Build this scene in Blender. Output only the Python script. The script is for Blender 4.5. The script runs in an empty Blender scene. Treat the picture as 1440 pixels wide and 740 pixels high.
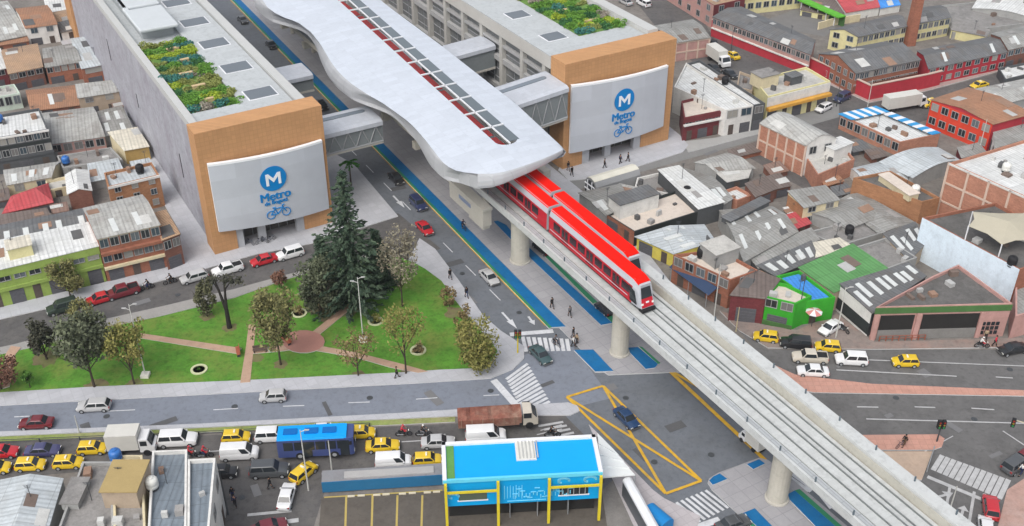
import bpy, bmesh, math, random
from mathutils import Vector, Matrix
random.seed(7)
R = math.radians
SC = bpy.context.scene
COL = SC.collection
# ---------------------------------------------------------------- survey: turns a sight line into a point at a known height
CF, CH, CT = 1526.0, 85.0, math.radians(33.2)
CC, CS = math.cos(CT), math.sin(CT)
def at(x, y, z=0.0):
    u = (x-720)/CF; v = (370-y)/CF
    d = (u, CC+v*CS, -CS+v*CC); t = (z-CH)/d[2]
    return Vector((d[0]*t, d[1]*t, z))
def row(X, Y, Z):
    dz = Z-CH; f = Y*CC-dz*CS; up = Y*CS+dz*CC
    return 370-CF*up/f
def height_for(x, y, drop):
    lo, hi = 0.0, 60.0
    for _ in range(40):
        m = (lo+hi)/2; p = at(x, y, m)
        if row(p.x, p.y, 0)-y < drop: lo = m
        else: hi = m
    return lo
AX = (-.5025, .8646); PX = (.8646, .5025)
AVE = math.atan2(PX[1], PX[0])          # local x = across the avenue, local y = along it
def ST(s, t, z=0.0): return Vector((AX[0]*s+PX[0]*t, AX[1]*s+PX[1]*t, z))
def st_of(p): return (p.x*AX[0]+p.y*AX[1], p.x*PX[0]+p.y*PX[1])
# ---------------------------------------------------------------- objects
def tag(o, label=None, cat=None, group=None, kind=None):
    if label: o['label'] = label
    if cat: o['category'] = cat
    if group: o['group'] = group
    if kind: o['kind'] = kind
    return o
def thing(name, label, cat, loc=(0, 0, 0), rz=0.0, group=None):
    o = bpy.data.objects.new(name, None); COL.objects.link(o)
    o.location = loc; o.rotation_euler = (0, 0, rz); o.empty_display_size = .3
    return tag(o, label, cat, group)
def put(name, mesh, parent=None, loc=(0, 0, 0), rz=0.0, mat=None, scale=None):
    o = bpy.data.objects.new(name, mesh); COL.objects.link(o)
    o.parent = parent; o.location = loc; o.rotation_euler = (0, 0, rz)
    if scale: o.scale = scale
    if mat:
        o.material_slots[0].link = 'OBJECT'; o.material_slots[0].material = mat
    return o
class MB:
    def __init__(s): s.v = []; s.f = []; s.m = []
    def add(s, vs, fs, m=0):
        b = len(s.v); s.v += [tuple(v) for v in vs]
        s.f += [tuple(b+i for i in f) for f in fs]; s.m += [m]*len(fs); return s
    def poly(s, pts, m=0): return s.add(pts, [tuple(range(len(pts)))], m)
    def box(s, x0, y0, z0, x1, y1, z1, m=0):
        v = [(x, y, z) for z in (z0, z1) for y in (y0, y1) for x in (x0, x1)]
        return s.add(v, [(0, 2, 3, 1), (4, 5, 7, 6), (0, 1, 5, 4), (2, 6, 7, 3), (0, 4, 6, 2), (1, 3, 7, 5)], m)
    def obox(s, c, size, rz=0.0, m=0):
        a, b = math.cos(rz), math.sin(rz); hx, hy, hz = (k/2 for k in size)
        v = [(c[0]+a*x-b*y, c[1]+b*x+a*y, c[2]+z) for z in (-hz, hz) for y in (-hy, hy) for x in (-hx, hx)]
        return s.add(v, [(0, 2, 3, 1), (4, 5, 7, 6), (0, 1, 5, 4), (2, 6, 7, 3), (0, 4, 6, 2), (1, 3, 7, 5)], m)
    def prism(s, pts, z0, z1, m=0, mt=None):
        a = sum(pts[i][0]*pts[(i+1) % len(pts)][1]-pts[(i+1) % len(pts)][0]*pts[i][1] for i in range(len(pts)))
        if a < 0: pts = pts[::-1]
        n = len(pts)
        v = [(p[0], p[1], z0) for p in pts]+[(p[0], p[1], z1) for p in pts]
        s.add(v, [(i, (i+1) % n, n+(i+1) % n, n+i) for i in range(n)]+[tuple(range(n))[::-1]], m)
        return s.add([(p[0], p[1], z1) for p in pts], [tuple(range(n))], m if mt is None else mt)
    def tube(s, p, q, r0, r1=None, n=8, m=0):
        r1 = r0 if r1 is None else r1
        p = Vector(p); q = Vector(q); d = (q-p).normalized()
        a = d.orthogonal().normalized(); b = d.cross(a)
        v = []
        for c, r in ((p, r0), (q, r1)):
            for i in range(n):
                t = 2*math.pi*i/n; v.append(c+a*(r*math.cos(t))+b*(r*math.sin(t)))
        return s.add(v, [(i, (i+1) % n, n+(i+1) % n, n+i) for i in range(n)]+[tuple(range(n))[::-1], tuple(range(n, 2*n))], m)
    def lathe(s, prof, c=(0, 0, 0), n=14, m=0):
        v = []
        for r, z in prof:
            for i in range(n):
                t = 2*math.pi*i/n; v.append((c[0]+r*math.cos(t), c[1]+r*math.sin(t), c[2]+z))
        f = []
        for k in range(len(prof)-1):
            f += [(k*n+i, k*n+(i+1) % n, (k+1)*n+(i+1) % n, (k+1)*n+i) for i in range(n)]
        f += [tuple(range(n))[::-1], tuple(range((len(prof)-1)*n, len(prof)*n))]
        return s.add(v, f, m)
    def loft(s, rings, m=0, cap=True, closed=True):
        n = len(rings[0]); v = [p for r in rings for p in r]; f = []
        for k in range(len(rings)-1):
            for i in range(n if closed else n-1):
                f.append((k*n+i, k*n+(i+1) % n, (k+1)*n+(i+1) % n, (k+1)*n+i))
        if cap: f += [tuple(range(n))[::-1], tuple(range((len(rings)-1)*n, len(rings)*n))]
        return s.add(v, f, m)
    def bars(s, a, b, w, z, m=0):
        """flat painted stripe from a to b"""
        a = Vector(a[:2]); b = Vector(b[:2]); d = (b-a).normalized(); n = Vector((-d.y, d.x))*(w/2)
        return s.poly([(*(a-n), z), (*(b-n), z), (*(b+n), z), (*(a+n), z)], m)
    def mesh(s, name, mats, smooth=False):
        me = bpy.data.meshes.new(name); me.from_pydata(s.v, [], s.f)
        for k in (mats if isinstance(mats, (list, tuple)) else [mats]): me.materials.append(k)
        me.polygons.foreach_set('material_index', s.m)
        if smooth: me.polygons.foreach_set('use_smooth', [True]*len(s.f))
        me.update(); return me
    def build(s, name, mats, parent=None, loc=(0, 0, 0), rz=0.0, smooth=False):
        return put(name, s.mesh(name, mats, smooth), parent, loc, rz)
def fixn(o):
    bm = bmesh.new(); bm.from_mesh(o.data); bmesh.ops.recalc_face_normals(bm, faces=bm.faces); bm.to_mesh(o.data); bm.free(); return o
# ---------------------------------------------------------------- materials
MATS = {}
def lin(c): return tuple((k/12.92 if k <= .04045 else ((k+.055)/1.055)**2.4) for k in c)
def rgb(r, g, b): return lin((r/255, g/255, b/255))
def mul(c, k): return tuple(min(1, max(0, x*k)) for x in c)
def mat(key, col, rough=.8, var=.18, scale=.6, kind='plain', axis='X', stain=None, stain_amt=.5, tile=None, mortar=None, rot=0.0, metal=0.0, spec=.3, bump=0.0, streak=False, alpha=1.0):
    if key in MATS: return MATS[key]
    m = bpy.data.materials.new(key); m.use_nodes = True; nt = m.node_tree; N = nt.nodes; L = nt.links
    b = N['Principled BSDF']; b.inputs['Roughness'].default_value = rough; b.inputs['Metallic'].default_value = metal
    b.inputs['Specular IOR Level'].default_value = spec
    tc = N.new('ShaderNodeTexCoord'); mp = N.new('ShaderNodeMapping'); mp.inputs['Rotation'].default_value = (0, 0, rot)
    L.new(tc.outputs['Object'], mp.inputs['Vector']); vec = mp.outputs['Vector']
    def noise(sc, det=5, r=.6, v=vec):
        n = N.new('ShaderNodeTexNoise'); n.inputs['Scale'].default_value = sc; n.inputs['Detail'].default_value = det; n.inputs['Roughness'].default_value = r
        L.new(v, n.inputs['Vector']); return n.outputs['Fac']
    def ramp(f, a, c, lo=.3, hi=.7):
        r = N.new('ShaderNodeValToRGB'); r.color_ramp.elements[0].position = lo; r.color_ramp.elements[1].position = hi
        r.color_ramp.elements[0].color = (*a, 1); r.color_ramp.elements[1].color = (*c, 1); L.new(f, r.inputs['Fac']); return r.outputs['Color']
    def mix(f, a, c, mode='MIX'):
        x = N.new('ShaderNodeMix'); x.data_type = 'RGBA'; x.blend_type = mode
        if isinstance(f, (int, float)): x.inputs['Factor'].default_value = f
        else: L.new(f, x.inputs['Factor'])
        for i, k in ((6, a), (7, c)):
            if isinstance(k, tuple): x.inputs[i].default_value = (*k, 1)
            else: L.new(k, x.inputs[i])
        return x.outputs[2]
    v2 = vec
    if streak:
        ms = N.new('ShaderNodeMapping'); ms.inputs['Scale'].default_value = (1, 1, .12); L.new(vec, ms.inputs['Vector']); v2 = ms.outputs['Vector']
    c = ramp(noise(scale, 6, .65, v2), mul(col, 1-var), mul(col, 1+var))
    if var > .06: c = mix(.5, c, ramp(noise(scale*9, 3, .7), mul(col, 1-var*.8), mul(col, 1+var*.8)))
    bsrc = None
    if kind == 'corr':
        w = N.new('ShaderNodeTexWave'); w.wave_type = 'BANDS'; w.bands_direction = axis; w.inputs['Scale'].default_value = .55; w.inputs['Distortion'].default_value = 0
        L.new(vec, w.inputs['Vector'])
        c = mix(.22, c, ramp(w.outputs['Fac'], mul(col, .55), mul(col, 1.2), .1, .9)); bsrc = w.outputs['Fac']
        # sheet laps: broad rows with their own tone
        br = N.new('ShaderNodeTexBrick'); br.inputs['Scale'].default_value = 1; br.inputs['Brick Width'].default_value = 1.1 if axis == 'X' else 2.4
        br.inputs['Row Height'].default_value = 2.4 if axis == 'X' else 1.1; br.inputs['Mortar Size'].default_value = .035
        br.offset = .0; br.inputs['Color1'].default_value = (.78, .78, .78, 1); br.inputs['Color2'].default_value = (1.0, 1.0, 1.0, 1); br.inputs['Mortar'].default_value = (.5, .5, .5, 1)
        L.new(vec, br.inputs['Vector']); c = mix(.75, c, br.outputs['Color'], 'MULTIPLY')
    if kind == 'brick':
        cx = N.new('ShaderNodeSeparateXYZ'); L.new(vec, cx.inputs[0]); ad = N.new('ShaderNodeMath'); L.new(cx.outputs[0], ad.inputs[0]); L.new(cx.outputs[1], ad.inputs[1])
        cb = N.new('ShaderNodeCombineXYZ'); L.new(ad.outputs[0], cb.inputs[0]); L.new(cx.outputs[2], cb.inputs[1])
        br = N.new('ShaderNodeTexBrick'); br.inputs['Scale'].default_value = 1; br.inputs['Brick Width'].default_value = .42; br.inputs['Row Height'].default_value = .2
        br.inputs['Mortar Size'].default_value = .02; br.inputs['Color1'].default_value = (.7, .7, .7, 1); br.inputs['Color2'].default_value = (1, 1, 1, 1); br.inputs['Mortar'].default_value = (.85, .85, .8, 1)
        L.new(cb.outputs[0], br.inputs['Vector']); c = mix(.8, c, br.outputs['Color'], 'MULTIPLY')
    if kind == 'tiles' or kind == 'wtiles':
        src = vec
        if kind == 'wtiles':
            cx = N.new('ShaderNodeSeparateXYZ'); L.new(vec, cx.inputs[0]); ad = N.new('ShaderNodeMath'); L.new(cx.outputs[0], ad.inputs[0]); L.new(cx.outputs[1], ad.inputs[1])
            cb = N.new('ShaderNodeCombineXYZ'); L.new(ad.outputs[0], cb.inputs[0]); L.new(cx.outputs[2], cb.inputs[1]); src = cb.outputs[0]
        br = N.new('ShaderNodeTexBrick'); br.offset = 0; br.inputs['Scale'].default_value = 1; br.inputs['Brick Width'].default_value = tile[0]; br.inputs['Row Height'].default_value = tile[1]
        br.inputs['Mortar Size'].default_value = tile[2]; br.inputs['Color1'].default_value = (.9, .9, .9, 1); br.inputs['Color2'].default_value = (1, 1, 1, 1)
        k = mortar or .7; br.inputs['Mortar'].default_value = (k, k, k, 1)
        L.new(src, br.inputs['Vector']); c = mix(1.0, c, br.outputs['Color'], 'MULTIPLY')
    if kind == 'clay':
        w = N.new('ShaderNodeTexWave'); w.bands_direction = axis; w.inputs['Scale'].default_value = 1.0; w.inputs['Distortion'].default_value = .6; L.new(vec, w.inputs['Vector'])
        w2 = N.new('ShaderNodeTexWave'); w2.bands_direction = 'Y' if axis == 'X' else 'X'; w2.inputs['Scale'].default_value = .8; w2.inputs['Distortion'].default_value = .8; L.new(vec, w2.inputs['Vector'])
        c = mix(.35, c, ramp(w.outputs['Fac'], mul(col, .4), mul(col, 1.3))); c = mix(.25, c, ramp(w2.outputs['Fac'], mul(col, .35), mul(col, 1.2))); bsrc = w.outputs['Fac']
    if stain is not None:
        c = mix(ramp(noise(.22, 8, .72), (0, 0, 0), (stain_amt,)*3, .45, .68), c, stain)
        c = mix(ramp(noise(1.3, 6, .7), (0, 0, 0), (stain_amt*.8,)*3, .5, .7), c, mul(col, .5))
    L.new(c, b.inputs['Base Color'])
    if bump:
        bp = N.new('ShaderNodeBump'); bp.inputs['Strength'].default_value = bump; bp.inputs['Distance'].default_value = .05
        L.new(bsrc if bsrc is not None else noise(4, 6, .7), bp.inputs['Height']); L.new(bp.outputs['Normal'], b.inputs['Normal'])
    MATS[key] = m; return m
def leafmat(key, dark, light):
    if key in MATS: return MATS[key]
    m = bpy.data.materials.new(key); m.use_nodes = True; N = m.node_tree.nodes; L = m.node_tree.links; b = N['Principled BSDF']
    b.inputs['Roughness'].default_value = .75; b.inputs['Specular IOR Level'].default_value = .2
    g = N.new('ShaderNodeNewGeometry'); r = N.new('ShaderNodeValToRGB'); tc = N.new('ShaderNodeTexCoord'); no = N.new('ShaderNodeTexNoise'); no.inputs['Scale'].default_value = .9
    ma = N.new('ShaderNodeMath'); ma.operation = 'ADD'; mb = N.new('ShaderNodeMath'); mb.operation = 'MULTIPLY'; mb.inputs[1].default_value = .55
    L.new(g.outputs['Random Per Island'], mb.inputs[0]); L.new(tc.outputs['Object'], no.inputs['Vector']); L.new(mb.outputs[0], ma.inputs[0]); L.new(no.outputs['Fac'], ma.inputs[1])
    r.color_ramp.elements[0].position = .4; r.color_ramp.elements[1].position = 1.1 if False else 1.0
    r.color_ramp.elements[0].color = (*dark, 1); r.color_ramp.elements[1].color = (*light, 1)
    L.new(ma.outputs[0], r.inputs['Fac']); L.new(r.outputs['Color'], b.inputs['Base Color']); MATS[key] = m; return m
def glossy(key, col, rough=.25, metal=0.0, coat=0.0):
    if key in MATS: return MATS[key]
    m = mat(key, col, rough, .05, .8, metal=metal, spec=.5); m.node_tree.nodes['Principled BSDF'].inputs['Coat Weight'].default_value = coat
    return m
GLASS = glossy('glass_dark', (.025, .03, .035), .12)
GLASS2 = glossy('glass_grey', (.12, .14, .155), .2)
BLACK = mat('black_rubber', (.018, .018, .02), .7, .1)
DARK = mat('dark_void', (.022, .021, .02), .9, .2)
STEEL = mat('grey_steel', (.30, .31, .32), .5, .1, metal=.0)
DSTEEL = mat('dark_steel', (.06, .065, .07), .5, .1)
WHITE = mat('white_paint', (.68, .69, .71), .6, .06)
CONC = mat('concrete', (.44, .42, .375), .85, .12, .5)
CONCD = mat('concrete_dark', (.20, .195, .185), .9, .2, .5)
# roofs
def roofm(key, col, axis, stain=(.12, .10, .08), amt=.6): return mat(key+axis, col, .75, .22, .5, 'corr', axis, stain, amt, bump=.3)
RF = dict(
 grey=lambda a: roofm('roof_grey', (.31, .31, .295), a), lgrey=lambda a: roofm('roof_light_grey', (.43, .43, .41), a), dgrey=lambda a: roofm('roof_dark_grey', (.155, .16, .165), a),
 silver=lambda a: roofm('roof_silver', (.50, .54, .56), a, (.25, .24, .22), .45), white=lambda a: roofm('roof_white', (.66, .67, .66), a, (.48, .48, .45), .5),
 clay=lambda a: mat('roof_clay'+a, (.36, .19, .115), .85, .3, .7, 'clay', a, (.17, .12, .09), .6, bump=.5), clayp=lambda a: mat('roof_claypale'+a, (.42, .28, .18), .85, .3, .7, 'clay', a, (.2, .16, .13), .6, bump=.5),
 red=lambda a: roofm('roof_red', (.50, .08, .09), a, (.35, .12, .12), .4), rust=lambda a: roofm('roof_rust', (.26, .18, .15), a, (.2, .09, .05), .7), green=lambda a: roofm('roof_green', (.11, .29, .10), a, (.16, .30, .14), .3),
 blue=lambda a: roofm('roof_blue', (.06, .28, .74), a, (.12, .32, .66), .3), slate=lambda a: roofm('roof_slate', (.19, .225, .26), a, (.26, .28, .3), .4), cream=lambda a: roofm('roof_cream', (.66, .62, .52), a, (.4, .36, .3), .5),
 brown=lambda a: roofm('roof_brown', (.18, .145, .13), a, (.1, .08, .07), .6),
 cgrey=lambda a: mat('flat_concrete', (.25, .24, .23), .9, .3, .5, stain=(.1, .1, .1), stain_amt=.7), cdark=lambda a: mat('flat_concrete_dark', (.13, .125, .12), .9, .35, .5, stain=(.06, .06, .055), stain_amt=.7),
 clight=lambda a: mat('flat_concrete_light', (.46, .45, .42), .9, .25, .5, stain=(.2, .19, .18), stain_amt=.6), ochref=lambda a: mat('flat_ochre', (.36, .27, .12), .9, .12, .5), beige=lambda a: mat('flat_beige', (.60, .53, .46), .9, .15, .4, stain=(.4, .34, .3), stain_amt=.4))
def W(k):
    t = dict(brick=(.34, .14, .09), brickp=(.46, .22, .15), bricko=(.38, .19, .10), brickd=(.22, .10, .075), maroon=(.17, .04, .045))
    if k in t: return mat('wall_'+k, t[k], .9, .25, .5, 'brick', stain=mul(t[k], .6), stain_amt=.35)
    p = dict(white=(.66, .65, .62), cream=(.62, .54, .36), grey=(.33, .33, .32), dgrey=(.09, .095, .10), green=(.27, .37, .09), dkgreen=(.07, .16, .05), bgreen=(.04, .34, .025), pink=(.46, .27, .24),
             yellow=(.62, .52, .10), yel=(.64, .59, .32), red=(.42, .035, .05), rbrick=(.62, .06, .03), teal=(.08, .42, .45), lblue=(.66, .76, .84), ochre=(.42, .28, .10), tan=(.40, .32, .24), black=(.03, .035, .035), orange=(.6, .32, .06), mint=(.5, .58, .5))
    return mat('wall_'+k, p[k], .85, .14, .6, stain=mul(p[k], .6), stain_amt=.4, streak=True)
# ---------------------------------------------------------------- houses
def inset(poly, d):
    n = len(poly); out = []
    a = sum(poly[i][0]*poly[(i+1) % n][1]-poly[(i+1) % n][0]*poly[i][1] for i in range(n)); sg = 1 if a > 0 else -1
    for i in range(n):
        p0, p1, p2 = (Vector(poly[(i+k) % n][:2]) for k in (-1, 0, 1))
        e0 = (p1-p0).normalized(); e1 = (p2-p1).normalized()
        n0 = Vector((-e0.y, e0.x))*sg; n1 = Vector((-e1.y, e1.x))*sg
        b = (n0+n1); b = b/max(.3, b.dot(n0)) if b.length > 1e-6 else n0
        out.append((p1+b*d).to_tuple())
    return out
UNIT = {}; WRS = random.Random(17)
WGL = [GLASS, GLASS, GLASS, GLASS2, glossy('glass_blue', (.05, .075, .095), .15), mat('curtain_pale', (.30, .29, .26), .6, .2), mat('curtain_grey', (.16, .155, .15), .6, .2)]
def unit(kind, w, h):
    k = (kind, round(w, 1), round(h, 1))
    if k not in UNIT:
        w, h = max(.4, k[1]), max(.4, k[2]); g = MB(); f = MB()
        if kind == 'window':
            g.box(-w/2, -.025, 0, w/2, .02, h)
            for x0, z0, x1, z1 in ((-w/2-.09, -.09, -w/2, h+.09), (w/2, -.09, w/2+.09, h+.09), (-w/2, h, w/2, h+.09), (-w/2, -.09, w/2, 0), (-.04, 0, .04, h)): f.box(x0, -.09, z0, x1, .01, z1)
        elif kind == 'garage':
            g.box(-w/2, -.03, .02, w/2, .02, h)
            for i in range(5): g.box(-w/2+.04, -.055, .1+h*i/5, w/2-.04, -.03, .02+h*(i+.75)/5)
        else:
            g.box(-w/2, -.04, .02, w/2, .02, h); g.box(-w*.32, -.055, h*.55, w*.32, -.04, h*.9)
        gm = {'window': GLASS, 'garage': mat('shutter', (.10, .10, .11), .6, .3), 'door': mat('door_paint', (.09, .07, .06), .6, .3)}[kind]
        UNIT[k] = (g.mesh(kind, gm), f.mesh('frame', mat('frame_paint', (.30, .30, .295), .6, .2)) if f.v else None)
    return UNIT[k]
def edge_units(root, a, b, h, fl, n, ground=True, winh=1.2, ww=1.2, up_only=False, gar=False):
    a = Vector(a); b = Vector(b); d = b-a; ln = d.length; d.normalize(); rz = math.atan2(d.y, d.x); sh = h/fl
    if ln < 1: return
    for k in range(fl):
        if k == 0 and (ground or up_only):
            if up_only: continue
            m = max(1, min(n, int(ln/2.4)))
            for i in range(m):
                p = a+d*(ln*(i+.5)/m); kind = 'garage' if (i+int(ln)) % 2 == 0 or gar else 'door'
                w = min(ln/m*.72, 2.6) if kind == 'garage' else min(1.0, ln/m*.7); me, _ = unit(kind, w, min(2.3, sh*.8))
                put(kind if kind == 'door' else 'shutter_door', me, root, (p.x, p.y, 0), rz)
            continue
        for i in range(n):
            p = a+d*(ln*(i+.5)/n); me, fm = unit('window', min(ww, ln/n*.7), min(winh, sh*.5))
            o = put('window', me, root, (p.x, p.y, k*sh+sh*.36), rz, mat=WRS.choice(WGL))
            put('frame', fm, o)
HOUSES = []
def house(name, label, q, drop, wall='brick', roof='grey', kind='flat', rise=1.0, fl=2, f=3, l=0, r=0, ground=True, gar=False, sky=0, bands=(), hut=None, over=.22, group=None, hh=None, ax=None, side=None, grid=None, skyc=None, cat='house', ww=1.2, winh=1.2, clutter=True):
    h = hh if hh is not None else height_for(q[0][0], q[0][1], drop)
    P = [at(x, y, h) for x, y in q]; c = sum(P, Vector())/len(P); c.z = 0
    rz = math.atan2(P[1].y-P[0].y, P[1].x-P[0].x); ca, sa = math.cos(-rz), math.sin(-rz)
    Lp = [(ca*(p.x-c.x)-sa*(p.y-c.y), sa*(p.x-c.x)+ca*(p.y-c.y)) for p in P]
    root = thing(name, label, cat, c, rz, group)
    wm = W(wall); n = len(Lp); b = MB()
    flat = kind == 'flat'
    sidem = W(side) if side else wm
    for i in range(n):
        p, s = Lp[i], Lp[(i+1) % n]
        b.poly([(*p, -.3), (*s, -.3), (*s, h), (*p, h)], 1 if (side and i != 0) else 0)
    axis = ax or ('Y' if kind in ('gy',) else 'X'); rm = RF[roof](axis)
    surf = None
    if flat:
        pi = inset(Lp, .22); d = .45
        for i in range(n):
            j = (i+1) % n
            b.poly([(*Lp[i], h), (*Lp[j], h), (*pi[j], h), (*pi[i], h)]); b.poly([(*pi[i], h), (*pi[j], h), (*pi[j], h-d), (*pi[i], h-d)])
        MB().prism(inset(Lp, .2), h-d-.15, h-d).build('roof', rm, root)
        FL, FR, BR, BL = (Lp if n == 4 else [Lp[0], Lp[1], Lp[2], Lp[-1]])
        zf_ = h-d; surf = lambda u, v: ((FL[0]*(1-u)+FR[0]*u)*(1-v)+(BL[0]*(1-u)+BR[0]*u)*v, (FL[1]*(1-u)+FR[1]*u)*(1-v)+(BL[1]*(1-u)+BR[1]*u)*v, zf_)
    else:
        FL, FR, BR, BL = Lp
        prof = {'shed': [(0, 0), (1, rise)], 'gx': [(0, 0), (.5, rise), (1, 0)], 'gy': [(0, 0), (.5, rise), (1, 0)], 'vault': [(i/8, rise*math.sin(math.pi*i/8)) for i in range(9)],
                'vaulty': [(i/8, rise*math.sin(math.pi*i/8)) for i in range(9)], 'gxf': [(0, 0), (.62, rise), (1, rise*.3)], 'hip': None}[kind]
        def bil(u, v): return ((FL[0]*(1-u)+FR[0]*u)*(1-v)+(BL[0]*(1-u)+BR[0]*u)*v, (FL[1]*(1-u)+FR[1]*u)*(1-v)+(BL[1]*(1-u)+BR[1]*u)*v)
        ly = kind in ('gy', 'vaulty')
        if kind == 'hip':
            e = 1+over*.12; A = [(*bil(.5+(u-.5)*1.04, .5+(v-.5)*1.04), h) for u, v in ((0, 0), (1, 0), (1, 1), (0, 1))]
            r0 = (*bil(.28, .5), h+rise); r1 = (*bil(.72, .5), h+rise); m = MB()
            m.add(A+[r0, r1]+[(p[0], p[1], h-.12) for p in A], [(0, 1, 5, 4), (2, 3, 4, 5), (1, 2, 5), (3, 0, 4), (0, 6, 7, 1), (1, 7, 8, 2), (2, 8, 9, 3), (3, 9, 6, 0), (6, 9, 8, 7)])
            m.build('roof', rm, root)
        else:
            def zz(v):
                for (v0, z0), (v1, z1) in zip(prof, prof[1:]):
                    if v <= v1 or v1 == prof[-1][0]: return z0+(z1-z0)*(v-v0)/(v1-v0)
            surf = (lambda u, v: (*bil(u, v), h+zz(u))) if ly else (lambda u, v: (*bil(u, v), h+zz(v)))
            ln = (Vector(FR)-Vector(FL)).length; dp = (Vector(BL)-Vector(FL)).length
            ov = over/(ln if ly else dp); ou = over*.6/(dp if ly else ln)
            pv = [-ov]+[p[0] for p in prof[1:-1]]+[1+ov]; m = MB(); rings = []
            for u in (-ou, 1+ou):
                top = [(*(bil(v, u) if ly else bil(u, v)), h+.1+zz(v)) for v in pv]
                rings.append(top+[(x, y, z-.1) for x, y, z in top[::-1]])
            m.loft(rings); m.build('roof', rm, root)
            # end walls under the profile
            for u in (0, 1):
                pts = [(*(bil(v, u) if ly else bil(u, v)), h+z) for v, z in prof]
                b.poly(pts if len(pts) > 2 else [pts[0], pts[1], (pts[1][0], pts[1][1], h)])
            if kind == 'shed' and rise > 0: b.poly([(*BL, h), (*BR, h), (*BR, h+rise), (*BL, h+rise)])
            if kind == 'shed' and rise < 0: b.poly([(*BL, h), (*BR, h), (*BR, h+rise), (*BL, h+rise)])
    b.build('wall', [wm, sidem], root)
    if f: edge_units(root, Lp[0], Lp[1], h, fl, f, ground, winh, ww, gar=gar)
    if l: edge_units(root, Lp[-1], Lp[0], h, fl, l, ground, winh, ww, gar=gar)
    if r: edge_units(root, Lp[1], Lp[2], h, fl, r, ground, winh, ww)
    for e, z0, z1, w, out in bands:
        for ed in e:
            p, s = {'f': (Lp[0], Lp[1]), 'l': (Lp[-1], Lp[0]), 'r': (Lp[1], Lp[2])}[ed]
            p = Vector(p); s = Vector(s); d = (s-p).normalized(); o = Vector((d.y, -d.x)); g = MB()
            g.prism([(p-d*.04).to_tuple(), (s+d*.04).to_tuple(), (s+d*.04+o*out).to_tuple(), (p-d*.04+o*out).to_tuple()], h*z0, h*z1)
            g.build('facade_band', W(w), root)
    if grid:
        for ed, nc, nr in grid:
            p, s = {'f': (Lp[0], Lp[1]), 'l': (Lp[-1], Lp[0]), 'r': (Lp[1], Lp[2])}[ed]
            p = Vector(p); s = Vector(s); d = (s-p).normalized(); o = Vector((d.y, -d.x)); L_ = (s-p).length; g = MB()
            for i in range(nc+1):
                c0 = p+d*(L_*i/nc); g.obox((c0.x+o.x*.03, c0.y+o.y*.03, h/2), (.34, .14, h-.02), math.atan2(d.y, d.x))
            for i in range(1, nr+1):
                c0 = (p+s)/2; g.obox((c0.x+o.x*.02, c0.y+o.y*.02, h*i/nr-.2), (L_, .13, .3), math.atan2(d.y, d.x))
            g.build('concrete_frame', mat('pale_concrete', (.55, .42, .34), .9, .1), root)
    if sky and surf:
        rs = random.Random(len(HOUSES)*7+3); sm = mat('skylight_sheet', skyc or (.56, .58, .57), .5, .2)
        cols = sky if isinstance(sky, int) else sky[0]; rows = 1 if isinstance(sky, int) else sky[1]
        ln = (Vector(Lp[1])-Vector(Lp[0])).length; dp = (Vector(Lp[-1])-Vector(Lp[0])).length
        for i in range(cols):
            for j in range(rows):
                u = (i+.5+rs.uniform(-.18, .18))/cols; v = (.5 if rows == 1 else (j+.5)/rows)+rs.uniform(-.1, .1)
                du = .38/ln; dv = min(.32/rows, 1.7/dp)
                if kind in ('gy', 'vaulty'): du, dv = min(.2/1, .9/ln), .4/dp
                if kind in ('gx', 'gxf') and rows == 1: v = .26+rs.uniform(-.04, .04); dv = min(dv, .17)
                up = lambda a, z: (a[0], a[1], a[2]+z)
                cs = [surf(u-du, v-dv), surf(u+du, v-dv), surf(u+du, v+dv), surf(u-du, v+dv)]
                g = MB(); g.loft([[up(k, .06) for k in cs], [up(k, .17) for k in cs]]); fixn(g.build('skylight', sm, root))
    rs = random.Random(int(abs(c.x)*13+abs(c.y)*7))
    if surf and clutter:
        ln = (Vector(Lp[1])-Vector(Lp[0])).length; dp = (Vector(Lp[-1])-Vector(Lp[0])).length
        tones = [(.30, .29, .28), (.16, .12, .10), (.40, .40, .39), (.10, .10, .10), (.27, .17, .12), (.5, .5, .48)]
        up = lambda a, z: (a[0], a[1], a[2]+z)
        if not flat:
            for i in range(min(5, 1+int(ln*dp/45))):
                du, dv = rs.uniform(.5, 1.1)/ln, rs.uniform(.8, 1.8)/dp
                if kind in ('gy', 'vaulty'): u = rs.choice([rs.uniform(.08, .38), rs.uniform(.62, .9)]); v = rs.uniform(.15, .85); du = min(du, .09)
                elif kind == 'hip': continue
                else: u = rs.uniform(.1, .9); v = rs.choice([rs.uniform(.1, .36), rs.uniform(.64, .9)]) if kind != 'shed' else rs.uniform(.2, .8); dv = min(dv, .11 if kind != 'shed' else .2)
                k = rs.randrange(len(tones)); cs = [surf(u-du, v-dv), surf(u+du, v-dv), surf(u+du, v+dv), surf(u-du, v+dv)]
                g = MB(); g.loft([[up(q_, .07) for q_ in cs], [up(q_, .15) for q_ in cs]]); fixn(g.build('roof_patch', mat(f'patch_{k}', tones[k], .8, .25, .8), root))
        else:
            for i in range(min(6, 2+int(ln*dp/40))):
                u, v = rs.uniform(.12, .88), rs.uniform(.12, .88); x, y, z = surf(u, v); w_, d_, h_ = rs.uniform(.3, 1.1), rs.uniform(.3, 1.3), rs.uniform(.25, .9); k = rs.randrange(len(tones))
                g = MB(); g.obox((x, y, z+h_/2), (w_, d_, h_), rs.uniform(0, .4)); g.build('roof_box', mat(f'patch_{k}', tones[k], .8, .25, .8), root)
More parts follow.
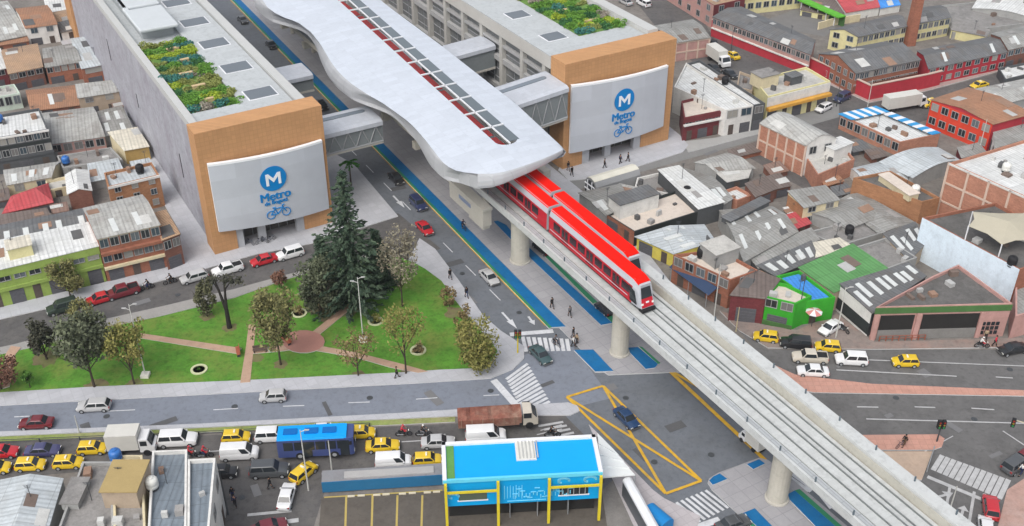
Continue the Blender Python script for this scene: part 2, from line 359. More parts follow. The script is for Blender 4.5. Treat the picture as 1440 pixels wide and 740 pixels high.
        if rs.random() < .5:
            x, y, z = surf(rs.uniform(.2, .8), rs.uniform(.3, .7)); g = MB(); H_ = rs.uniform(1.6, 2.8); g.tube((x, y, z), (x, y, z+H_), .04, n=5)
            for e in range(3): g.tube((x-.4+e*.06, y, z+H_-.15*e), (x+.4-e*.06, y, z+H_-.15*e), .025, n=4)
            g.build('antenna', DSTEEL, root)
    if hut and surf:
        for u, v, w_, d_, h_, hm, hr in hut:
            x, y, z = surf(u, v); g = MB(); g.box(x-w_/2, y-d_/2, z-.05, x+w_/2, y+d_/2, z+h_); g.build('stair_hut', W(hm), root)
            MB().box(x-w_/2-.15, y-d_/2-.15, z+h_, x+w_/2+.15, y+d_/2+.15, z+h_+.12).build('hut_roof', RF[hr]('X'), root)
    HOUSES.append((root, surf, h))
    return root
def on_roof(root, u, v):
    for r, s, h in HOUSES:
        if r is root: x, y, z = s(u, v); return Matrix.Translation(r.location) @ Matrix.Rotation(r.rotation_euler.z, 4, 'Z') @ Vector((x, y, z))
TANKM = {}
def tank(root, u, v, label, col='black'):
    p = on_roof(root, u, v)
    if col not in TANKM:
        m = {'black': BLACK, 'blue': glossy('tank_blue', (.03, .14, .42), .4), 'white': glossy('tank_white', (.66, .66, .62), .5)}[col]
        b = MB().lathe([(.5, .3), (.62, .34), (.64, .7), (.6, .75), (.64, .8), (.62, 1.25), (.5, 1.42), (.22, 1.5)], n=16); lid = MB().lathe([(.24, 1.5), (.24, 1.58), (.1, 1.62)], n=12); st = MB().lathe([(.55, 0), (.55, .1), (.4, .12), (.4, .31)], n=12)
        TANKM[col] = (b.mesh('tank', m, True), lid.mesh('lid', m), st.mesh('stand', DSTEEL))
    t = thing('water_tank', label, 'water tank', p, 0, 'water tanks on the roofs')
    for nme, me in zip(('tank', 'lid', 'stand'), TANKM[col]): put(nme, me, t)
    return t
# ---------------------------------------------------------------- ground, roads, pavements
LAY = [0.0]
def nz():
    LAY[0] += .004; return LAY[0]
def G(pts, z=0): return [at(x, y, z) for x, y in pts]
ASPH = mat('asphalt', (.115, .12, .13), .85, .1, .25, stain=(.14, .145, .155), stain_amt=.35)
ASPR = mat('asphalt_right', (.135, .132, .13), .9, .12, .25, stain=(.085, .083, .082), stain_amt=.7)
ASPW = mat('asphalt_worn', (.098, .094, .093), .9, .16, .25, stain=(.15, .14, .13), stain_amt=.7)
ASPV = mat('asphalt_avenue', (.145, .158, .178), .85, .07, .25, stain=(.105, .11, .115), stain_amt=.6)
ASPN = mat('asphalt_clean', (.19, .21, .25), .85, .07, .25, stain=(.155, .165, .19), stain_amt=.55)
PAVE = mat('pavement_slabs', (.44, .445, .47), .85, .10, .4, 'tiles', tile=(1.2, 1.2, .04), mortar=.86, rot=-AVE)
PAVD = mat('plaza_slabs', (.34, .335, .35), .85, .1, .3, 'tiles', tile=(1.6, 1.6, .05), mortar=.82, rot=-AVE)
PINK = mat('red_pavers', (.50, .27, .21), .85, .14, .5, 'tiles', tile=(.8, .8, .04), mortar=.8, stain=(.45, .3, .25), stain_amt=.4)
TANP = mat('tan_pavers', (.44, .33, .25), .85, .14, .5, stain=(.35, .28, .23), stain_amt=.4)
PATH = mat('brick_path', (.42, .28, .20), .85, .14, .6, stain=(.42, .30, .22), stain_amt=.5)
LAWN = mat('lawn_grass', (.085, .225, .026), .95, .42, .35, stain=(.17, .21, .045), stain_amt=.9, bump=.6)
VERGE = mat('verge_grass', (.22, .27, .08), .95, .3, .3, stain=(.32, .27, .17), stain_amt=.9)
BLUE = mat('cycle_lane_blue', (.003, .125, .32), .7, .14, .4, stain=(.03, .15, .27), stain_amt=.5)
GREEN = mat('green_strip', (.03, .20, .10), .8, .12, .4)
YEL = mat('yellow_line', (.60, .35, .03), .7, .2, 1.2, stain=(.34, .26, .10), stain_amt=.6)
PWHITE = mat('white_line', (.60, .61, .63), .7, .16, 1.5, stain=(.38, .39, .41), stain_amt=.6)
PWORN = mat('white_line_worn', (.42, .42, .42), .7, .3, 1.5)
KERB = mat('kerb_stone', (.52, .52, .52), .85, .1, .6)
GRND = mat('city_ground', (.17, .155, .14), .95, .25, .15, stain=(.26, .24, .22), stain_amt=.7)
def sheet(name, pts, m, z=None, world=False):
    z = nz() if z is None else z; g = MB(); pts = pts if world else G(pts)
    g.poly([(p[0], p[1], z) for p in pts]); o = fixn(g.build(name, m)); tag(o, kind='structure'); return o
def slab(name, pts, m, top=.13, world=False, kerb=None):
    pts = pts if world else G(pts); g = MB(); g.prism([(p[0], p[1]) for p in pts], -.1, top, 1, 0)
    o = g.build(name, [m, kerb or KERB]); tag(o, kind='structure'); return o
g = MB(); g.poly([(-900, -300, 0), (900, -300, 0), (900, 1500, 0), (-900, 1500, 0)]); tag(g.build('ground', GRND), kind='structure')
def arc(cx, cy, r, a0, a1, n=8): return [(cx+r*math.cos(R(a0+(a1-a0)*i/n)), cy+r*math.sin(R(a0+(a1-a0)*i/n))) for i in range(n+1)]
# roads
sheet('avenue', [ST(30, 48), ST(30, 80), ST(300, 84), ST(300, 48)], ASPV, world=True)
sheet('side_street', [(-120, 468), (0, 440), (140, 406), (260, 378), (440, 336), (480, 326), (560, 300), (620, 350), (560, 372), (440, 390), (330, 420), (230, 445), (150, 462), (45, 490), (-120, 530)], ASPW)
sheet('cross_street', [(-150, 575), (0, 565), (280, 552), (580, 536), (690, 530), (735, 500), (800, 480), (860, 560), (800, 575), (640, 585), (280, 603), (0, 617), (-150, 625)], ASPN)
sheet('busy_street', [(-150, 630), (0, 622), (300, 612), (640, 596), (790, 580), (850, 640), (850, 680), (640, 672), (460, 680), (440, 745), (300, 745), (310, 640), (100, 665), (0, 674), (-150, 685)], ASPW)
sheet('right_street', [(1030, 455), (1080, 492), (1232, 492), (1560, 492), (1600, 620), (1480, 790), (1330, 790), (1290, 700), (1220, 640), (1140, 580)], ASPR)
sheet('school_street', [(860, -40), (950, -40), (1000, 48), (1120, 98), (1222, 146), (1300, 130), (1460, 88), (1480, 110), (1330, 160), (1240, 190), (1170, 200), (1130, 172), (1060, 120), (990, 100), (940, 60)], ASPW)
sheet('plaza_street', [(760, 285), (830, 262), (960, 226), (1070, 196), (1180, 165), (1180, 140), (1100, 165), (960, 208), (800, 250)], mat('street_grey', (.20, .20, .195), .9, .15))
sheet('alley', [(1040, 214), (1070, 215), (1150, 255), (1230, 300), (1300, 330), (1290, 345), (1200, 300), (1110, 255)], ASPW)
# pavements
slab('pavement', [(-120, 447), (0, 450), (140, 418), (260, 387), (362, 358), (440, 343), (560, 305), (498, 232), (440, 200), (300, 150), (120, 20), (60, 20), (215, 260), (255, 330), (235, 374), (140, 400), (0, 432), (-120, 432)], PAVE)
slab('park_pavement', [(-150, 563), (0, 553), (130, 545), (340, 536), (560, 525), (620, 521), (668, 519), (690, 510), (700, 495), (690, 480), (668, 458), (640, 423), (621, 396), (598, 379), (575, 366), (590, 336), (612, 351), (645, 395), (679, 444), (704, 466), (718, 475), (737, 488), (737, 505), (722, 520), (690, 533), (580, 540), (280, 556), (0, 571), (-150, 581)], PAVE)
slab('lawn', [(-150, 566), (0, 556), (130, 548), (340, 539), (560, 528), (620, 525), (670, 522), (694, 513), (704, 495), (694, 479), (672, 456), (644, 421), (624, 393), (598, 376), (560, 362), (480, 372), (400, 395), (330, 420), (230, 445), (150, 462), (45, 490), (-150, 532)], LAWN, .11)
for pts in ([(198, 470), (340, 491), (334, 499), (198, 477)], [(338, 540), (346, 490), (350, 458), (360, 458), (357, 490), (352, 539)], [(355, 491), (400, 487), (430, 482), (434, 489), (400, 495), (356, 499)],
            [(437, 470), (500, 420), (548, 380), (555, 384), (508, 424), (447, 474)], [(440, 486), (500, 497), (560, 512), (603, 524), (588, 526), (548, 518), (500, 504), (440, 494)], [(8, 500), (16, 488), (30, 490), (22, 500), (14, 545), (4, 548)]):
    slab('park_path', pts, PATH, .125+nz())
slab('street_verge', [(-150, 520), (20, 485), (60, 474), (150, 449), (230, 431), (330, 407), (440, 377), (560, 350), (560, 361), (480, 371), (400, 394), (330, 419), (230, 444), (150, 461), (45, 489), (-150, 531)], mat('verge_paving', (.29, .28, .265), .9, .15, .4), .09)
slab('park_plaza', [(427+30*math.cos(R(a)), 482+16*math.sin(R(a))) for a in range(0, 360, 20)], mat('plaza_brick', (.38, .19, .15), .85, .12, .8), .14+nz())
slab('street_island', [(-150, 625), (0, 608), (280, 597), (560, 582), (640, 577), (799, 567), (812, 572), (815, 579), (802, 585), (640, 586), (280, 602), (0, 614), (-150, 632)], PAVE)
slab('verge', [(-150, 633), (0, 615), (280, 603), (640, 587), (640, 594), (560, 598), (280, 609), (0, 622), (-150, 640)], VERGE, .1)
slab('corner_pavement', [(828, 598), (846, 616), (884, 655), (918, 690), (934, 702), (985, 727), (975, 760), (900, 760), (855, 660)], mat('pale_pavers', (.44, .41, .42), .85, .1, .6, 'tiles', tile=(1, 1, .05), mortar=.85, rot=-AVE))
slab('brick_island', [(1090, 515), (1118, 528), (1226, 541), (1440, 550), (1560, 556), (1560, 563), (1440, 558), (1145, 553), (1100, 545)], PINK)
slab('brick_corner', [(1200, 613), (1319, 612), (1328, 618), (1324, 630), (1312, 634), (1230, 634)], PINK, .14)
slab('tan_corner', [(1215, 636), (1311, 636), (1304, 655), (1296, 676), (1270, 676)], TANP, .135)
slab('right_corner', [(1440, 674), (1416, 690), (1402, 745), (1520, 760), (1560, 660)], mat('red_pavers_worn', (.40, .26, .22), .9, .2, .6, stain=(.45, .38, .35)), .13)
slab('shop_pavement', [(1012, 438), (1074, 458), (1120, 465), (1176, 442), (1230, 482), (1440, 476), (1560, 476), (1560, 488), (1440, 489), (1232, 492), (1080, 490), (1040, 466)], mat('worn_pavers', (.24, .20, .18), .9, .2, .5, stain=(.34, .2, .16), stain_amt=.6), .12)
slab('plaza', [(785, 240), (800, 255), (850, 250), (960, 215), (968, 205), (955, 190), (945, 182), (930, 170), (810, 190)], PAVE)
slab('street_pavement', [(968, 215), (1070, 188), (1075, 176), (1010, 194), (960, 200)], mat('grey_pavers', (.34, .34, .33), .9, .12), .12)
slab('school_pavement', [(1000, 49), (1120, 97), (1222, 145), (1300, 129), (1440, 91), (1440, 85), (1300, 122), (1222, 139), (1120, 92), (1000, 45)], mat('pink_pavers', (.36, .26, .24), .9, .15), .12)
# avenue medians with cycle lanes, in avenue coordinates (s along, t across)
def st_slab(name, pts, m, top=.13, kerb=None): return slab(name, [ST(s, t) for s, t in pts], m, top, True, kerb)
def spx(*pts): return [st_of(at(*p)) for p in pts]
IL, IR = 62.6, 73.2
_LN = spx((528, 209.7), (772.5, 462)); _f = lambda s: _LN[0][1]+(_LN[1][1]-_LN[0][1])*(s-_LN[0][0])/(_LN[1][0]-_LN[0][0])
st_slab('median', [(300, _f(300)), (300, IR), (84, IR), (81.5, IR-.6), (80.3, IR-2.2), (84.4, IL+.2), (85.5, IL)], PAVD)
st_slab('median', [(300, IR+8.4), (300, IR+14), (112, IR+12), (96, IR+8.4)], PAVE)
zb = .13
def strip(name, pts, m): 
    return st_slab(name, pts, m, zb+nz())
LN = spx((531.5, 210), (776, 462)); LQ = spx((546, 210), (795.5, 461))
def ext(q_, s): (s0, t0), (s1, t1) = q_; return (s, t0+(t1-t0)*(s-s0)/(s1-s0))
strip('cycle_lane', [ext(LN, 300), ext(LQ, 300), LQ[1], LN[1]], BLUE)
strip('green_strip', [(ext(LN, 300)[0], ext(LN, 300)[1]-.42), ext(LN, 300), LN[1], (LN[1][0], LN[1][1]-.42)], GREEN)
strip('cycle_lane', spx((694, 313), (700, 312), (712, 318), (720, 328), (861, 456), (845, 459), (744, 363), (718, 338)), BLUE)
strip('green_strip', spx((762, 358), (770, 360), (870, 455), (861, 456)), GREEN)
strip('cycle_lane', spx((807, 494), (834, 493.5), (862.6, 523.7), (837, 524.5)), BLUE)
strip('cycle_lane', spx((879, 491), (897, 490), (925, 514), (921, 519), (908, 521)), BLUE)
strip('green_strip', spx((898, 489), (903, 490), (929, 513), (925, 514)), GREEN)
isl = spx((995, 680), (997, 674), (1010, 666), (1040, 655), (1067, 645), (1080, 648), (1115, 676), (1260, 800), (1110, 800), (1040, 726), (1001, 690))
st_slab('median', isl, PAVD)
for pts in ([(997, 678), (1003, 672), (1012, 668), (1022.5, 675.6), (1002, 684)], [(1050, 655), (1067, 648), (1075.5, 654), (1059, 662)], [(1044, 724), (1061, 717), (1095, 752), (1075, 752)], [(1104, 699), (1117, 692), (1190, 756), (1160, 756)]): strip('cycle_lane', spx(*pts), BLUE)
for pts in ([(1117, 692), (1124, 690), (1198, 755), (1190, 756)], [(1038, 726), (1043, 724), (1074, 753), (1068, 753)]): strip('green_strip', spx(*pts), GREEN)
# painted markings: one sheet per kind, laid just above the roads
mz = .05; NB = [0]
def zz_(): NB[0] += 1; return mz+NB[0]*.0003
mk = MB(); mw = MB(); my = MB(); mzk = [mz]
def ln(a, b, w=.14, m=None, z=None): (m or mk).bars(at(*a), at(*b), w, zz_())
def zebra(a0, a1, b0, b1, n, w=.45, m=None):
    """stripes from a(i) on the line a0-a1 to b(i) on b0-b1"""
    A0, A1, B0, B1 = (at(*p) for p in (a0, a1, b0, b1))
    for i in range(n): (m or mk).bars(A0.lerp(A1, i/(n-1)), B0.lerp(B1, i/(n-1)), w, zz_())
zebra((735, 474), (797, 477), (740, 495), (800, 494), 9, .48)
ln((717, 471), (778, 466), .8)
zebra((742, 512), (776, 570), (712, 534), (738, 588), 13, .40)
ln((694, 535), (729, 574), .9)
zebra((944, 710), (992, 690), (978, 738), (1024, 715), 8, .34); ln((980, 742), (1012, 731), .8)
zebra((1123, 654), (1105, 668), (1152, 678), (1140, 692), 5, .45); ln((1122, 692), (1144, 684), .9)
zebra((1325, 641), (1418, 675), (1312, 662), (1405, 702), 12, .55, mw); ln((1304, 671), (1381, 703), .5, mw)
ln((1336, 683), (1331, 712), .3, mw); ln((1370, 692), (1362, 740), .3, mw)
for a, b in (((20, 587), (62, 585)), ((150, 579), (190, 577)), ((300, 577), (335, 575)), ((398, 572), (428, 571)), ((490, 567), (520, 566)), ((585, 562), (615, 560)), ((680, 557), (702, 556))): ln(a, b, .14)
for a, b in (((0, 655), (38, 653)), ((290, 636), (318, 634)), ((565, 622), (600, 620)), ((760, 606), (790, 598)), ((755, 612), (790, 604))): ln(a, b, .16, mw)
ln((348, 725), (410, 719), .4, mw); ln((390, 736), (420, 732), .6, mw)
for k in range(4): ln((757+8*k, 600+5*k), (792+5*k, 594+5*k), .35, mw)
for s0 in range(105, 300, 7): mk.bars(ST(s0, 59.2), ST(s0+3, 59.2), .14, zz_())
for s0 in range(100, 300, 7): mk.bars(ST(s0, 77.4), ST(s0+3, 77.4), .14, zz_())
for a, b in (((1205, 573), (1235, 573.5)), ((1286, 573), (1315, 574)), ((1366, 575), (1398, 577)), ((1400, 531), (1424, 532.5)), ((1176, 521), (1345, 530))): ln(a, b, .2, mw)
ln((1218, 590), (1470, 597), .2, mw); ln((1222, 507), (1500, 518), .18, mw); ln((1410, 607), (1460, 640), .18, mw); ln((1300, 636), (1340, 614), .12, mw)
def arrow(a, b, w=.9, m=None):
    m = m or mk; A, B = at(*a), at(*b); d = (B-A).normalized(); n = Vector((-d.y, d.x, 0)); L_ = (B-A).length
    za = zz_(); m.bars(A, A+d*(L_*.5), .3, za); q = A+d*(L_*.5)
    m.poly([(*(q-n*w/2).xy, za), (*(q+n*w/2).xy, za), (*B.xy, za)])
arrow((706, 440), (727, 463)); arrow((743, 446), (752, 458)); arrow((553, 276), (569, 293))
arrow((1190, 731), (1152, 699)); arrow((1318, 700), (1340, 694), 1.2, mw); arrow((1352, 725), (1356, 712), 1.2, mw)
tag(mk.build('road_markings', PWHITE), kind='structure'); tag(mw.build('worn_road_markings', PWORN), kind='structure')
q = [(797, 559), (848, 543.5), (986, 677), (936, 695)]
for i in range(4): ln(q[i], q[(i+1) % 4], .34, my, mz+.004*i)
ln(q[0], q[2], .34, my, mz+.016); ln(q[1], q[3], .34, my, mz+.020)
ln((941, 522), (1076, 648), .5, my, mz+.004); ln((942, 521), (995, 553), .4, my, mz+.008); ln((938, 523), (956, 521), .4, my, mz+.012)
ln((803, 402), (812, 396), .4, my, mz+.004); ln((803, 396), (828, 414), .4, my, mz+.008); ln((878, 464), (897, 465), .4, my, mz+.004)
for s0, s1, t0, t1 in ((300, 97, _f(300)-.2, _f(97)-.2), (300, 98, 73.5, 73.5)): my.bars(ST(s0, t0), ST(s1, t1), .16, zz_())
tag(my.build('yellow_road_markings', YEL), kind='structure')

# repairs, manholes and worn soil
rs = random.Random(21); PT = [mat('asphalt_patch_dark', (.095, .096, .10), .9, .15, .6), mat('asphalt_patch_pale', (.165, .165, .168), .9, .12, .6)]
for (x, y) in ((120, 600), (230, 595), (460, 575), (610, 560), (900, 640), (950, 600), (860, 545), (770, 540), (1250, 585), (1340, 600), (1300, 525), (1400, 640), (1180, 515), (200, 425), (300, 395), (90, 455), (640, 370), (660, 420), (560, 265), (360, 690), (350, 660), (560, 640), (1090, 110), (1230, 165), (1000, 215)):
    p = at(x, y); w_, d_ = rs.uniform(.8, 3.2), rs.uniform(.5, 1.3); a = rs.choice([AVE, AVE+R(90)])+rs.uniform(-.1, .1); g = MB(); g.obox((p.x, p.y, .043), (w_, d_, .004), a); tag(g.build('road_patch', PT[rs.randrange(2)]), kind='structure')
for (x, y) in ((150, 586), (330, 572), (520, 560), (690, 550), (880, 560), (920, 650), (1000, 640), (730, 440), (650, 385), (1260, 560), (1370, 590), (1420, 520), (250, 415), (420, 655), (340, 700)):
    p = at(x, y); g = MB(); g.lathe([(.38, 0), (.38, .012)], (p.x, p.y, .04), 14); tag(g.build('manhole_cover', DSTEEL), kind='structure')
SOIL = mat('bare_soil', (.17, .14, .075), .95, .3, .9, stain=(.12, .18, .04), stain_amt=.9)
for (x, y, r0) in ((395, 514, 1.0), (571, 526, .9), (133, 545, 1.6), (189, 541, 1.1), (504, 528, .9), (323, 462, 1.1), (470, 430, 4.2), (640, 440, 1.4), (655, 470, 1.5), (292, 446, 1.0), (360, 505, 1.0), (66, 506, 1.8)):
    p = at(x, y); pts = [(p.x+r0*rs.uniform(.6, 1.2)*math.cos(a*.35), p.y+r0*rs.uniform(.6, 1.2)*math.sin(a*.35)) for a in range(18)]; g = MB(); g.poly([(a, b, .118) for a, b in pts]); o = fixn(g.build('bare_soil', SOIL)); tag(o, kind='structure')
# ---------------------------------------------------------------- the two big station access buildings
ORANGE = mat('orange_panels', (.50, .27, .125), .7, .06, .25, 'wtiles', tile=(.62, .62, .04), mortar=.84, stain=(.45, .235, .10), stain_amt=.2)
CLAD = mat('grey_wall_panels', (.385, .39, .43), .6, .22, .35, 'wtiles', tile=(1.5, 3.9, .05), mortar=.78, stain=(.27, .25, .29), stain_amt=.9, streak=True)
DECK = mat('white_roof_deck', (.45, .475, .485), .7, .08, .3, 'tiles', tile=(3, 3, .04), mortar=.9, stain=(.40, .42, .42), stain_amt=.5)
RIM = mat('roof_rim', (.46, .465, .455), .7, .07, .3)
SIGN = mat('sign_panel_face', (.50, .525, .57), .55, .05, .3, 'wtiles', tile=(3.4, 3.0, .03), mortar=.93)
SIGNW = mat('sign_panel_rim', (.80, .81, .83), .5, .03)
CYAN = mat('logo_blue', (.0, .19, .50), .6, .05)
PGLASS = glossy('roof_glass', (.16, .19, .22), .25)
def text_mesh(s, size, ext=.04, bold=0.0):
    cu = bpy.data.curves.new('lettering', 'FONT'); cu.body = s; cu.size = size; cu.extrude = ext; cu.offset = bold; cu.align_x = 'CENTER'; cu.align_y = 'CENTER'; cu.space_character = .98
    o = bpy.data.objects.new('lettering', cu); COL.objects.link(o); dg = bpy.context.evaluated_depsgraph_get(); dg.update()
    me = bpy.data.meshes.new_from_object(o.evaluated_get(dg)); bpy.data.objects.remove(o); me.materials.clear(); return me
def upright(o): o.rotation_euler = (R(90), 0, 0); return o
def sign(root, x0, x1, zl0, zl1, zr0, zr1, bulge):
    n = 20; b = MB(); rg = []
    for i in range(n+1):
        u = i/n; x = x0+(x1-x0)*u; y = -.5-bulge*(1-(2*u-1)**2); z0 = zl0+(zr0-zl0)*u; z1 = zl1+(zr1-zl1)*u
        rg.append([(x, y, z0), (x, y+.35, z0), (x, y+.35, z1), (x, y, z1)])
    for i in range(n):
        a, c = rg[i], rg[i+1]; b.add(a+c, [(0, 4, 7, 3)], 0); b.add(a+c, [(3, 7, 6, 2), (0, 1, 5, 4), (1, 2, 6, 5)], 1)
    b.add(rg[0], [(0, 1, 2, 3)], 1); b.add(rg[-1], [(0, 1, 2, 3)], 1)
    # a bright lip along the top edge
    for i in range(n):
        a, c = rg[i], rg[i+1]; up = lambda p, dy, dz: (p[0], p[1]+dy, p[2]+dz)
        b.add([up(a[3], -.02, -.28), up(c[3], -.02, -.28), up(c[3], -.02, .04), up(a[3], -.02, .04), up(a[2], .2, .04), up(c[2], .2, .04)], [(0, 1, 2, 3), (3, 2, 5, 4)], 1)
    sp = b.build('sign_panel', [SIGN, SIGNW], root)
    cx = (x0+x1)/2+.2; y = -.5-bulge-.06
    d = MB(); k = 40
    f0 = [(cx+1.95*math.cos(2*math.pi*i/k), y, 10.7+1.95*math.sin(2*math.pi*i/k)) for i in range(k)]
    d.loft([f0, [(p[0], y-.05, p[2]) for p in f0]]); fixn(d.build('round_emblem', CYAN, sp))
    def word(nm, s, size, z, m, bold, yy=y, dx=0):
        me = text_mesh(s, size, .03, 0); bm = bmesh.new()
        for k in (-1, 0, 1):
            n0 = len(bm.verts); bm.from_mesh(me); bm.verts.ensure_lookup_table()
            for v_ in bm.verts[n0:]: v_.co.x += k*bold; v_.co.y += abs(k)*bold*.5; v_.co.z += k*.006+.006
        bm.to_mesh(me); bm.free(); me.materials.append(m); o = put(nm, me, sp, (cx+dx, yy, z)); upright(o)
    M_ = MB(); op = [(-1.2, -1), (-1.2, 1), (-.72, 1), (0, .12), (.72, 1), (1.2, 1), (1.2, -1), (.76, -1), (.76, .34), (0, -.58), (-.76, .34), (-.76, -1)]
    f1 = [(cx+a*.92, y-.06, 10.65+c*.92) for a, c in op]; M_.loft([f1, [(p[0], y-.1, p[2]) for p in f1]])
    fixn(M_.build('letter_m', mat('logo_white', (.78, .8, .82), .6, .03), sp))
    word('lettering', 'Metro', 1.85, 7.85, CYAN, .06); word('lettering', 'de Bogotá', .86, 6.88, CYAN, .03)
    bk = MB(); bz = 4.95
    for wx in (-1.15, 1.15):
        for i in range(20):
            a0, a1 = 2*math.pi*i/20, 2*math.pi*(i+1)/20
            bk.tube((cx+.15+wx+.62*math.cos(a0), y, bz+.62*math.sin(a0)), (cx+.15+wx+.62*math.cos(a1), y, bz+.62*math.sin(a1)), .07, n=4)
    for a, c in (((-1.15, 0), (-.55, .85)), ((-.55, .85), (.75, .85)), ((.75, .85), (1.15, 0)), ((-1.15, 0), (-.1, -.05)), ((-.1, -.05), (.75, .85)), ((-.1, -.05), (-.6, 1.05)), ((.75, .85), (.62, 1.2)), ((.62, 1.2), (1.0, 1.25)), ((-.85, 1.08), (-.35, 1.08))):
        bk.tube((cx+.15+a[0], y, bz+a[1]), (cx+.15+c[0], y, bz+c[1]), .085, n=5)
    bk.build('bicycle_emblem', CYAN, sp)
def bush_mesh(name, mats, n, rx, ry, rz, leaf, seed, holes=.0):
    rs = random.Random(seed); b = MB()
    cl = [(rs.uniform(-.7, .7)*rx, rs.uniform(-.7, .7)*ry, rs.uniform(.2, .8)*rz, rs.uniform(.3, .5)) for _ in range(9)]
    for i in range(n):
        c = rs.choice(cl); v = Vector((rs.gauss(0, 1), rs.gauss(0, 1), rs.gauss(0, 1))).normalized()*rs.uniform(.5, 1)**.5
        p = Vector((c[0]+v.x*rx*c[3], c[1]+v.y*ry*c[3], max(.05, c[2]+v.z*rz*c[3])))
        leafq(b, p, leaf*rs.uniform(.6, 1.3), rs)
    return b.mesh(name, mats)
def leafq(b, p, s, rs, dr=None):
    n = Vector((rs.gauss(0, 1), rs.gauss(0, 1), rs.gauss(.6, 1))).normalized(); a = n.orthogonal().normalized()
    t = rs.uniform(0, 6.28); u = a*math.cos(t)+n.cross(a)*math.sin(t) if dr is None else dr; w = n.cross(u)
    if w.length < .05: w = a
    w = w.normalized(); u = u*s; w = w*s*.55
    b.add([p-u, p+w*.9-u*.1, p+u, p-w*.9-u*.1], [(0, 1, 2, 3)])
LEAFM = dict(green=leafmat('garden_green', (.05, .14, .02), (.16, .34, .05)), lime=leafmat('garden_lime', (.17, .28, .02), (.38, .46, .05)), blueg=leafmat('garden_blue_green', (.02, .10, .09), (.07, .24, .20)), olive=leafmat('garden_olive', (.13, .16, .04), (.30, .33, .10)), dark=leafmat('garden_dark', (.015, .07, .025), (.06, .18, .06)), mauve=leafmat('garden_mauve', (.2, .17, .15), (.36, .33, .27)))
BUSH = {}
def roof_garden(x0, y0, x1, y1, z, root, seed, where):
    rs = random.Random(seed); g = MB(); g.box(x0, y0, z-.1, x1, y1, z+.12); g.build('planting_bed', mat('bed_soil', (.12, .22, .05), .95, .4, .7), root)
    mw_ = root.matrix_basis; nx = 4; ny = int((y1-y0)/2.3)
    nm = {'green': 'fresh green', 'lime': 'bright lime', 'blueg': 'blue-green', 'olive': 'olive', 'dark': 'dark green', 'mauve': 'mauve-grey'}
    for j in range(ny):
        pal = [['dark', 'green', 'green', 'blueg'], ['blueg', 'dark', 'olive', 'green'], ['lime', 'green', 'olive', 'lime'], ['green', 'blueg', 'mauve', 'dark'], ['green', 'olive', 'lime', 'green']][(j+seed) % 5]
        for i in range(nx):
            k = rs.choice(pal); key = (k, rs.randint(0, 1))
            if key not in BUSH: BUSH[key] = bush_mesh('foliage', LEAFM[k], 620, 1.5, 1.5, .8, .17, hash(k) % 99+key[1])
            p = Vector((x0+(x1-x0)*(i+.5)/nx+rs.uniform(-.3, .3), y0+(y1-y0)*(j+.5)/ny+rs.uniform(-.4, .4), z+.1))
            o = put('garden_shrub', BUSH[key], None, root.location+Matrix.Rotation(AVE, 3, 'Z') @ p, rs.uniform(0, 6.28), scale=(rs.uniform(.8, 1.1), rs.uniform(.8, 1.1), rs.uniform(.5, 1.2)))
            tag(o, f'{nm[k]} rounded shrub growing in the {where} roof garden', 'shrub', f'{nm[k]} shrubs of the {where} roof garden')
    for k in range(5):
        yy = y0+(y1-y0)*(k+.6)/5.4; xx = x0+(x1-x0)*rs.uniform(.15, .55); g = MB(); g.box(xx, yy, z, xx+(x1-x0)*.26, yy+.5, z+.6); g.box(xx-.05, yy-.05, z+.6, xx+(x1-x0)*.26+.05, yy+.55, z+.68)
        o = g.build('garden_bench', mat('bench_stone', (.50, .38, .22), .8, .12), None, root.location, AVE); tag(o, f'pale stone bench block among the shrubs of the {where} roof garden', 'bench', f'stone benches of the {where} roof garden')
def frame_front(root, W_, H_, pil, dh, depth):
    b = MB(); b.box(0, 0, 0, pil[0][0], depth, dh); b.box(pil[-1][1], 0, 0, W_, depth, dh); b.box(0, 0, dh, W_, depth, H_); b.build('front_frame', ORANGE, root)
    for a, c in pil: MB().box(a+.01, .15, 0, c-.01, 1.0, dh-.01).build('entrance_pillar', mat('pillar_grey', (.42, .43, .45), .7, .06), root)
    g = MB(); g.box(pil[0][0]+.02, 2.6, 0, pil[-1][1]-.02, 2.7, dh-.02, 0); g.build('entrance_glass', mat('entrance_shade', (.10, .095, .085), .4, .3), root)  # the dim interior behind the entrance is put into the pane's colour
    for k in range(6):
        x = pil[0][1]+(pil[-1][0]-pil[0][1])*(k+.5)/6; MB().box(x-.04, 2.5, 0, x+.04, 2.59, dh-.1).build('entrance_mullion', STEEL, root)
LB = thing('station_building', 'grey panelled building with garden roof, orange frame and blue M sign left of avenue', 'building', ST(135.6, 29.2), AVE)
frame_front(LB, 18.3, 19.4, [(3.5, 4.55), (6.8, 7.9), (12.6, 13.8)], 4.1, 3.6)
sign(LB, 1.0, 17.7, 3.9, 14.7, 2.9, 14.2, .9)
b = MB(); b.box(.45, 3.62, 0, 17.2, 96, 18.2); b.build('wall', CLAD, LB)
for y, z0, z1 in ((14, 6, 10), (40, 7, 9.5), (58, 9, 13)): MB().box(.40, y, z0, .46, y+.3, z1).build('slit_window', BLACK, LB)
MB().box(.0, 92, 0, 17.3, 99, 20).build('rear_frame', ORANGE, LB)
MB().box(.5, 3.62, 18.2, 17.2, 96, 18.55).build('roof', DECK, LB)
MB().box(.42, 3.62, 18.2, 1.5, 92, 19.35).build('parapet', RIM, LB); MB().box(15.9, 3.62, 18.2, 17.25, 92, 19.35).build('parapet', RIM, LB)
MB().box(9.0, 3.63, 18.55, 15.7, 92, 19.0).build('roof_deck', DECK, LB); MB().box(1.55, 3.63, 18.55, 9.0, 7.4, 19.0).build('roof_deck', DECK, LB)
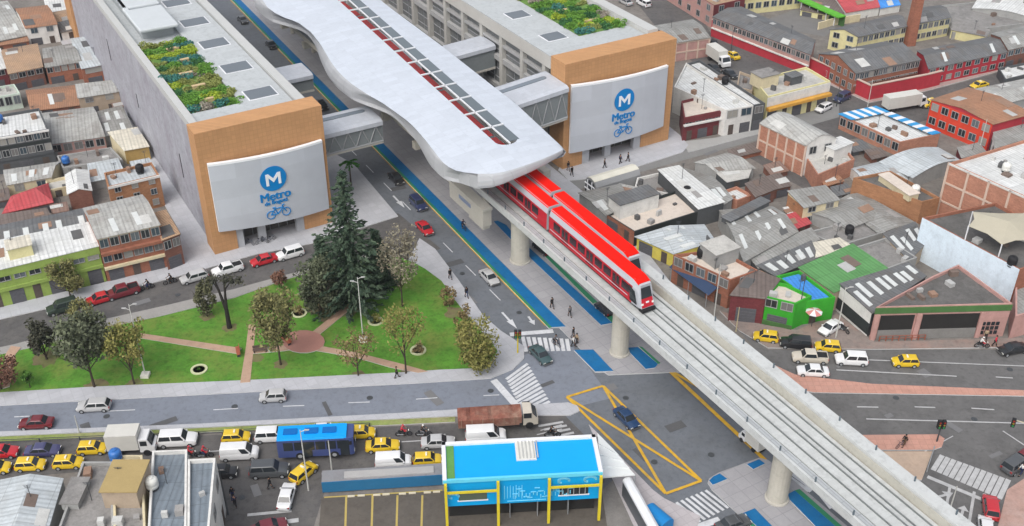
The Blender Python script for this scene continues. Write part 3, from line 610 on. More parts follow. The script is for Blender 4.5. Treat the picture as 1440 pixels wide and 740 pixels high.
for y in (9.2, 20.2, 31.4, 42.3, 53.2, 64): 
    sk = MB().box(10.4, y-1.65, 19.0, 14.5, y+1.65, 19.12).build('roof_light', mat('roof_light_dark', (.13, .15, .17), .35, .08), LB); MB().box(10.2, y-1.85, 19.0, 14.7, y+1.85, 19.06).build('frame', WHITE, sk)
sl = MB(); sl.box(2.6, 38, 20.3, 8.9, 48.5, 20.9); sl.box(2.6, 49.6, 20.3, 8.9, 59, 20.9); sl.box(2.6, 60.2, 20.3, 8.9, 75, 20.9); sl.box(2.6, 48.5, 20.3, 3.6, 60.2, 20.9)
o = sl.build('roof_canopy', mat('canopy_white', (.50, .53, .545), .6, .04), LB); bm = o.modifiers.new('b', 'BEVEL'); bm.width = .25; bm.segments = 3
MB().box(3.2, 40, 18.55, 8.3, 74, 20.3).build('plant_room', mat('plant_room', (.32, .34, .35), .7, .1), LB)
roof_garden(1.6, 7.4, 8.95, 36.5, 18.55, LB, 3, 'left')
RB = thing('station_building', 'concrete gridded building with garden roof, orange frame and blue M sign right of tracks', 'building', ST(132.3, 86.5), AVE)
frame_front(RB, 21.6, 18.5, [(3.8, 5.3), (8.4, 9.6), (14.3, 15.7)], 4.0, 4.2)
sign(RB, 1.0, 19.9, 3.0, 14.9, 3.3, 14.3, .9)
MB().box(1.0, 4.22, 0, 20.6, 96, 17.2).build('wall', mat('grey_glazing', (.15, .16, .165), .35, .25, .12, stain=(.24, .24, .23), stain_amt=.7), RB)
BEIGE = mat('beige_concrete', (.44, .43, .40), .8, .08, .3)
MB().box(-.1, 4.22, 16.2, 20.9, 96, 18.3).build('roof_fascia', BEIGE, RB)
for k in range(13):
    y = 6.2+k*7.0; MB().box(.1, y, 0, .98, y+.9, 16.2).build('column', BEIGE, RB)
for z, h in ((11.2, .9), (14.2, .45), (6.0, .7)): MB().box(.25, 4.22, z, .97, 96, z+h).build('beam', mat('beam_concrete', (.36, .36, .355), .8, .08, .3), RB)
for k in range(12):
    y = 7.2+k*7.0; m = MB()
    for z in (7.6, 9.2, 12.8): m.box(.85, y, z, .99, y+6.0, z+.12)
    m.box(.85, y+3, 6.7, .99, y+3.1, 11.2); m.build('mullion', STEEL, RB)
MB().box(-.1, 4.22, 18.3, 8.4, 96, 18.45).build('roof_deck', DECK, RB); MB().box(8.4, 4.22, 18.3, 18.2, 9.0, 18.45).build('roof_deck', DECK, RB)
MB().box(18.2, 4.22, 18.3, 18.9, 96, 18.36).build('parapet', mat('rim_grey', (.36, .36, .34), .7, .1), RB); MB().box(18.9, 4.22, 18.3, 20.9, 96, 19.0).build('parapet', RIM, RB)
for y in (11, 22.6, 34.2, 45.8):
    sk = MB().box(2.9, y-1.5, 18.45, 6.4, y+1.5, 18.56).build('roof_light', MATS['roof_light_dark'], RB); MB().box(2.7, y-1.7, 18.45, 6.6, y+1.7, 18.50).build('frame', WHITE, sk)
roof_garden(8.5, 9.1, 18.1, 44, 18.3, RB, 6, 'right')
# ---------------------------------------------------------------- viaduct (local x across, y along; origin on the axis)
VT = 67.5
V = thing('railway_viaduct', 'pale concrete railway viaduct on round piers running diagonally to the lower right corner', 'viaduct', ST(80, VT), AVE)
Y0, Y1 = -62, 135
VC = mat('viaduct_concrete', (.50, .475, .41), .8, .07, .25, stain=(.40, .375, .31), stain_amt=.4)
VW = mat('track_slab', (.51, .525, .515), .8, .09, .4, 'tiles', tile=(2.6, .62, .03), mortar=.9, stain=(.44, .45, .435), stain_amt=.5)
VP = mat('parapet_white', (.50, .515, .51), .7, .08, .3, stain=(.42, .42, .40), stain_amt=.5)
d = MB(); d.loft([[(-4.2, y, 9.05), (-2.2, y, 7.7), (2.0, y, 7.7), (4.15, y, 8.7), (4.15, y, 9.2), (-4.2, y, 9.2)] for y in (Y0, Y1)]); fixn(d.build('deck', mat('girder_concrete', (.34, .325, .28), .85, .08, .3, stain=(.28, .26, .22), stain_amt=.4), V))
MB().box(-2.55, Y0, 9.2, 2.45, Y1, 9.34).build('track_bed', VW, V)
MB().box(-3.95, Y0, 9.2, -2.9, Y1, 9.62).build('walkway', mat('walkway_grey', (.42, .44, .45), .8, .12, .4, 'tiles', tile=(.35, 2.0, .05), mortar=.7), V)
MB().box(-4.26, Y0, 9.15, -3.97, Y1, 10.1).build('parapet', VP, V)
r_ = MB(); r_.loft([[(2.75, y, 9.2), (2.9, y, 10.5), (4.35, y, 10.5), (4.35, y, 8.75), (4.15, y, 8.75), (4.15, y, 9.2)] for y in (Y0, Y1)]); fixn(r_.build('parapet', [VP], V))
MB().box(2.70, Y0, 9.22, 2.76, Y1, 10.25).build('parapet_inner_shade', mat('shaded_beige', (.47, .455, .40), .85, .1, .25, stain=(.40, .39, .33)), V)  # thin sheet, shade of the parapet's inner face put into its beige
for x in (-1.45, -.15, .5, 1.85): MB().box(x-.05, Y0, 9.34, x+.05, Y1, 9.5).build('rail', mat('rail_steel', (.17, .18, .18), .5, .2), V)
for k in range(40):
    y = Y0+3+k*5.0
    if y > 40: break
    for x, z in ((-4.05, 10.1), (3.9, 10.5)): MB().box(x-.06, y-.07, z, x+.06, y+.07, z+.6).build('post', mat('post_dark', (.10, .13, .15), .6, .2), V)
for s, rr in ((112.2, 1.32), (87.4, 1.12), (58.0, 1.12), (30, 1.12)):
    x = 66.55-VT; y = s-80; p = MB(); p.lathe([(rr*1.0, 0), (rr, 6.4), (rr*1.25, 7.2), (rr*1.55, 7.72)], (x, y, 0), 20)
    o = p.build('pier', VC, V, smooth=False); MB().lathe([(rr*1.16, .1), (rr*1.16, .3), (rr*1.02, .36)], (x, y, 0), 20).build('footing', CONC, o)
# ---------------------------------------------------------------- trains
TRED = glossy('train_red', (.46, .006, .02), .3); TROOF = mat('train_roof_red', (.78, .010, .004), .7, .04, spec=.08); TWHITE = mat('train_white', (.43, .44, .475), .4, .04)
def train(label, tc, s0, ncar, LC, shown):
    t = thing('metro_train', label, 'train', ST(s0, tc, 9.5), AVE)
    hw = 1.12; zt = 4.0
    def sec(y, k=1.0, dz=0.0): return [(-hw*k, y, .45), (-hw*1.02*k, y, 1.3), (-hw*.98*k, y, 2.9-dz), (-hw*.72*k, y, 3.85-dz), (hw*.72*k, y, 3.85-dz), (hw*.98*k, y, 2.9-dz), (hw*1.02*k, y, 1.3), (hw*k, y, .45)]
    for c in range(ncar):
        y0 = c*(LC+.55); y1 = y0+LC; b = MB()
        if c == 0: rg = [sec(y0+.05, .80, .9), sec(y0+.5, .92, .45), sec(y0+1.6, 1, .05), sec(y1)]; rg[0] = [(x, y0-.25+ (z-.4)*.32, z) for x, y, z in rg[0]]
        else: rg = [sec(y0), sec(y1)]
        for k in range(len(rg)-1):
            a, e = rg[k], rg[k+1]
            for i in range(8):
                j = (i+1) % 8; mi = {0: 0, 1: 0, 2: 1, 3: 1, 4: 1, 5: 0, 6: 0, 7: 2}[i]
                if c == 0 and k < 2: mi = 1 if i != 7 else 2
                b.add([a[i], e[i], e[j], a[j]], [(0, 1, 2, 3)], mi)
        b.add(rg[0], [tuple(range(8))], 1); b.add(rg[-1], [tuple(range(8))[::-1]], 2)
        body = fixn(b.build('carriage', [TRED, TWHITE, BLACK], t))
        r = MB(); ys = y0+(.75 if c == 0 else .1); q0 = 0 if c == 0 else 0
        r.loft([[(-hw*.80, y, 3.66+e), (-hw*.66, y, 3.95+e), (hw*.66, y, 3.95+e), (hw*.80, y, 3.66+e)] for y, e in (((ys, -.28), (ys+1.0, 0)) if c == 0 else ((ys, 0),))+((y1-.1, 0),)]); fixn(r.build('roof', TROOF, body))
        MB().box(-hw*.8, y0+1.0, 0.1, hw*.8, y1-.6, .5).build('underframe', BLACK, body)
        if c < ncar-1: MB().box(-hw*.7, y1, .6, hw*.7, y1+.55, 3.3).build('gangway', BLACK, t)
        if c < shown:
            nb = 9
            for i in range(nb):
                y = y0+2.0+(LC-3.0)*(i+.5)/nb; door = i % 3 == 1; w = (LC-3.0)/nb
                for sx in ((-1,) if c > 1 else (-1, 1)):
                    xa = sx*hw*1.005; m = MB()
                    if door:
                        m.box(xa-.03, y-w*.42, .75, xa+.03, y+w*.42, 2.75); dd = m.build('door', mat('door_dark_red', (.20, .008, .015), .35, .1), body)
                        for e in (-1, 1): MB().box(xa-.05, y+e*w*.2-w*.13, 1.5, xa+.05, y+e*w*.2+w*.13, 2.6).build('door_window', GLASS, dd)
                    else:
                        m.box(xa-.04, y-w*.40, 1.55, xa+.04, y+w*.40, 2.6); m.build('window', glossy('train_glass', (.035, .02, .025), .12), body)
            MB().box(-hw*1.035, y0+2.4, 1.0, -hw*1.0, y1-.3, 1.12).build('stripe', TWHITE, body)
    # cab front
    fy = lambda z: -.25+(z-.4)*.32-.03
    def fp(nm, pts, m, e=.03, par=t): g = MB(); a = [(x, fy(z)-e, z) for x, z in pts]; g.loft([a, [(p[0], p[1]+.08, p[2]) for p in a]]); return fixn(g.build(nm, m, par))
    fp('windscreen', [(-.76, 1.7), (.76, 1.7), (.66, 2.95), (-.66, 2.95)], GLASS)
    fp('front_panel', [(-.84, .6), (.84, .6), (.78, 1.66), (-.78, 1.66)], TRED)
    fp('fleet_mark', [(-.22, 1.1), (.22, 1.1), (.22, 1.3), (-.22, 1.3)], WHITE, .06)
    for sx in (-1, 1): fp('headlight', [(sx*.74-.14, .95), (sx*.74+.14, .95), (sx*.74+.14, 1.15), (sx*.74-.14, 1.15)], glossy('lamp_glass', (.75, .75, .7), .2), .07)
    MB().box(-.95, -.5, .05, .95, .3, .5).build('coupler', BLACK, t)
    # inside the station the track bends gently to the right
    for ch in [c for k in t.children for c in [k]+list(k.children)]:
        for v_ in ch.data.vertices: v_.co.x += .062*min(50, max(0, s0+v_.co.y-126))
    m = MB(); m.add([(-hw*1.02, .5, .8), (-hw*1.03, 1.9, .8), (-hw*1.03, 2.2, 2.75), (-hw*1.0, 1.1, 2.4)], [(0, 1, 2, 3)]); m.add([(-hw*1.06, .5, .8), (-hw*1.06, 1.9, .8), (-hw*1.06, 2.2, 2.75), (-hw*1.03, 1.1, 2.4)], [(0, 1, 2, 3)]); m.build('cab_window', GLASS, t)
    return t
train('red-roofed train leading on the near track, its whole cab front seen', 66.72, 82.9, 6, 20.3, 3)
train('red-roofed train half hidden on the far track behind the leading train', 69.08, 88.4, 6, 18.0, 2)
# ---------------------------------------------------------------- elevated station
SN = thing('elevated_station', 'white wave-shaped station canopy with a long glass slot above the tracks', 'station', ST(110, VT), AVE)
def loc(p, z): s, t = st_of(p); return (t-VT, s-110, z)
ZC = 17.0
topL = [(362, -14), (369, 0), (376, 10), (385, 17.5), (400, 25), (418, 31), (437, 45), (449, 60), (457, 73), (464.5, 86), (474, 99), (486, 111), (497, 120), (509, 128), (522, 136), (536.5, 144), (555, 157), (566, 165), (576, 172.5), (586, 183), (595.6, 194), (606, 207), (615, 219), (622, 227.5), (630.6, 234.8), (641, 240), (654, 242.8)]
sk = [(350, -14), (355.6, 0), (359.5, 13.6), (379, 29), (392, 33), (404, 36), (427.5, 42.8), (441, 58), (445, 70), (449, 82), (458.7, 105), (465, 114), (472, 122.5), (485, 133), (494.5, 140), (511, 146), (530, 152), (549, 160), (562, 172), (573, 184), (584, 196), (593, 212), (601.5, 229), (612, 241), (620, 248), (627, 253), (645, 256.5)]
back = [(-12.3, 118), (-11.5, 108), (-11.0, 98), (-11.3, 92)]
def chaik(pts, k=2):
    for _ in range(k):
        o_ = [pts[0]]
        for p, q in zip(pts, pts[1:]): o_ += [tuple(a*.75+b*.25 for a, b in zip(p, q)), tuple(a*.25+b*.75 for a, b in zip(p, q))]
        pts = o_+[pts[-1]]
    return pts
TL = [(x, y, ZC) for x, y in back[:3]]+[loc(at(*p, ZC), ZC) for p in topL]; SK = [(x-.8, y, ZC-2.5) for x, y in back[:3]]+[loc(at(*p, ZC-2.4), ZC-2.4) for p in sk]
front = [loc(at(*p, ZC), ZC) for p in ((672, 244.6), (693, 244.5), (708, 242), (722, 238.2), (745, 230.5), (765, 223), (782, 215.5), (792, 210.5))]
right = [loc(at(*p, ZC), ZC) for p in ((785, 202), (723, 144), (700, 126.5), (624, 67), (560, 19.5), (534.5, 0), (515, -15))]+[(8.5, 98, ZC), (8.6, 108, ZC), (8.8, 118, ZC)]
slotc = [loc(at(*p, ZC), ZC) for p in ((478, 0), (605, 115), (700, 203))]
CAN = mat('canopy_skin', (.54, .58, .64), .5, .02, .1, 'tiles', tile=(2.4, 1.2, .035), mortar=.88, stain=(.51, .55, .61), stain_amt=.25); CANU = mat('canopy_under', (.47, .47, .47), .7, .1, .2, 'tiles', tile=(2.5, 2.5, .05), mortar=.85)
# stations along the canopy: left edge and right edge sampled at equal distances along, slot cut out between
def xat(line, y):
    b_ = None
    for p, q in zip(line, line[1:]):
        if (p[1]-y)*(q[1]-y) <= 0 and abs(p[1]-q[1]) > 1e-6: return p[0]+(q[0]-p[0])*(y-p[1])/(q[1]-p[1])
    return None
assert len(TL) == len(SK)
TL = TL
nose = min(p[1] for p in TL); tipy = min(p[1] for p in front+right)
ymax = 112.0; SY0, SY1 = 6.4, 108.0   # slot ends
sxl = lambda y: -2.6+.052*(y-6); sxr = lambda y: sxl(y)+3.55
yv = [SY1+2]+[SY1-(SY1-SY0)*i/60 for i in range(61)]
mB = MB(); ctr = lambda x, w0, w1: ZC+.55*math.sin(math.pi*min(1, max(0, (x-w0)/(w1-w0))))
prev = None
for y in yv:
    xl = xat(TL, y); xr = xat(right, y)
    xl = -11.2 if xl is None else xl; xr = 6.5 if xr is None else xr
    a, b_ = sxl(y), sxr(y); rw = [(xl+(a-xl)*k/6, y) for k in range(7)]+[(b_+(xr-b_)*k/5, y) for k in range(6)]
    rw = [(x, yy, ctr(x, xl, xr)) for x, yy in rw]
    if prev:
        for k in range(12):
            if k != 6: mB.add([prev[k], rw[k], rw[k+1], prev[k+1]], [(0, 1, 2, 3)])
    prev = rw
# front apron: from the slot's end out to the edge outline
end = prev; rim = [p for p in TL if p[1] < SY0]+front+[p for p in right if p[1] < SY0]
rim = [end[0]]+rim+[end[12]]
arcp = [(sxl(SY0)+1.675-1.675*math.cos(math.pi*i/10), SY0-1.5*math.sin(math.pi*i/10), ZC+.5) for i in range(11)]
inner = end[0:7]+arcp[1:-1]+end[7:13]
def resamp(pts, n):
    L_ = [0]
    for p, q in zip(pts, pts[1:]): L_.append(L_[-1]+(Vector(q)-Vector(p)).length)
    out = []
    for i in range(n):
        d_ = L_[-1]*i/(n-1); k = max(j for j in range(len(L_)) if L_[j] <= d_+1e-9); k = min(k, len(pts)-2)
        f_ = (d_-L_[k])/max(1e-9, L_[k+1]-L_[k]); out.append(tuple(Vector(pts[k]).lerp(Vector(pts[k+1]), f_)))
    return out
A_ = resamp(inner, 60); B_ = resamp(rim, 60); prev = A_
for j in range(1, 7):
    k = j/6; cur = [tuple(Vector(p).lerp(Vector(q), k)) for p, q in zip(A_, B_)]
    cur = [(x, y, ZC+(z0-ZC)*(1-k*k)) for (x, y, _), (_, _, z0) in zip(cur, A_)]
    for i in range(59): mB.add([prev[i], cur[i], cur[i+1], prev[i+1]], [(0, 1, 2, 3)])
    prev = cur
fixn(mB.build('canopy', CAN, SN, smooth=True))
# rolled left skirt and soffit, thin right and front edge
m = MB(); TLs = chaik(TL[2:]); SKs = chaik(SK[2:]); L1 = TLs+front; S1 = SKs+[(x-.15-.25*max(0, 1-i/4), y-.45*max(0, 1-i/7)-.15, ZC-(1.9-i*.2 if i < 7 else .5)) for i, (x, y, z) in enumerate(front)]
rows = []
for (a, s_) in zip(L1, S1):
    a = Vector(a); s_ = Vector(s_); o_ = Vector((s_.x-a.x, s_.y-a.y, 0)); 
    rows.append([a, a+o_*.45+Vector((0, 0, -.12*(a.z-s_.z))), a+o_*.85+Vector((0, 0, -.45*(a.z-s_.z))), a+o_*1.0+Vector((0, 0, -.8*(a.z-s_.z))), a+o_*.9+Vector((0, 0, -(a.z-s_.z)))])
for r0, r1 in zip(rows, rows[1:]):
    for k in range(4): m.add([r0[k], r1[k], r1[k+1], r0[k+1]], [(0, 1, 2, 3)])
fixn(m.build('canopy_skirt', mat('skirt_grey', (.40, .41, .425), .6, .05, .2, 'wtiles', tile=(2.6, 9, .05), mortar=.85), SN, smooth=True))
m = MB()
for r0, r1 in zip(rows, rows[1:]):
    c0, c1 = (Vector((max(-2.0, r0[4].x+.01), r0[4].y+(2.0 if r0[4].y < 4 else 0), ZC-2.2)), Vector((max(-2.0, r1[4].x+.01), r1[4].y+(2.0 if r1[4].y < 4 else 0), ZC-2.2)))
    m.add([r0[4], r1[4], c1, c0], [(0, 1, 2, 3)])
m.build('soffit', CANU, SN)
m = MB(); rr = front[-1:]+right[:-3]
for p, q in zip(rr, rr[1:]):
    P_, Q_ = Vector(p), Vector(q); o_ = Vector((.5, 0, -.5)); m.add([P_, Q_, Q_+o_, P_+o_], [(0, 1, 2, 3)]); m.add([P_+o_, Q_+o_, Q_+Vector((0, 0, -1.1)), P_+Vector((0, 0, -1.1))], [(0, 1, 2, 3)]); m.add([P_+Vector((0, 0, -1.1)), Q_+Vector((0, 0, -1.1)), Q_+Vector((-1.2, 0, -1.15)), P_+Vector((-1.2, 0, -1.15))], [(0, 1, 2, 3)])
m.build('canopy_edge', mat('edge_grey', (.46, .49, .53), .5, .05), SN)
# glass slot: panes and glazing bars
GL = bpy.data.materials.new('clear_roof_glass'); GL.use_nodes = True; nt = GL.node_tree; bs = nt.nodes['Principled BSDF']; bs.inputs['Base Color'].default_value = (.2, .22, .23, 1); bs.inputs['Roughness'].default_value = .15
tr = nt.nodes.new('ShaderNodeBsdfTransparent'); mx = nt.nodes.new('ShaderNodeMixShader'); mx.inputs[0].default_value = .07; nt.links.new(tr.outputs[0], mx.inputs[1]); nt.links.new(bs.outputs[0], mx.inputs[2]); nt.links.new(mx.outputs[0], nt.nodes['Material Output'].inputs[0])
GR = glossy('slot_glass_grey', (.11, .135, .15), .25)
ys = [SY0-1.0+5.3*i for i in range(20)]
for i, (y0, y1) in enumerate(zip(ys, ys[1:])):
    if y1 > SY1: break
    for k, (u0, u1) in enumerate(((0, .48), (.48, 1))):
        g = MB(); x = lambda u, y: sxl(y)+(sxr(y)-sxl(y))*u
        if i == 0: y0a = y0+.3*(1)
        else: y0a = y0
        g.add([(x(u0, y), y, ZC+.46+e) for y, e in ((y0a, 0), (y1, 0))]+[(x(u1, y), y, ZC+.46) for y in (y1, y0a)]+[(x(u0, y), y, ZC+.50) for y in (y0a, y1)]+[(x(u1, y), y, ZC+.50) for y in (y1, y0a)], [(0, 1, 2, 3), (4, 5, 6, 7)])
        g.build('roof_pane', GL if k == 0 else GR, SN)
    g = MB(); g.obox(((sxl(y1)+sxr(y1))/2, y1, ZC+.56), (3.6, .22, .2)); g.build('glazing_bar', WHITE, SN)
g = MB(); g.loft([[(sxl(y)+1.70-.09, y, ZC+.45), (sxl(y)+1.70+.09, y, ZC+.45), (sxl(y)+1.70+.09, y, ZC+.66), (sxl(y)+1.70-.09, y, ZC+.66)] for y in (SY0-1.4, SY1)]); g.build('ridge_bar', WHITE, SN)
# platforms, end block and columns under the canopy
b = MB(); b.box(-4.55, 12, 9.0, -4.3, 100, 9.9); b.box(6.4, 8, 8.6, 7.6, 100, 9.7); b.build('platform', VC, SN)
b = MB(); b.box(-5.7, 4.4, 5.9, -4.35, 14.5, 8.5); b.box(-5.9, 4.1, 8.5, -4.35, 14.8, 8.9); b.box(-5.5, 4.8, 5.2, -4.4, 9, 5.9); b.build('end_block', CONC, SN)
MB().box(-5.76, 8, 7.2, -5.69, 11.5, 7.8).build('name_strip', mat('strip_blue_grey', (.2, .24, .34), .5, .1), SN)
b = MB(); b.box(-4.56, 16, 9.95, -4.36, 100, 12.6); b.build('side_glazing', mat('platform_glazing', (.22, .23, .23), .3, .2, .2), SN)
for k in range(8):
    for x in (2.2, 5.8):
        o = MB().lathe([(.5, 0), (.5, 6.6)], (x, 18+k*12, 0), 12).build('column', VC, SN)
    MB().box(-4.0, 17.4+k*12, 6.4, 6.2, 18.6+k*12, 7.6).build('cross_beam', VC, SN)
# footbridges between the buildings and the station
def bridge(label, s0, s1, t0, t1, zf, zr, truss=True, slot=True, drop=0.0, tilt=None):
    w = s1-s0; t = thing('footbridge', label, 'bridge', ST(s0, t0), AVE); Lh = t1-t0
    z2 = zr+drop; m = MB()
    rg = []
    for x, zz in ((0, zr), (Lh, z2)):
        rg.append([(x, -.3, zz-.9), (x, -.25, zz-.25), (x, .4, zz), (x, w-.4, zz), (x, w+.25, zz-.25), (x, w+.3, zz-.9)])
    m.loft(rg); fixn(m.build('roof', mat('bridge_roof', (.46, .485, .53), .5, .04, .2, 'tiles', tile=(.75, .75, .04), mortar=.9), t))
    MB().loft([[(x, -.1, z-.35), (x, w+.1, z-.35), (x, w+.1, z), (x, -.1, z)] for x, z in ((0, zf), (Lh, zf+drop))]).build('deck', CONC, t)
    if slot:
        g = MB(); cy = w*.68; n = 8; o0 = []
        for cx, a0 in ((Lh*.14, 90), (Lh*.86, -90)): o0 += [(cx+.5*math.cos(R(a0+180*i/n)), cy+.5*math.sin(R(a0+180*i/n))) for i in range(n+1)]
        zz = lambda x: zr+drop*x/Lh
        g.loft([[(x, y, zz(x)+.01) for x, y in o0], [(x, y, zz(x)+.1) for x, y in o0]]); g.build('roof_light', PGLASS, t)
    for y in (0, w-.1):
        g = MB(); g.add([(0, y, zf), (Lh, y, zf+drop), (Lh, y, z2-.8), (0, y, zr-.8), (0, y+.1, zf), (Lh, y+.1, zf+drop), (Lh, y+.1, z2-.8), (0, y+.1, zr-.8)], [(0, 1, 2, 3), (4, 5, 6, 7)])
        g.build('side_glazing', mat('bridge_glazing', (.20, .22, .225), .3, .15, .3), t)
        if truss:
            g = MB(); n = 5
            for i in range(n):
                xa, xb = Lh*i/n, Lh*(i+1)/n; yy = y-.08 if y == 0 else y+.18
                g.tube((xa, yy, zf+drop*i/n+.1), ((xa+xb)/2, yy, zr-.9+drop*(i+.5)/n), .1, n=5); g.tube(((xa+xb)/2, yy, zr-.9+drop*(i+.5)/n), (xb, yy, zf+.1+drop*(i+1)/n), .1, n=5)
            g.tube((0, y-.08, zf+.1), (Lh, y-.08, zf+drop+.1), .14, n=5); g.build('truss', STEEL, t)
    for x in (1.0,): MB().lathe([(.3, 0), (.3, zf-.35)], (x, w/2, 0), 10).build('column', STEEL, t)
    return t
bridge('white roofed footbridge on a steel truss between the left building and the canopy', 140.4, 146.4, 47.2, 58.6, 8.9, 12.6)
bridge('second white footbridge farther up the avenue at the left building', 164, 169.5, 46.6, 56.5, 8.9, 11.8, False, False)
bridge('white ramp with oval roof light joining the right building beside its orange frame', 131.2, 138.2, 74.6, 86.4, 9.0, 14.4, True, True, 1.0)
bridge('small white footbridge crossing to the gridded right building farther back', 155.5, 160.5, 75.2, 87.0, 9.0, 13.2, False, False, .6)
# ---------------------------------------------------------------- vehicles (x forward, origin on the ground)
PAINT = dict(yellow=(.68, .46, .02), white=(.72, .72, .72), silver=(.45, .45, .45), red=(.48, .02, .03), dred=(.14, .012, .018), maroon=(.16, .02, .03), black=(.018, .018, .02), dgrey=(.075, .08, .085), navy=(.03, .04, .10), green=(.03, .045, .035), teal=(.045, .085, .09), blue=(.02, .05, .12), beige=(.55, .50, .42), purple=(.06, .06, .14))
def paint(k): return glossy('paint_'+k, PAINT[k], .28, 0, .6)
LAMP = glossy('lamp_glass', (.75, .75, .7), .2); TAIL = glossy('tail_lamp', (.35, .01, .01), .3)
KINDS = dict( # L, W, belt z, roof z, bonnet length, windscreen run, boot length, rear-window run
 hatch=(3.6, 1.56, .92, 1.48, .85, .55, .05, .3), sedan=(4.3, 1.68, .90, 1.42, 1.05, .7, .75, .55), suv=(4.4, 1.78, 1.05, 1.72, 1.1, .5, .05, .25), wagon=(4.3, 1.68, .92, 1.48, 1.05, .6, .05, .45),
 van=(4.7, 1.78, 1.15, 1.98, .75, .7, .02, .08), pickup=(4.9, 1.76, 1.05, 1.70, 1.25, .5, 1.55, .2))
VEH = {}
def vehicle_meshes(kind):
    if kind in VEH: return VEH[kind]
    L_, Wd, zb, zr, bon, ws, boot, rw = KINDS[kind]; h = Wd/2; x1, x0 = L_/2, -L_/2; out = []
    def ring(x, k, zl, zt, kt=.94): return [(x, -h*k*.96, zl), (x, -h*k, zl+.18), (x, -h*k*.995, zt*.72), (x, -h*k*kt, zt), (x, h*k*kt, zt), (x, h*k*.995, zt*.72), (x, h*k, zl+.18), (x, h*k*.96, zl)]
    hz = zb*(.90 if kind != 'van' else .93)
    b = MB(); rg = [ring(x0, .84, .36, zb*.86), ring(x0+.12, .95, .27, zb*.97), ring(x0+.7, 1, .24, zb), ring(x1-bon-ws*.2, 1, .24, zb), ring(x1-bon*.45, .98, .24, hz), ring(x1-.14, .93, .27, hz*.9), ring(x1, .80, .36, hz*.72)]
    b.loft(rg)
    # cabin
    cb0, cb1 = x0+max(boot, .06), x1-bon; kw, kr = .93, .78; zt = zr
    base = [(cb0, -h*kw, zb-.02), (cb1, -h*kw, zb-.02), (cb1, h*kw, zb-.02), (cb0, h*kw, zb-.02)]
    mid = [(cb0+rw*.92, -h*kr*1.02, zt-.06), (cb1-ws*.94, -h*kr*1.02, zt-.06), (cb1-ws*.94, h*kr*1.02, zt-.06), (cb0+rw*.92, h*kr*1.02, zt-.06)]
    top = [(cb0+rw+.12, -h*kr*.88, zt), (cb1-ws-.14, -h*kr*.88, zt), (cb1-ws-.14, h*kr*.88, zt), (cb0+rw+.12, h*kr*.88, zt)]
    if kind == 'pickup':
        b2 = MB(); bx0 = x0+.1; bx1 = cb0-.06
        b2.box(bx0, -h*.82, zb, bx1, h*.82, zb+.012)
        out.append(('load_bed', b2.mesh('load_bed', BLACK), None))
        for sy in (-1, 1): b.box(bx0, sy*h*.88-.05, zb-.05, bx1, sy*h*.88+.05, zb+.16)
        b.box(bx0-.02, -h*.88, zb-.05, bx0+.06, h*.88, zb+.16)
    b.loft([base, mid, top])
    for sy in (-1, 1): b.box(cb1-ws*.25-.12, sy*(h+.02)-.08, zb-.02, cb1-ws*.25+.04, sy*(h+.02)+.08, zb+.13)
    me = b.mesh('body', paint('white')); bm = bmesh.new(); bm.from_mesh(me); bmesh.ops.recalc_face_normals(bm, faces=bm.faces)
    bmesh.ops.bevel(bm, geom=list(bm.edges), offset=.045, segments=2, affect='EDGES', profile=.5, clamp_overlap=True)
    for f_ in bm.faces: f_.smooth = True
    bm.to_mesh(me); bm.free()
    out.insert(0, ('body', me, 'paint'))
    def pane(nm, qs, e=.02):
        g = MB()
        for q_ in qs:
            q_ = [Vector(p) for p in q_]; n_ = (q_[1]-q_[0]).cross(q_[2]-q_[0]).normalized(); c_ = sum(q_, Vector())/4
            if n_.dot(c_-Vector((0, 0, zb))) < 0: n_ = -n_
            k = [c_+(p-c_)*.90+n_*e for p in q_]; g.loft([[p-n_*.03 for p in k], k])
        out.append((nm, g.mesh(nm, GLASS), None))
    B_, M_ = [Vector(p) for p in base], [Vector(p) for p in mid]
    pane('windscreen', [[B_[1], B_[2], M_[2], M_[1]]]); pane('rear_window', [[B_[0], B_[3], M_[3], M_[0]]])
    n = {'van': 1, 'pickup': 1}.get(kind, 2)
    for a, c in ((0, 1), (3, 2)):
        lo = lambda u: B_[a].lerp(B_[c], u)+Vector((0, 0, .05)); hi = lambda u: M_[a].lerp(M_[c], u)
        for u0, u1 in ([(.70, .97)] if kind == 'van' else [(.02, .98)] if kind == 'pickup' else [(.03, .5), (.5, .97)]): pane('side_window', [[lo(u0), lo(u1), hi(u1), hi(u0)]])
    for sx in (x1-.72, x0+.72):
        for sy in (-1, 1):
            g = MB(); g.tube((sx, sy*(h-.16), .31), (sx, sy*(h+.03), .31), .31, n=16); g.tube((sx, sy*(h+.03), .31), (sx, sy*(h+.04), .31), .19, n=10, m=1); out.append(('wheel', g.mesh('wheel', [BLACK, STEEL]), None))
    for sy in (-1, 1):
        g = MB(); g.box(x1-.20, sy*h*.66-.17, hz*.62, x1-.02, sy*h*.66+.17, hz*.82); out.append(('headlight', g.mesh('headlight', LAMP), None))
        g = MB(); g.box(x0+.0, sy*h*.74-.13, zb*.62, x0+.10, sy*h*.74+.13, zb*.90); out.append(('taillight', g.mesh('taillight', TAIL), None))
    g = MB(); g.box(x1-.06, -h*.8, .3, x1+.05, h*.8, .46); out.append(('bumper', g.mesh('bumper', mat('bumper_grey', (.12, .12, .12), .6, .1)), None))
    VEH[kind] = out; return out
NAMEOF = dict(hatch='parked_car', sedan='car', suv='car', wagon='car', van='van', pickup='pickup_truck')
def head(px, d):
    """ground point and heading for a pixel and a pixel direction"""
    a = at(px[0], px[1], .5); c = at(px[0]+d[0], px[1]+d[1], .5); return a, math.atan2(c.y-a.y, c.x-a.x)
LD, RD = (-60, 16), (60, -3)
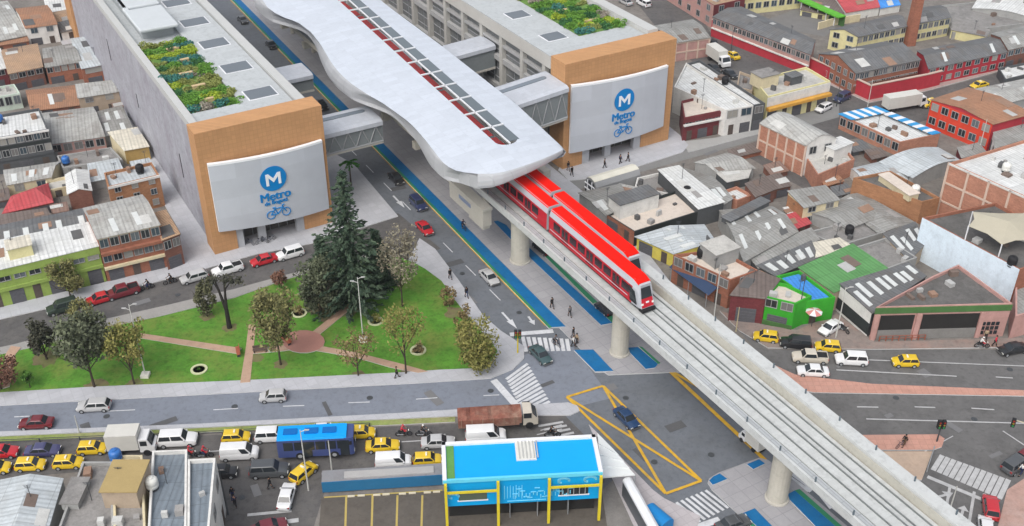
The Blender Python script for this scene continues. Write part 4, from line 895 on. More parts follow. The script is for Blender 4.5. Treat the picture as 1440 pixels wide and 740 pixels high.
def car(kind, col, px, d, label, taxi=False, k=1.0, group=None):
    k *= .9
    p, rz = head(px, d); p.z = .02
    t = thing('taxi' if taxi else 'van' if kind == 'van' else 'pickup_truck' if kind == 'pickup' else 'car', label, 'taxi' if taxi else 'van' if kind == 'van' else 'pickup' if kind == 'pickup' else 'car', p, rz, group or ('taxis in the streets' if taxi else 'cars in the streets'))
    t.scale = (k, k, k); zr = KINDS[kind][3]
    for nm, me, pm in vehicle_meshes(kind): put(nm, me, t, mat=paint(col) if pm else None)
    if taxi:
        if 'taxi_sign' not in VEH: VEH['taxi_sign'] = MB().box(-.1, -.28, 0, .1, .28, .16).mesh('roof_sign', mat('sign_ivory', (.75, .72, .6), .5, .05))
        put('roof_sign', VEH['taxi_sign'], t, (-.1, 0, zr))
    return t
def box_truck(px, d, label, L_=6.2, col=(.78, .78, .76), cabcol='white', k=1.0, canopy=False):
    p, rz = head(px, d); p.z = .02; t = thing('box_truck', label, 'truck', p, rz); t.scale = (k, k, k)
    m = MB(); m.box(-L_/2, -1.05, .95, L_/2-1.7, 1.05, 3.1); m.build('cargo_box', mat('cargo_white', col, .6, .06), t)
    m = MB(); m.loft([[(x, -w, .5), (x, -w, z), (x, w, z), (x, w, .5)] for x, w, z in ((L_/2-1.65, .95, 2.3), (L_/2-.7, .95, 2.3), (L_/2-.25, .92, 1.35), (L_/2, .88, 1.2))]); fixn(m.build('cab', paint(cabcol), t))
    m = MB(); m.loft([[(L_/2-.66, -.8, 2.15), (L_/2-.62, -.8, 2.2), (L_/2-.62, .8, 2.2), (L_/2-.66, .8, 2.15)], [(L_/2-.27, -.84, 1.4), (L_/2-.22, -.84, 1.45), (L_/2-.22, .84, 1.45), (L_/2-.27, .84, 1.4)]]); fixn(m.build('windscreen', GLASS, t))
    for sy in (-1, 1): MB().box(L_/2-1.5, sy*.96-.02, 1.45, L_/2-.75, sy*.96+.02, 2.1).build('side_window', GLASS, t)
    MB().box(-L_/2, -.5, .55, L_/2-.4, .5, .95).build('chassis', BLACK, t)
    for x in (-L_/2+1.2, L_/2-.9):
        for sy in (-1, 1): g = MB(); g.tube((x, sy*.7, .42), (x, sy*1.02, .42), .42, n=14); g.build('wheel', BLACK, t)
    return t
def minibus(px, d, label, L_=8.4):
    p, rz = head(px, d); t = thing('city_bus', label, 'bus', p, rz)
    B1 = glossy('bus_body_blue', (.05, .07, .19), .35); B2 = mat('bus_roof_blue', (.0, .30, .74), .5, .06)
    m = MB(); m.loft([[(x, -w, .35), (x, -w*1.01, 1.2), (x, -w*.97, 2.75), (x, w*.97, 2.75), (x, w*1.01, 1.2), (x, w, .35)] for x, w in ((-L_/2, 1.18), (-L_/2+.15, 1.25), (L_/2-.3, 1.25), (L_/2, 1.1))]); fixn(m.build('body', B1, t))
    m = MB(); m.loft([[(x, -w, 2.74), (x, -w*.9, 2.98), (x, w*.9, 2.98), (x, w, 2.74)] for x, w in ((-L_/2+.05, 1.18), (L_/2-1.1, 1.2), (L_/2-.75, 1.1))]); rf = fixn(m.build('roof', B2, t))
    for x in (-2.6, -.3, 1.7):
        g = MB(); g.box(x-.9, -.45, 2.98, x+.6, .45, 3.1); g.build('roof_hatch', mat('hatch_blue', (.0, .12, .40), .5, .1), rf)
    for sy in (-1, 1):
        for i in range(6):
            x = -L_/2+.7+i*1.18; g = MB(); g.box(x, sy*1.255-.03, 1.35, x+1.04, sy*1.255+.03, 2.5); g.build('side_window', GLASS, t)
        for x in (-L_/2+2.4, L_/2-2.2): g = MB(); g.tube((x, sy*.95, .48), (x, sy*1.30, .48), .48, n=16); g.tube((x, sy*1.30, .48), (x, sy*1.32, .48), .25, n=10, m=1); g.build('wheel', [BLACK, STEEL], t)
    for x in (-1.4, 2.7): MB().box(x, -1.30, .4, x+1.0, -1.24, 2.5).build('door', GLASS, t)
    MB().box(L_/2-.08, -1.02, 1.25, L_/2+.04, 1.02, 2.6).build('windscreen', GLASS, t)
    MB().box(-L_/2-.03, -1.0, 1.4, -L_/2+.06, 1.0, 2.4).build('rear_window', GLASS, t)
    for sy in (-1, 1): MB().box(L_/2-.05, sy*.85-.2, .6, L_/2+.05, sy*.85+.2, .85).build('headlight', LAMP, t); MB().box(L_/2-.5, sy*1.3-.06, 1.9, L_/2-.2, sy*1.3+.12, 2.3).build('mirror', BLACK, t)
    return t
def lorry(px, d, label):
    p, rz = head(px, d); t = thing('flatbed_lorry', label, 'truck', p, rz)
    rust = mat('tarp_red', (.22, .085, .06), .85, .45, 1.2, stain=(.36, .27, .20), stain_amt=.9, bump=.6); L_ = 9.2
    rs = random.Random(5); m = MB(); rg = []
    for i in range(16):
        x = -L_/2+i*.485; hb = 2.15+rs.uniform(-.22, .18)-(.5 if i == 0 else 0); rg.append([(x, -1.15, 1.0), (x, -1.16, 1.9), (x, -.7, hb), (x, 0, hb+rs.uniform(-.05, .15)), (x, .7, hb), (x, 1.16, 1.9), (x, 1.15, 1.0)])
    m.loft(rg); fixn(m.build('covered_load', rust, t))
    for i in range(6): x = -L_/2+.3+i*1.22; MB().box(x, -1.24, .9, x+.1, -1.17, 2.0).build('stake', mat('stake_wood', (.28, .17, .12), .9, .2), t)
    MB().box(-L_/2, -1.2, .8, L_/2-2.2, 1.2, 1.0).build('bed', mat('bed_wood', (.22, .12, .09), .9, .2), t)
    m = MB(); m.loft([[(x, -w, .5), (x, -w, z), (x, w, z), (x, w, .5)] for x, w, z in ((L_/2-1.75, 1.0, 2.25), (L_/2-.75, 1.0, 2.2), (L_/2-.15, .96, 1.45), (L_/2, .92, 1.3))]); fixn(m.build('cab', paint('beige'), t))
    m = MB(); m.loft([[(L_/2-.69, -.86, 2.08), (L_/2-.65, -.86, 2.13), (L_/2-.65, .86, 2.13), (L_/2-.69, .86, 2.08)], [(L_/2-.2, -.9, 1.55), (L_/2-.14, -.9, 1.6), (L_/2-.14, .9, 1.6), (L_/2-.2, .9, 1.55)]]); fixn(m.build('windscreen', GLASS, t))
    for sy in (-1, 1):
        MB().box(L_/2-1.7, sy*1.06-.02, 1.6, L_/2-.8, sy*1.06+.02, 2.3).build('side_window', GLASS, t)
        for x in (-L_/2+1.2, -L_/2+2.3, L_/2-1.0): g = MB(); g.tube((x, sy*.75, .46), (x, sy*1.12, .46), .46, n=14); g.build('wheel', BLACK, t)
    return t
# ---------------------------------------------------------------- people
def skin_mesh(name, chains, m, sub=1):
    me = bpy.data.meshes.new(name); vs = []; es = []; rad = []
    for ch in chains:
        prev = None
        for it in ch:
            if isinstance(it, int): prev = it; continue
            vs.append(it[0]); rad.append(it[1]); i = len(vs)-1
            if prev is not None: es.append((prev, i))
            prev = i
    me.from_pydata(vs, es, []); o = bpy.data.objects.new(name, me); COL.objects.link(o)
    sk = o.modifiers.new('s', 'SKIN'); sk.use_smooth_shade = True
    for i, r in enumerate(rad): me.skin_vertices[0].data[i].radius = (r, r) if not isinstance(r, tuple) else r
    me.skin_vertices[0].data[0].use_root = True
    s = o.modifiers.new('u', 'SUBSURF'); s.levels = sub; s.render_levels = sub
    dg = bpy.context.evaluated_depsgraph_get(); dg.update(); out = bpy.data.meshes.new_from_object(o.evaluated_get(dg)); out.name = name
    bpy.data.objects.remove(o); out.materials.clear(); out.materials.append(m); return out
SKIN = mat('skin', (.36, .20, .13), .6, .06); HAIR = mat('hair_dark', (.015, .012, .01), .7, .1)
POSE = {}
def person_meshes(pose):
    if pose in POSE: return POSE[pose]
    V_ = Vector
    st = .18 if pose == 'walk' else 0.0
    if pose == 'ride':
        pel = V_((0, 0, .86)); ch = V_((.14, 0, 1.30)); nk = V_((.20, 0, 1.47)); hd = V_((.25, 0, 1.62))
        legs = [[(pel.x+.02, s*.1, .84), (.38, s*.2, .78), (.30, s*.2, .36), (.44, s*.2, .30)] for s in (-1, 1)]
        arms = [[(ch.x, s*.19, 1.38), (.34, s*.27, 1.18), (.55, s*.27, 1.05)] for s in (-1, 1)]
    else:
        pel = V_((0, 0, .92)); ch = V_((.0, 0, 1.28)); nk = V_((.01, 0, 1.47)); hd = V_((.03, 0, 1.62))
        legs = [[(0, s*.09, .90), (s*st*.6+.02, s*.1, .50), (s*st*1.5-.02, s*.1, .08), (s*st*1.5+.13, s*.11, .04)] for s in (-1, 1)]
        arms = [[(0, s*.18, 1.40), (-s*st*.5, s*.24, 1.12), (-s*st*.9+.07, s*.24, .86)] for s in (-1, 1)]
    def body(g, full=True):
        c = [[(pel, .13*g), ((pel+ch)/2, .115*g), (ch, .15*g), (nk, .058*g), (hd, (.085*g, .10*g)), (hd+V_((.01, 0, .10)), .07*g)]]
        n = 6
        for l in legs:
            c.append([0, (V_(l[0]), .085*g), (V_(l[1]), .062*g), (V_(l[2]), .042*g), (V_(l[3]), .036*g)]); n += 4
        for a in arms:
            e0 = n; d_ = (V_(a[2])-V_(a[1])).normalized(); w = V_(a[2])
            c.append([2, (V_(a[0]), .058*g), (V_(a[1]), .042*g), (w, .030*g), (w+d_*.07, .030*g)]); n += 4; palm = n-1; side = d_.cross(V_((0, 1, 0)) if abs(d_.y) < .8 else V_((1, 0, 0))).normalized()
            for k, ln_ in enumerate((.07, .085, .08, .06)):
                o_ = side*((k-1.5)*.02); c.append([palm, (w+d_*.10+o_, .010), (w+d_*(.10+ln_*.5)+o_+V_((.006, 0, -.004)), .009), (w+d_*(.10+ln_)+o_+V_((.014, 0, -.006)), .008)]); n += 3
            c.append([palm, (w+d_*.05+side*.045, .011), (w+d_*.085+side*.06, .009)]); n += 2
        c.append([4, (hd+V_((.10, 0, -.005)), .018)]); return c   # nose
    out = [('body', skin_mesh('body', body(1), SKIN), None)]
    top = [[(pel+V_((0, 0, .02)), .15), ((pel+ch)/2, .135), (ch, .17), (nk-V_((0, 0, .04)), .075)]]
    for a in arms: top.append([2, (V_(a[0]), .075), (V_(a[1]), .058), (V_(a[1]).lerp(V_(a[2]), .85), .045)])
    out.append(('jacket', skin_mesh('jacket', top, WHITE), 'top'))
    tr_ = [[(pel, .148)]]+[[0, (V_(l[0]), .105), (V_(l[1]), .08), (V_(l[1]).lerp(V_(l[2]), .9), .06)] for l in legs]
    out.append(('trousers', skin_mesh('trousers', tr_, DARK), 'leg'))
    for l in legs: g = MB(); g.obox((l[3][0]-.06, l[3][1], l[3][2]+.005), (.27, .1, .09)); out.append(('shoe', g.mesh('shoe', BLACK), None))
    g = MB(); g.lathe([(.09, -.02), (.112, .03), (.10, .09), (.05, .13), (.01, .14)], (hd.x-.015, 0, hd.z), 12); out.append(('hair', g.mesh('hair', HAIR, True), 'hair'))
    g = MB()
    for s in (-1, 1): g.obox((hd.x+.093, s*.035, hd.z+.02), (.012, .022, .014))
    out.append(('eyes', g.mesh('eyes', BLACK), None)); g = MB(); g.obox((hd.x+.085, 0, hd.z-.055), (.012, .045, .012)); out.append(('mouth', g.mesh('mouth', mat('lips', (.3, .1, .08), .6, .05)), None))
    POSE[pose] = out; return out
CLOTH = dict(black=(.02, .02, .022), navy=(.02, .03, .08), grey=(.16, .16, .17), white=(.7, .7, .68), red=(.55, .02, .05), brown=(.13, .08, .05), blue=(.05, .12, .3), green=(.05, .13, .07), tan=(.35, .27, .18))
def cloth(k): return mat('cloth_'+k, CLOTH[k], .9, .12, 3)
def person(px, d, top, leg, label, pose='walk', z=.13, helmet=None, loc=None, rz=None, group='people on foot'):
    if loc is None: loc, rz = head(px, d); loc = at(px[0], px[1], z)
    t = thing('person', label, 'person', loc, rz, group)
    for nm, me, c in person_meshes(pose):
        if c == 'hair' and helmet: put('helmet', me, t, mat=glossy('helmet_'+helmet, CLOTH[helmet], .3), scale=(1.12, 1.2, 1.0), loc=(0, 0, -.0))
        else: put(nm, me, t, mat=cloth(top) if c == 'top' else cloth(leg) if c == 'leg' else None)
    return t
BIKE = {}
def bike_parts(moto):
    if moto in BIKE: return BIKE[moto]
    out = []; r = .31 if moto else .34; wb = .66 if moto else .52
    for x in (-wb, wb):
        g = MB(); n = 18
        for i in range(n):
            a, c = 2*math.pi*i/n, 2*math.pi*(i+1)/n; g.tube((x+r*math.cos(a)*.88, 0, r+r*math.sin(a)*.88), (x+r*math.cos(c)*.88, 0, r+r*math.sin(c)*.88), .06 if moto else .022, n=6)
        for i in range(6): a = math.pi*i/3; g.tube((x, 0, r), (x+r*.85*math.cos(a), 0, r+r*.85*math.sin(a)), .012, n=4)
        out.append(('wheel', g.mesh('wheel', BLACK)))
    g = MB()
    if moto:
        g.tube((wb, 0, r), (wb-.2, 0, .92), .04); g.tube((wb-.2, 0, .85), (-.1, 0, .62), .05); g.tube((-wb, 0, r), (-.1, 0, .55), .045); g.obox((0, 0, .42), (.42, .24, .3)); g.obox((-.62, 0, .62), (.34, .16, .06)); out.append(('frame', g.mesh('frame', DSTEEL)))
        g = MB(); g.loft([[(x, -w, z), (x, -w*.6, z+.16), (x, w*.6, z+.16), (x, w, z)] for x, w, z in ((.36, .08, .74), (.22, .14, .70), (.0, .12, .68))]); out.append(('tank', g.mesh('tank', paint('red'))))
        g = MB(); g.obox((-.32, 0, .76), (.66, .24, .1)); out.append(('seat', g.mesh('seat', BLACK)))
        g = MB(); g.tube((wb-.2, -.34, 1.02), (wb-.2, .34, 1.02), .02); g.tube((wb-.2, 0, .9), (wb-.2, 0, 1.02), .03); out.append(('handlebar', g.mesh('handlebar', BLACK)))
        g = MB(); g.lathe([(.03, -.06), (.09, -.02), (.1, .05)], (0, 0, 0), 12); g.v = [(wb-.1+z, y, .88+x) for x, y, z in g.v]; out.append(('headlight', g.mesh('headlight', LAMP)))
        g = MB(); g.tube((-.75, -.16, .36), (.0, -.16, .34), .045); out.append(('exhaust', g.mesh('exhaust', STEEL)))
    else:
        for a, c in (((-wb, 0, r), (-.08, 0, .30)), ((-.08, 0, .3), (-.22, 0, .85)), ((-.2, 0, .78), (.36, 0, .82)), ((-.08, 0, .3), (.38, 0, .76)), ((wb, 0, r), (.36, 0, .95)), ((-wb, 0, r), (-.2, 0, .78))): g.tube(a, c, .02, n=6)
        out.append(('frame', g.mesh('frame', mat('bike_frame', (.05, .06, .1), .5, .1)))); g = MB(); g.obox((-.24, 0, .88), (.26, .14, .06)); out.append(('saddle', g.mesh('saddle', BLACK)))
        g = MB(); g.tube((.34, -.27, .98), (.34, .27, .98), .016, n=6); out.append(('handlebar', g.mesh('handlebar', BLACK)))
    BIKE[moto] = out; return out
def cycle(px, d, label, moto=True, rider=None, z=.0, col=None):
    p, rz = head(px, d); p = at(px[0], px[1], z)
    t = thing('motorbike' if moto else 'bicycle', label, 'motorbike' if moto else 'bicycle', p, rz, 'motorbikes' if moto else 'bicycles')
    for nm, me in bike_parts(moto): put(nm, me, t, mat=paint(col) if (nm == 'tank' and col) else None)
    if rider: person(None, None, rider[0], rider[1], rider[2], 'ride', helmet=rider[3] if len(rider) > 3 else None, loc=p+Vector((math.cos(rz)*(-.3), math.sin(rz)*(-.3), -.03 if moto else .03)), rz=rz, group='riders')
    return t
# ---------------------------------------------------------------- trees
def limbs(b, h, r, n, spread, rs, base=.35, top=.85, m=0):
    b.tube((0, 0, -.1), (0, 0, h*base), r, r*.75, 9, m); p0 = Vector((0, 0, h*base)); tips = []
    b.tube(p0, p0+Vector((rs.uniform(-.1, .1), rs.uniform(-.1, .1), h*(top-base)*.8)), r*.7, r*.2, 7, m)
    for i in range(n):
        a = 2*math.pi*(i+rs.random()*.6)/n; q = Vector((math.cos(a)*spread*rs.uniform(.4, .6), math.sin(a)*spread*rs.uniform(.4, .6), h*rs.uniform(base+.18, base+.32)))
        s_ = p0+Vector((0, 0, rs.uniform(-.05, .12)*h)); b.tube(s_, q, r*.45, r*.26, 6, m)
        for j in range(3):
            e = q+Vector((math.cos(a+rs.uniform(-.9, .9))*spread*.4, math.sin(a+rs.uniform(-.9, .9))*spread*.4, h*rs.uniform(.1, .3))); b.tube(q, e, r*.24, r*.06, 5, m); tips.append(e)
    return tips
BARK = mat('bark', (.06, .045, .035), .95, .3, 2, bump=.5); BARKD = mat('bark_dark', (.025, .022, .02), .95, .3, 2)
def tree(name, px, topy, w, label, cat, leaf, dens=2600, sz=.26, crown=(.35, 1.0), clumps=26, seed=1, thick=.16, sparse=False, bark=None, fill=.75):
    h = height_for(px[0], px[1], 0) if False else None
    p = at(*px); lo, hi = 0, 40
    for _ in range(40):
        m_ = (lo+hi)/2
        if row(p.x, p.y, m_) > topy: lo = m_
        else: hi = m_
    h = lo; rs = random.Random(seed); rw = w/2/(CF/((p.y)*CC+CH*CS))
    t = thing(name, label, cat, p, rs.uniform(0, 6), 'trees of the park')
    tb = MB(); tips = limbs(tb, h, thick, 6, rw*.9, rs, base=max(.12, crown[0]*.8)); tb.build('trunk', bark or BARK, t)
    b = MB(); z0, z1 = h*crown[0], h*crown[1]; cz = (z0+z1)/2; rz_ = (z1-z0)/2
    cs = []
    for i in range(clumps):
        v = Vector((rs.gauss(0, 1), rs.gauss(0, 1), rs.gauss(0, 1))).normalized()*rs.uniform(.25, 1)**.6
        cs.append((Vector((v.x*rw*.82, v.y*rw*.82, cz+v.z*rz_*.85)), rs.uniform(.22, .42)))
    if sparse: cs += [(e, .28) for e in tips]
    for i in range(dens):
        c, k = cs[i % len(cs)]; v = Vector((rs.gauss(0, 1), rs.gauss(0, 1), rs.gauss(0, 1))).normalized()*rs.random()**.4
        q = c+Vector((v.x*rw*k, v.y*rw*k, v.z*rz_*k*1.1)); q.z = max(q.z, .1); leafq(b, q, sz*rs.uniform(.55, 1.25), rs)
    b.build('crown', leaf, t); return t
def conifer(px, topy, w, label, seed, leaf, shoulders=()):
    p = at(*px); lo, hi = 0, 40
    for _ in range(40):
        m_ = (lo+hi)/2
        if row(p.x, p.y, m_) > topy: lo = m_
        else: hi = m_
    h = lo; rs = random.Random(seed); rw = w/2/(CF/((p.y)*CC+CH*CS)); t = thing('conifer_tree', label, 'tree', p, 0, 'trees of the park')
    tb = MB(); tb.tube((0, 0, -.1), (0, 0, h*.97), .42, .05, 9); tb.build('trunk', BARKD, t)
    b = MB(); tiers = 30
    for i in range(tiers):
        u = (i+.5)/tiers; z = h*(.06+.92*u); rad = rw*(1-u)**.72*(1.0 if u < .62 else .85)*rs.uniform(.78, 1.15)+.25
        if rs.random() < .12: rad *= .7
        nb = max(5, int(11*(1-u*.6)))
        for k in range(nb):
            a = 2*math.pi*(k+rs.random())/nb; rr = rad*rs.uniform(.7, 1.18); dr = Vector((math.cos(a), math.sin(a), 0)); steps = max(3, int(rr*3.0))
            for s_ in range(steps):
                f_ = (s_+.5)/steps; q = dr*(rr*f_)+Vector((0, 0, z-.35*rr*f_+.18*rr*f_*f_*1.6)); wd = .42*(1-f_*.6)
                for e in range(4): leafq(b, q+Vector((rs.gauss(0, wd*.5), rs.gauss(0, wd*.5), rs.gauss(-.08, .12))), rs.uniform(.2, .42), rs, (dr+Vector((rs.gauss(0, .4), rs.gauss(0, .4), rs.gauss(-.25, .25)))).normalized())
    b.build('crown', leaf, t); return t
# ---------------------------------------------------------------- houses left of the avenue
GL_ = 'houses of the left quarter'; GRT = 'houses of the right quarter'
def HL(*a, **k): return house(*a, group=GL_, **k)
def HR(*a, **k): return house(*a, group=GRT, **k)
HL('metal_shed', 'long grey shed with white translucent strips at the top left edge', [(-14, 60), (38, 50), (10, 2), (-34, 8)], 14, 'grey', 'lgrey', 'vault', .8, 1, 0, sky=(3, 2))
HL('white_house', 'white house with turquoise patch under a rusty clay roof', [(36, 40), (80, 34), (66, 8), (22, 13)], 25, 'white', 'clay', 'gx', .8, 2, 2, bands=[('f', .0, .9, 'teal', .08)][:0])
HL('metal_shed', 'small white tin shed behind the clay roofs at the top left', [(68, 22), (108, 17), (104, -6), (62, -2)], 12, 'white', 'white', 'shed', .4, 1, 2)
HL('brick_house', 'house with ochre tile roof touching the orange rear frame', [(78, 34), (112, 27), (106, 12), (74, 18)], 13, 'tan', 'clayp', 'gx', .6, 1, 2)
HL('metal_shed', 'dark grey lean-to beside the orange rear frame', [(86, 46), (112, 40), (108, 30), (82, 36)], 12, 'white', 'dgrey', 'shed', .5, 1, 1)
HL('brick_house', 'wide house with faded orange tile roof at the upper left edge', [(12, 104), (60, 94), (52, 62), (2, 71)], 25, 'brickd', 'clayp', 'gx', .9, 2, 4, gar=True)
HL('brick_house', 'low house with broken terracotta roof at the left edge', [(-14, 66), (40, 58), (36, 47), (-14, 53)], 10, 'brick', 'clay', 'gx', .5, 1, 2)
HL('brick_house', 'red brick house with grey sheet roof and pale windows beside the panelled wall', [(64, 95), (115, 87), (101, 62), (60, 69)], 24, 'brick', 'grey', 'gx', .7, 2, 5)
HL('brick_house', 'brick house under silver roofing with one wide dark window by the panelled wall', [(115, 97), (146, 91), (129, 56), (101, 60)], 23, 'brick', 'silver', 'shed', .7, 2, 1, ww=3.2)
HL('maroon_house', 'narrow maroon house with white roof edge at the left margin', [(-26, 103), (9, 96), (1, 72), (-34, 79)], 24, 'maroon', 'white', 'shed', .4, 2, 2)
HL('mint_house', 'small mint house with two dark windows', [(-8, 137), (28, 131), (20, 118), (-14, 124)], 21, 'mint', 'clight', 'flat', fl=1, f=3, ground=False, winh=1.7)
HL('brick_house', 'low house with large rust-orange tile roof between mint and tan houses', [(44, 156), (118, 147), (109, 120), (37, 128)], 10, 'brickd', 'clay', 'gx', 1.0, 1, 2, sky=1)
HL('tan_house', 'tan rendered house with two dark windows under a grey roof', [(110, 138), (167, 129), (157, 116), (107, 122)], 24, 'tan', 'lgrey', 'shed', .3, 2, 2, winh=1.0)
HL('office_block', 'white flat-roofed block with dark glass front at the left', [(-16, 196), (68, 182), (55, 152), (-22, 165)], 50, 'dgrey', 'white', 'flat', fl=3, f=7, ww=1.0, winh=1.7, bands=[('f', .66, .74, 'black', .12), ('f', .35, .42, 'dgrey', .15), ('f', .955, 1.0, 'white', .2)])
HL('brick_house', 'wide house with patched double-pitch grey roof beside the white flat block', [(71, 203), (147, 192), (131, 154), (57, 163)], 18, 'pink', 'lgrey', 'gxf', 1.2, 1, 5, sky=0, ground=False)
HL('metal_shed', 'dirty grey shed with white scrap next to the panelled wall', [(146, 192), (188, 184), (172, 152), (138, 160)], 14, 'grey', 'grey', 'shed', .3, 1, 0, sky=(2, 2), skyc=(.75, .75, .75))
HL('cream_house', 'narrow cream house with ochre front gable wall', [(175, 212), (209, 206), (193, 183), (154, 190)], 19, 'ochre', 'cream', 'shed', .4, 1, 0, side='cream')
HL('metal_shed', 'grey flat house with cyan roof tank corner', [(88, 236), (172, 224), (156, 207), (80, 219)], 14, 'grey', 'cgrey', 'flat', fl=1, f=2)
HL('metal_shed', 'long pale roof with skylight patches below the dark glass block', [(10, 260), (72, 249), (84, 228), (6, 240)], 16, 'cream', 'lgrey', 'gx', .6, 1, 2, sky=3, ground=False)
HL('red_roof_house', 'house with bright red hipped metal roof', [(4, 300), (74, 284), (67, 258), (16, 276)], 14, 'brickd', 'red', 'hip', 1.3, 1, 2)
HL('white_shed', 'bright white tin roof over a dark brick wall', [(96, 273), (128, 268), (122, 240), (93, 246)], 22, 'brickd', 'white', 'gy', .6, 2, 0)
HL('metal_shed', 'pale corrugated roof between the white shed and the ochre front', [(128, 256), (176, 246), (166, 226), (124, 234)], 12, 'grey', 'silver', 'shed', .3, 1, 0, sky=0)
HL('brick_house', 'raw orange brick house with white roof slab beside the wide pavement', [(152, 263), (224, 246), (213, 228), (146, 243)], 44, 'bricko', 'silver', 'flat', fl=3, f=3, ground=False, bands=[('f', .93, 1.0, 'white', .15)], ww=.8)
HL('small_house', 'little white outbuilding behind the red roof', [(66, 268), (96, 262), (92, 248), (64, 254)], 12, 'cream', 'clight', 'flat', fl=1, f=1)
HL('green_front_house', 'long lime-green fronted shop house with white tin roof on the left street', [(-30, 386), (138, 346), (126, 318), (-30, 350)], 51, 'green', 'white', 'shed', .5, 2, 8, bands=[('f', .80, 1.0, 'green', .12), ('f', .42, .5, 'green', .25)], sky=0, hut=[(.36, .4, 3, 2.6, 1.6, 'yel', 'cream')], ww=1.5)
HL('metal_shed', 'long dark grey roof with a row of skylights behind the lime-green front', [(-30, 350), (126, 318), (119, 294), (-30, 324)], 46, 'grey', 'dgrey', 'gx', .6, 1, 0, sky=6)
HL('brick_house', 'three-storey brick house with pale corrugated roof right of the lime-green front', [(137, 336), (224, 316), (200, 277), (118, 296)], 61, 'brick', 'lgrey', 'gxf', .8, 3, 6, bands=[('f', .62, .68, 'brick', .5), ('f', .30, .35, 'cream', .45), ('f', .985, 1.0, 'cream', .2)], sky=2, winh=1.3)
HL('corner_house', 'small brown corner house with ochre roof at the wide pavement', [(228, 338), (252, 329), (234, 300), (218, 304)], 43, 'brickd', 'clayp', 'shed', .4, 2, 2, 0, 2)
HL('metal_shed', 'grey roof strip between the red roof and the row of skylights', [(0, 318), (70, 303), (66, 296), (0, 306)], 12, 'brickd', 'brown', 'shed', .3, 1, 0)
HL('metal_shed', 'dull grey infill roof beside the raw orange brick house', [(30, 222), (80, 212), (72, 203), (28, 212)], 10, 'grey', 'brown', 'shed', .3, 1, 0)
# ---------------------------------------------------------------- bottom left roofs
e1 = HL('metal_shed', 'silver sheet-metal roof at the bottom left corner', [(-24, 765), (62, 762), (88, 674), (2, 676)], 70, 'grey', 'silver', 'gy', .7, 2, 0, over=.1, sky=0)
e2 = HL('concrete_house', 'flat grey concrete roof slab at the bottom left beside the silver roof', [(70, 775), (160, 775), (158, 649), (116, 649)], 75, 'grey', 'cgrey', 'flat', fl=2, f=0, hut=[(.12, .62, 1.6, 3.4, .8, 'grey', 'cgrey')])
e3 = HL('concrete_house', 'house with ochre roof box at the bottom left', [(160, 775), (206, 775), (200, 640), (158, 640)], 75, 'cream', 'cgrey', 'flat', fl=2, f=0, hut=[(.5, .62, 3.4, 4.2, 2.2, 'tan', 'ochref')])
e4 = HL('concrete_house', 'slate-blue flat roof with white side parapet at the bottom left', [(206, 772), (262, 772), (263, 632), (214, 634)], 75, 'white', 'slate', 'flat', fl=2, f=0)
e5 = HL('concrete_house', 'slate-blue flat roof with pale parapets next to the side road', [(263, 772), (292, 768), (303, 644), (264, 646)], 75, 'white', 'slate', 'flat', fl=2, f=0, r=3)
tank(e3, .92, .74, 'round white water tank on the ochre-box house', 'white'); tank(e4, .06, .62, 'round white water tank at the edge of the slate-blue roof', 'white'); tank(e3, .12, .97, 'round blue water tank near the street edge of the ochre-box house', 'blue')
# ---------------------------------------------------------------- school and far right quarter
HR('school_wing', 'long school wing with grey roof, white window band and red brick base', [(1003, 24), (1140, 77), (1147, 57), (1042, 10)], 27, 'pink', 'dgrey', 'gx', .8, 2, 22, ground=False, bands=[('f', .0, .42, 'red', .1), ('f', .42, .48, 'white', .3)], cat='school', ww=1.1)
HR('school_hall', 'brick gabled school hall with tall slit windows at the street corner', [(1203, 103), (1294, 84), (1240, 60), (1152, 76)], 30, 'brick', 'dgrey', 'gx', 1.6, 2, 14, 6, ground=False, bands=[('f', .0, .38, 'brickd', .1)], cat='school', winh=1.8, ww=.8)
HR('school_wing', 'yellow school wing with two rows of windows left of the chimney', [(1206, 52), (1275, 37), (1262, 21), (1168, 42)], 27, 'yel', 'dgrey', 'gx', .8, 2, 9, 2, ground=False, cat='school')
HR('school_wing', 'yellow school wing with two rows of windows right of the chimney', [(1290, 34), (1337, 25), (1322, 8), (1288, 12)], 26, 'yel', 'dgrey', 'gx', .8, 2, 6, ground=False, cat='school')
HR('school_hall', 'long grey-roofed school front with crimson wall to the right of the street corner', [(1306, 97), (1418, 73), (1400, 51), (1290, 72)], 25, 'red', 'dgrey', 'gx', .9, 2, 9, ground=False, cat='school', sky=2)
HR('brick_house', 'dark brick house with grey roof at the right end of the school front', [(1418, 70), (1475, 58), (1450, 35), (1394, 48)], 28, 'brickd', 'grey', 'gx', .9, 2, 6, sky=2)
HR('brick_house', 'pink brick block with orange coping at the head of the school street', [(1004, 8), (1048, -2), (1000, -40), (940, -30)], 32, 'maroon', 'clayp', 'flat', fl=2, f=2, l=5, ground=False, side='pink')
HR('school_wing', 'pale yellow school building beyond the courtyard', [(1040, 0), (1128, -10), (1110, -30), (1030, -22)], 22, 'yel', 'grey', 'shed', .4, 1, 8, ground=False, cat='school')
HR('red_roof_house', 'white house with salmon red roof behind the school', [(1190, 18), (1237, 10), (1226, -14), (1172, -4)], 12, 'white', 'red', 'shed', .5, 1, 0)
HR('yellow_house', 'yellow low building with grey roof beside the green court wall', [(1126, 14), (1182, 24), (1196, 8), (1138, -6)], 8, 'yel', 'brown', 'shed', .4, 1, 4)
HR('metal_shed', 'small blue roofed shed at the top edge behind the chimney', [(1238, 12), (1266, 7), (1256, -10), (1230, -6)], 10, 'white', 'blue', 'shed', .3, 1, 0)
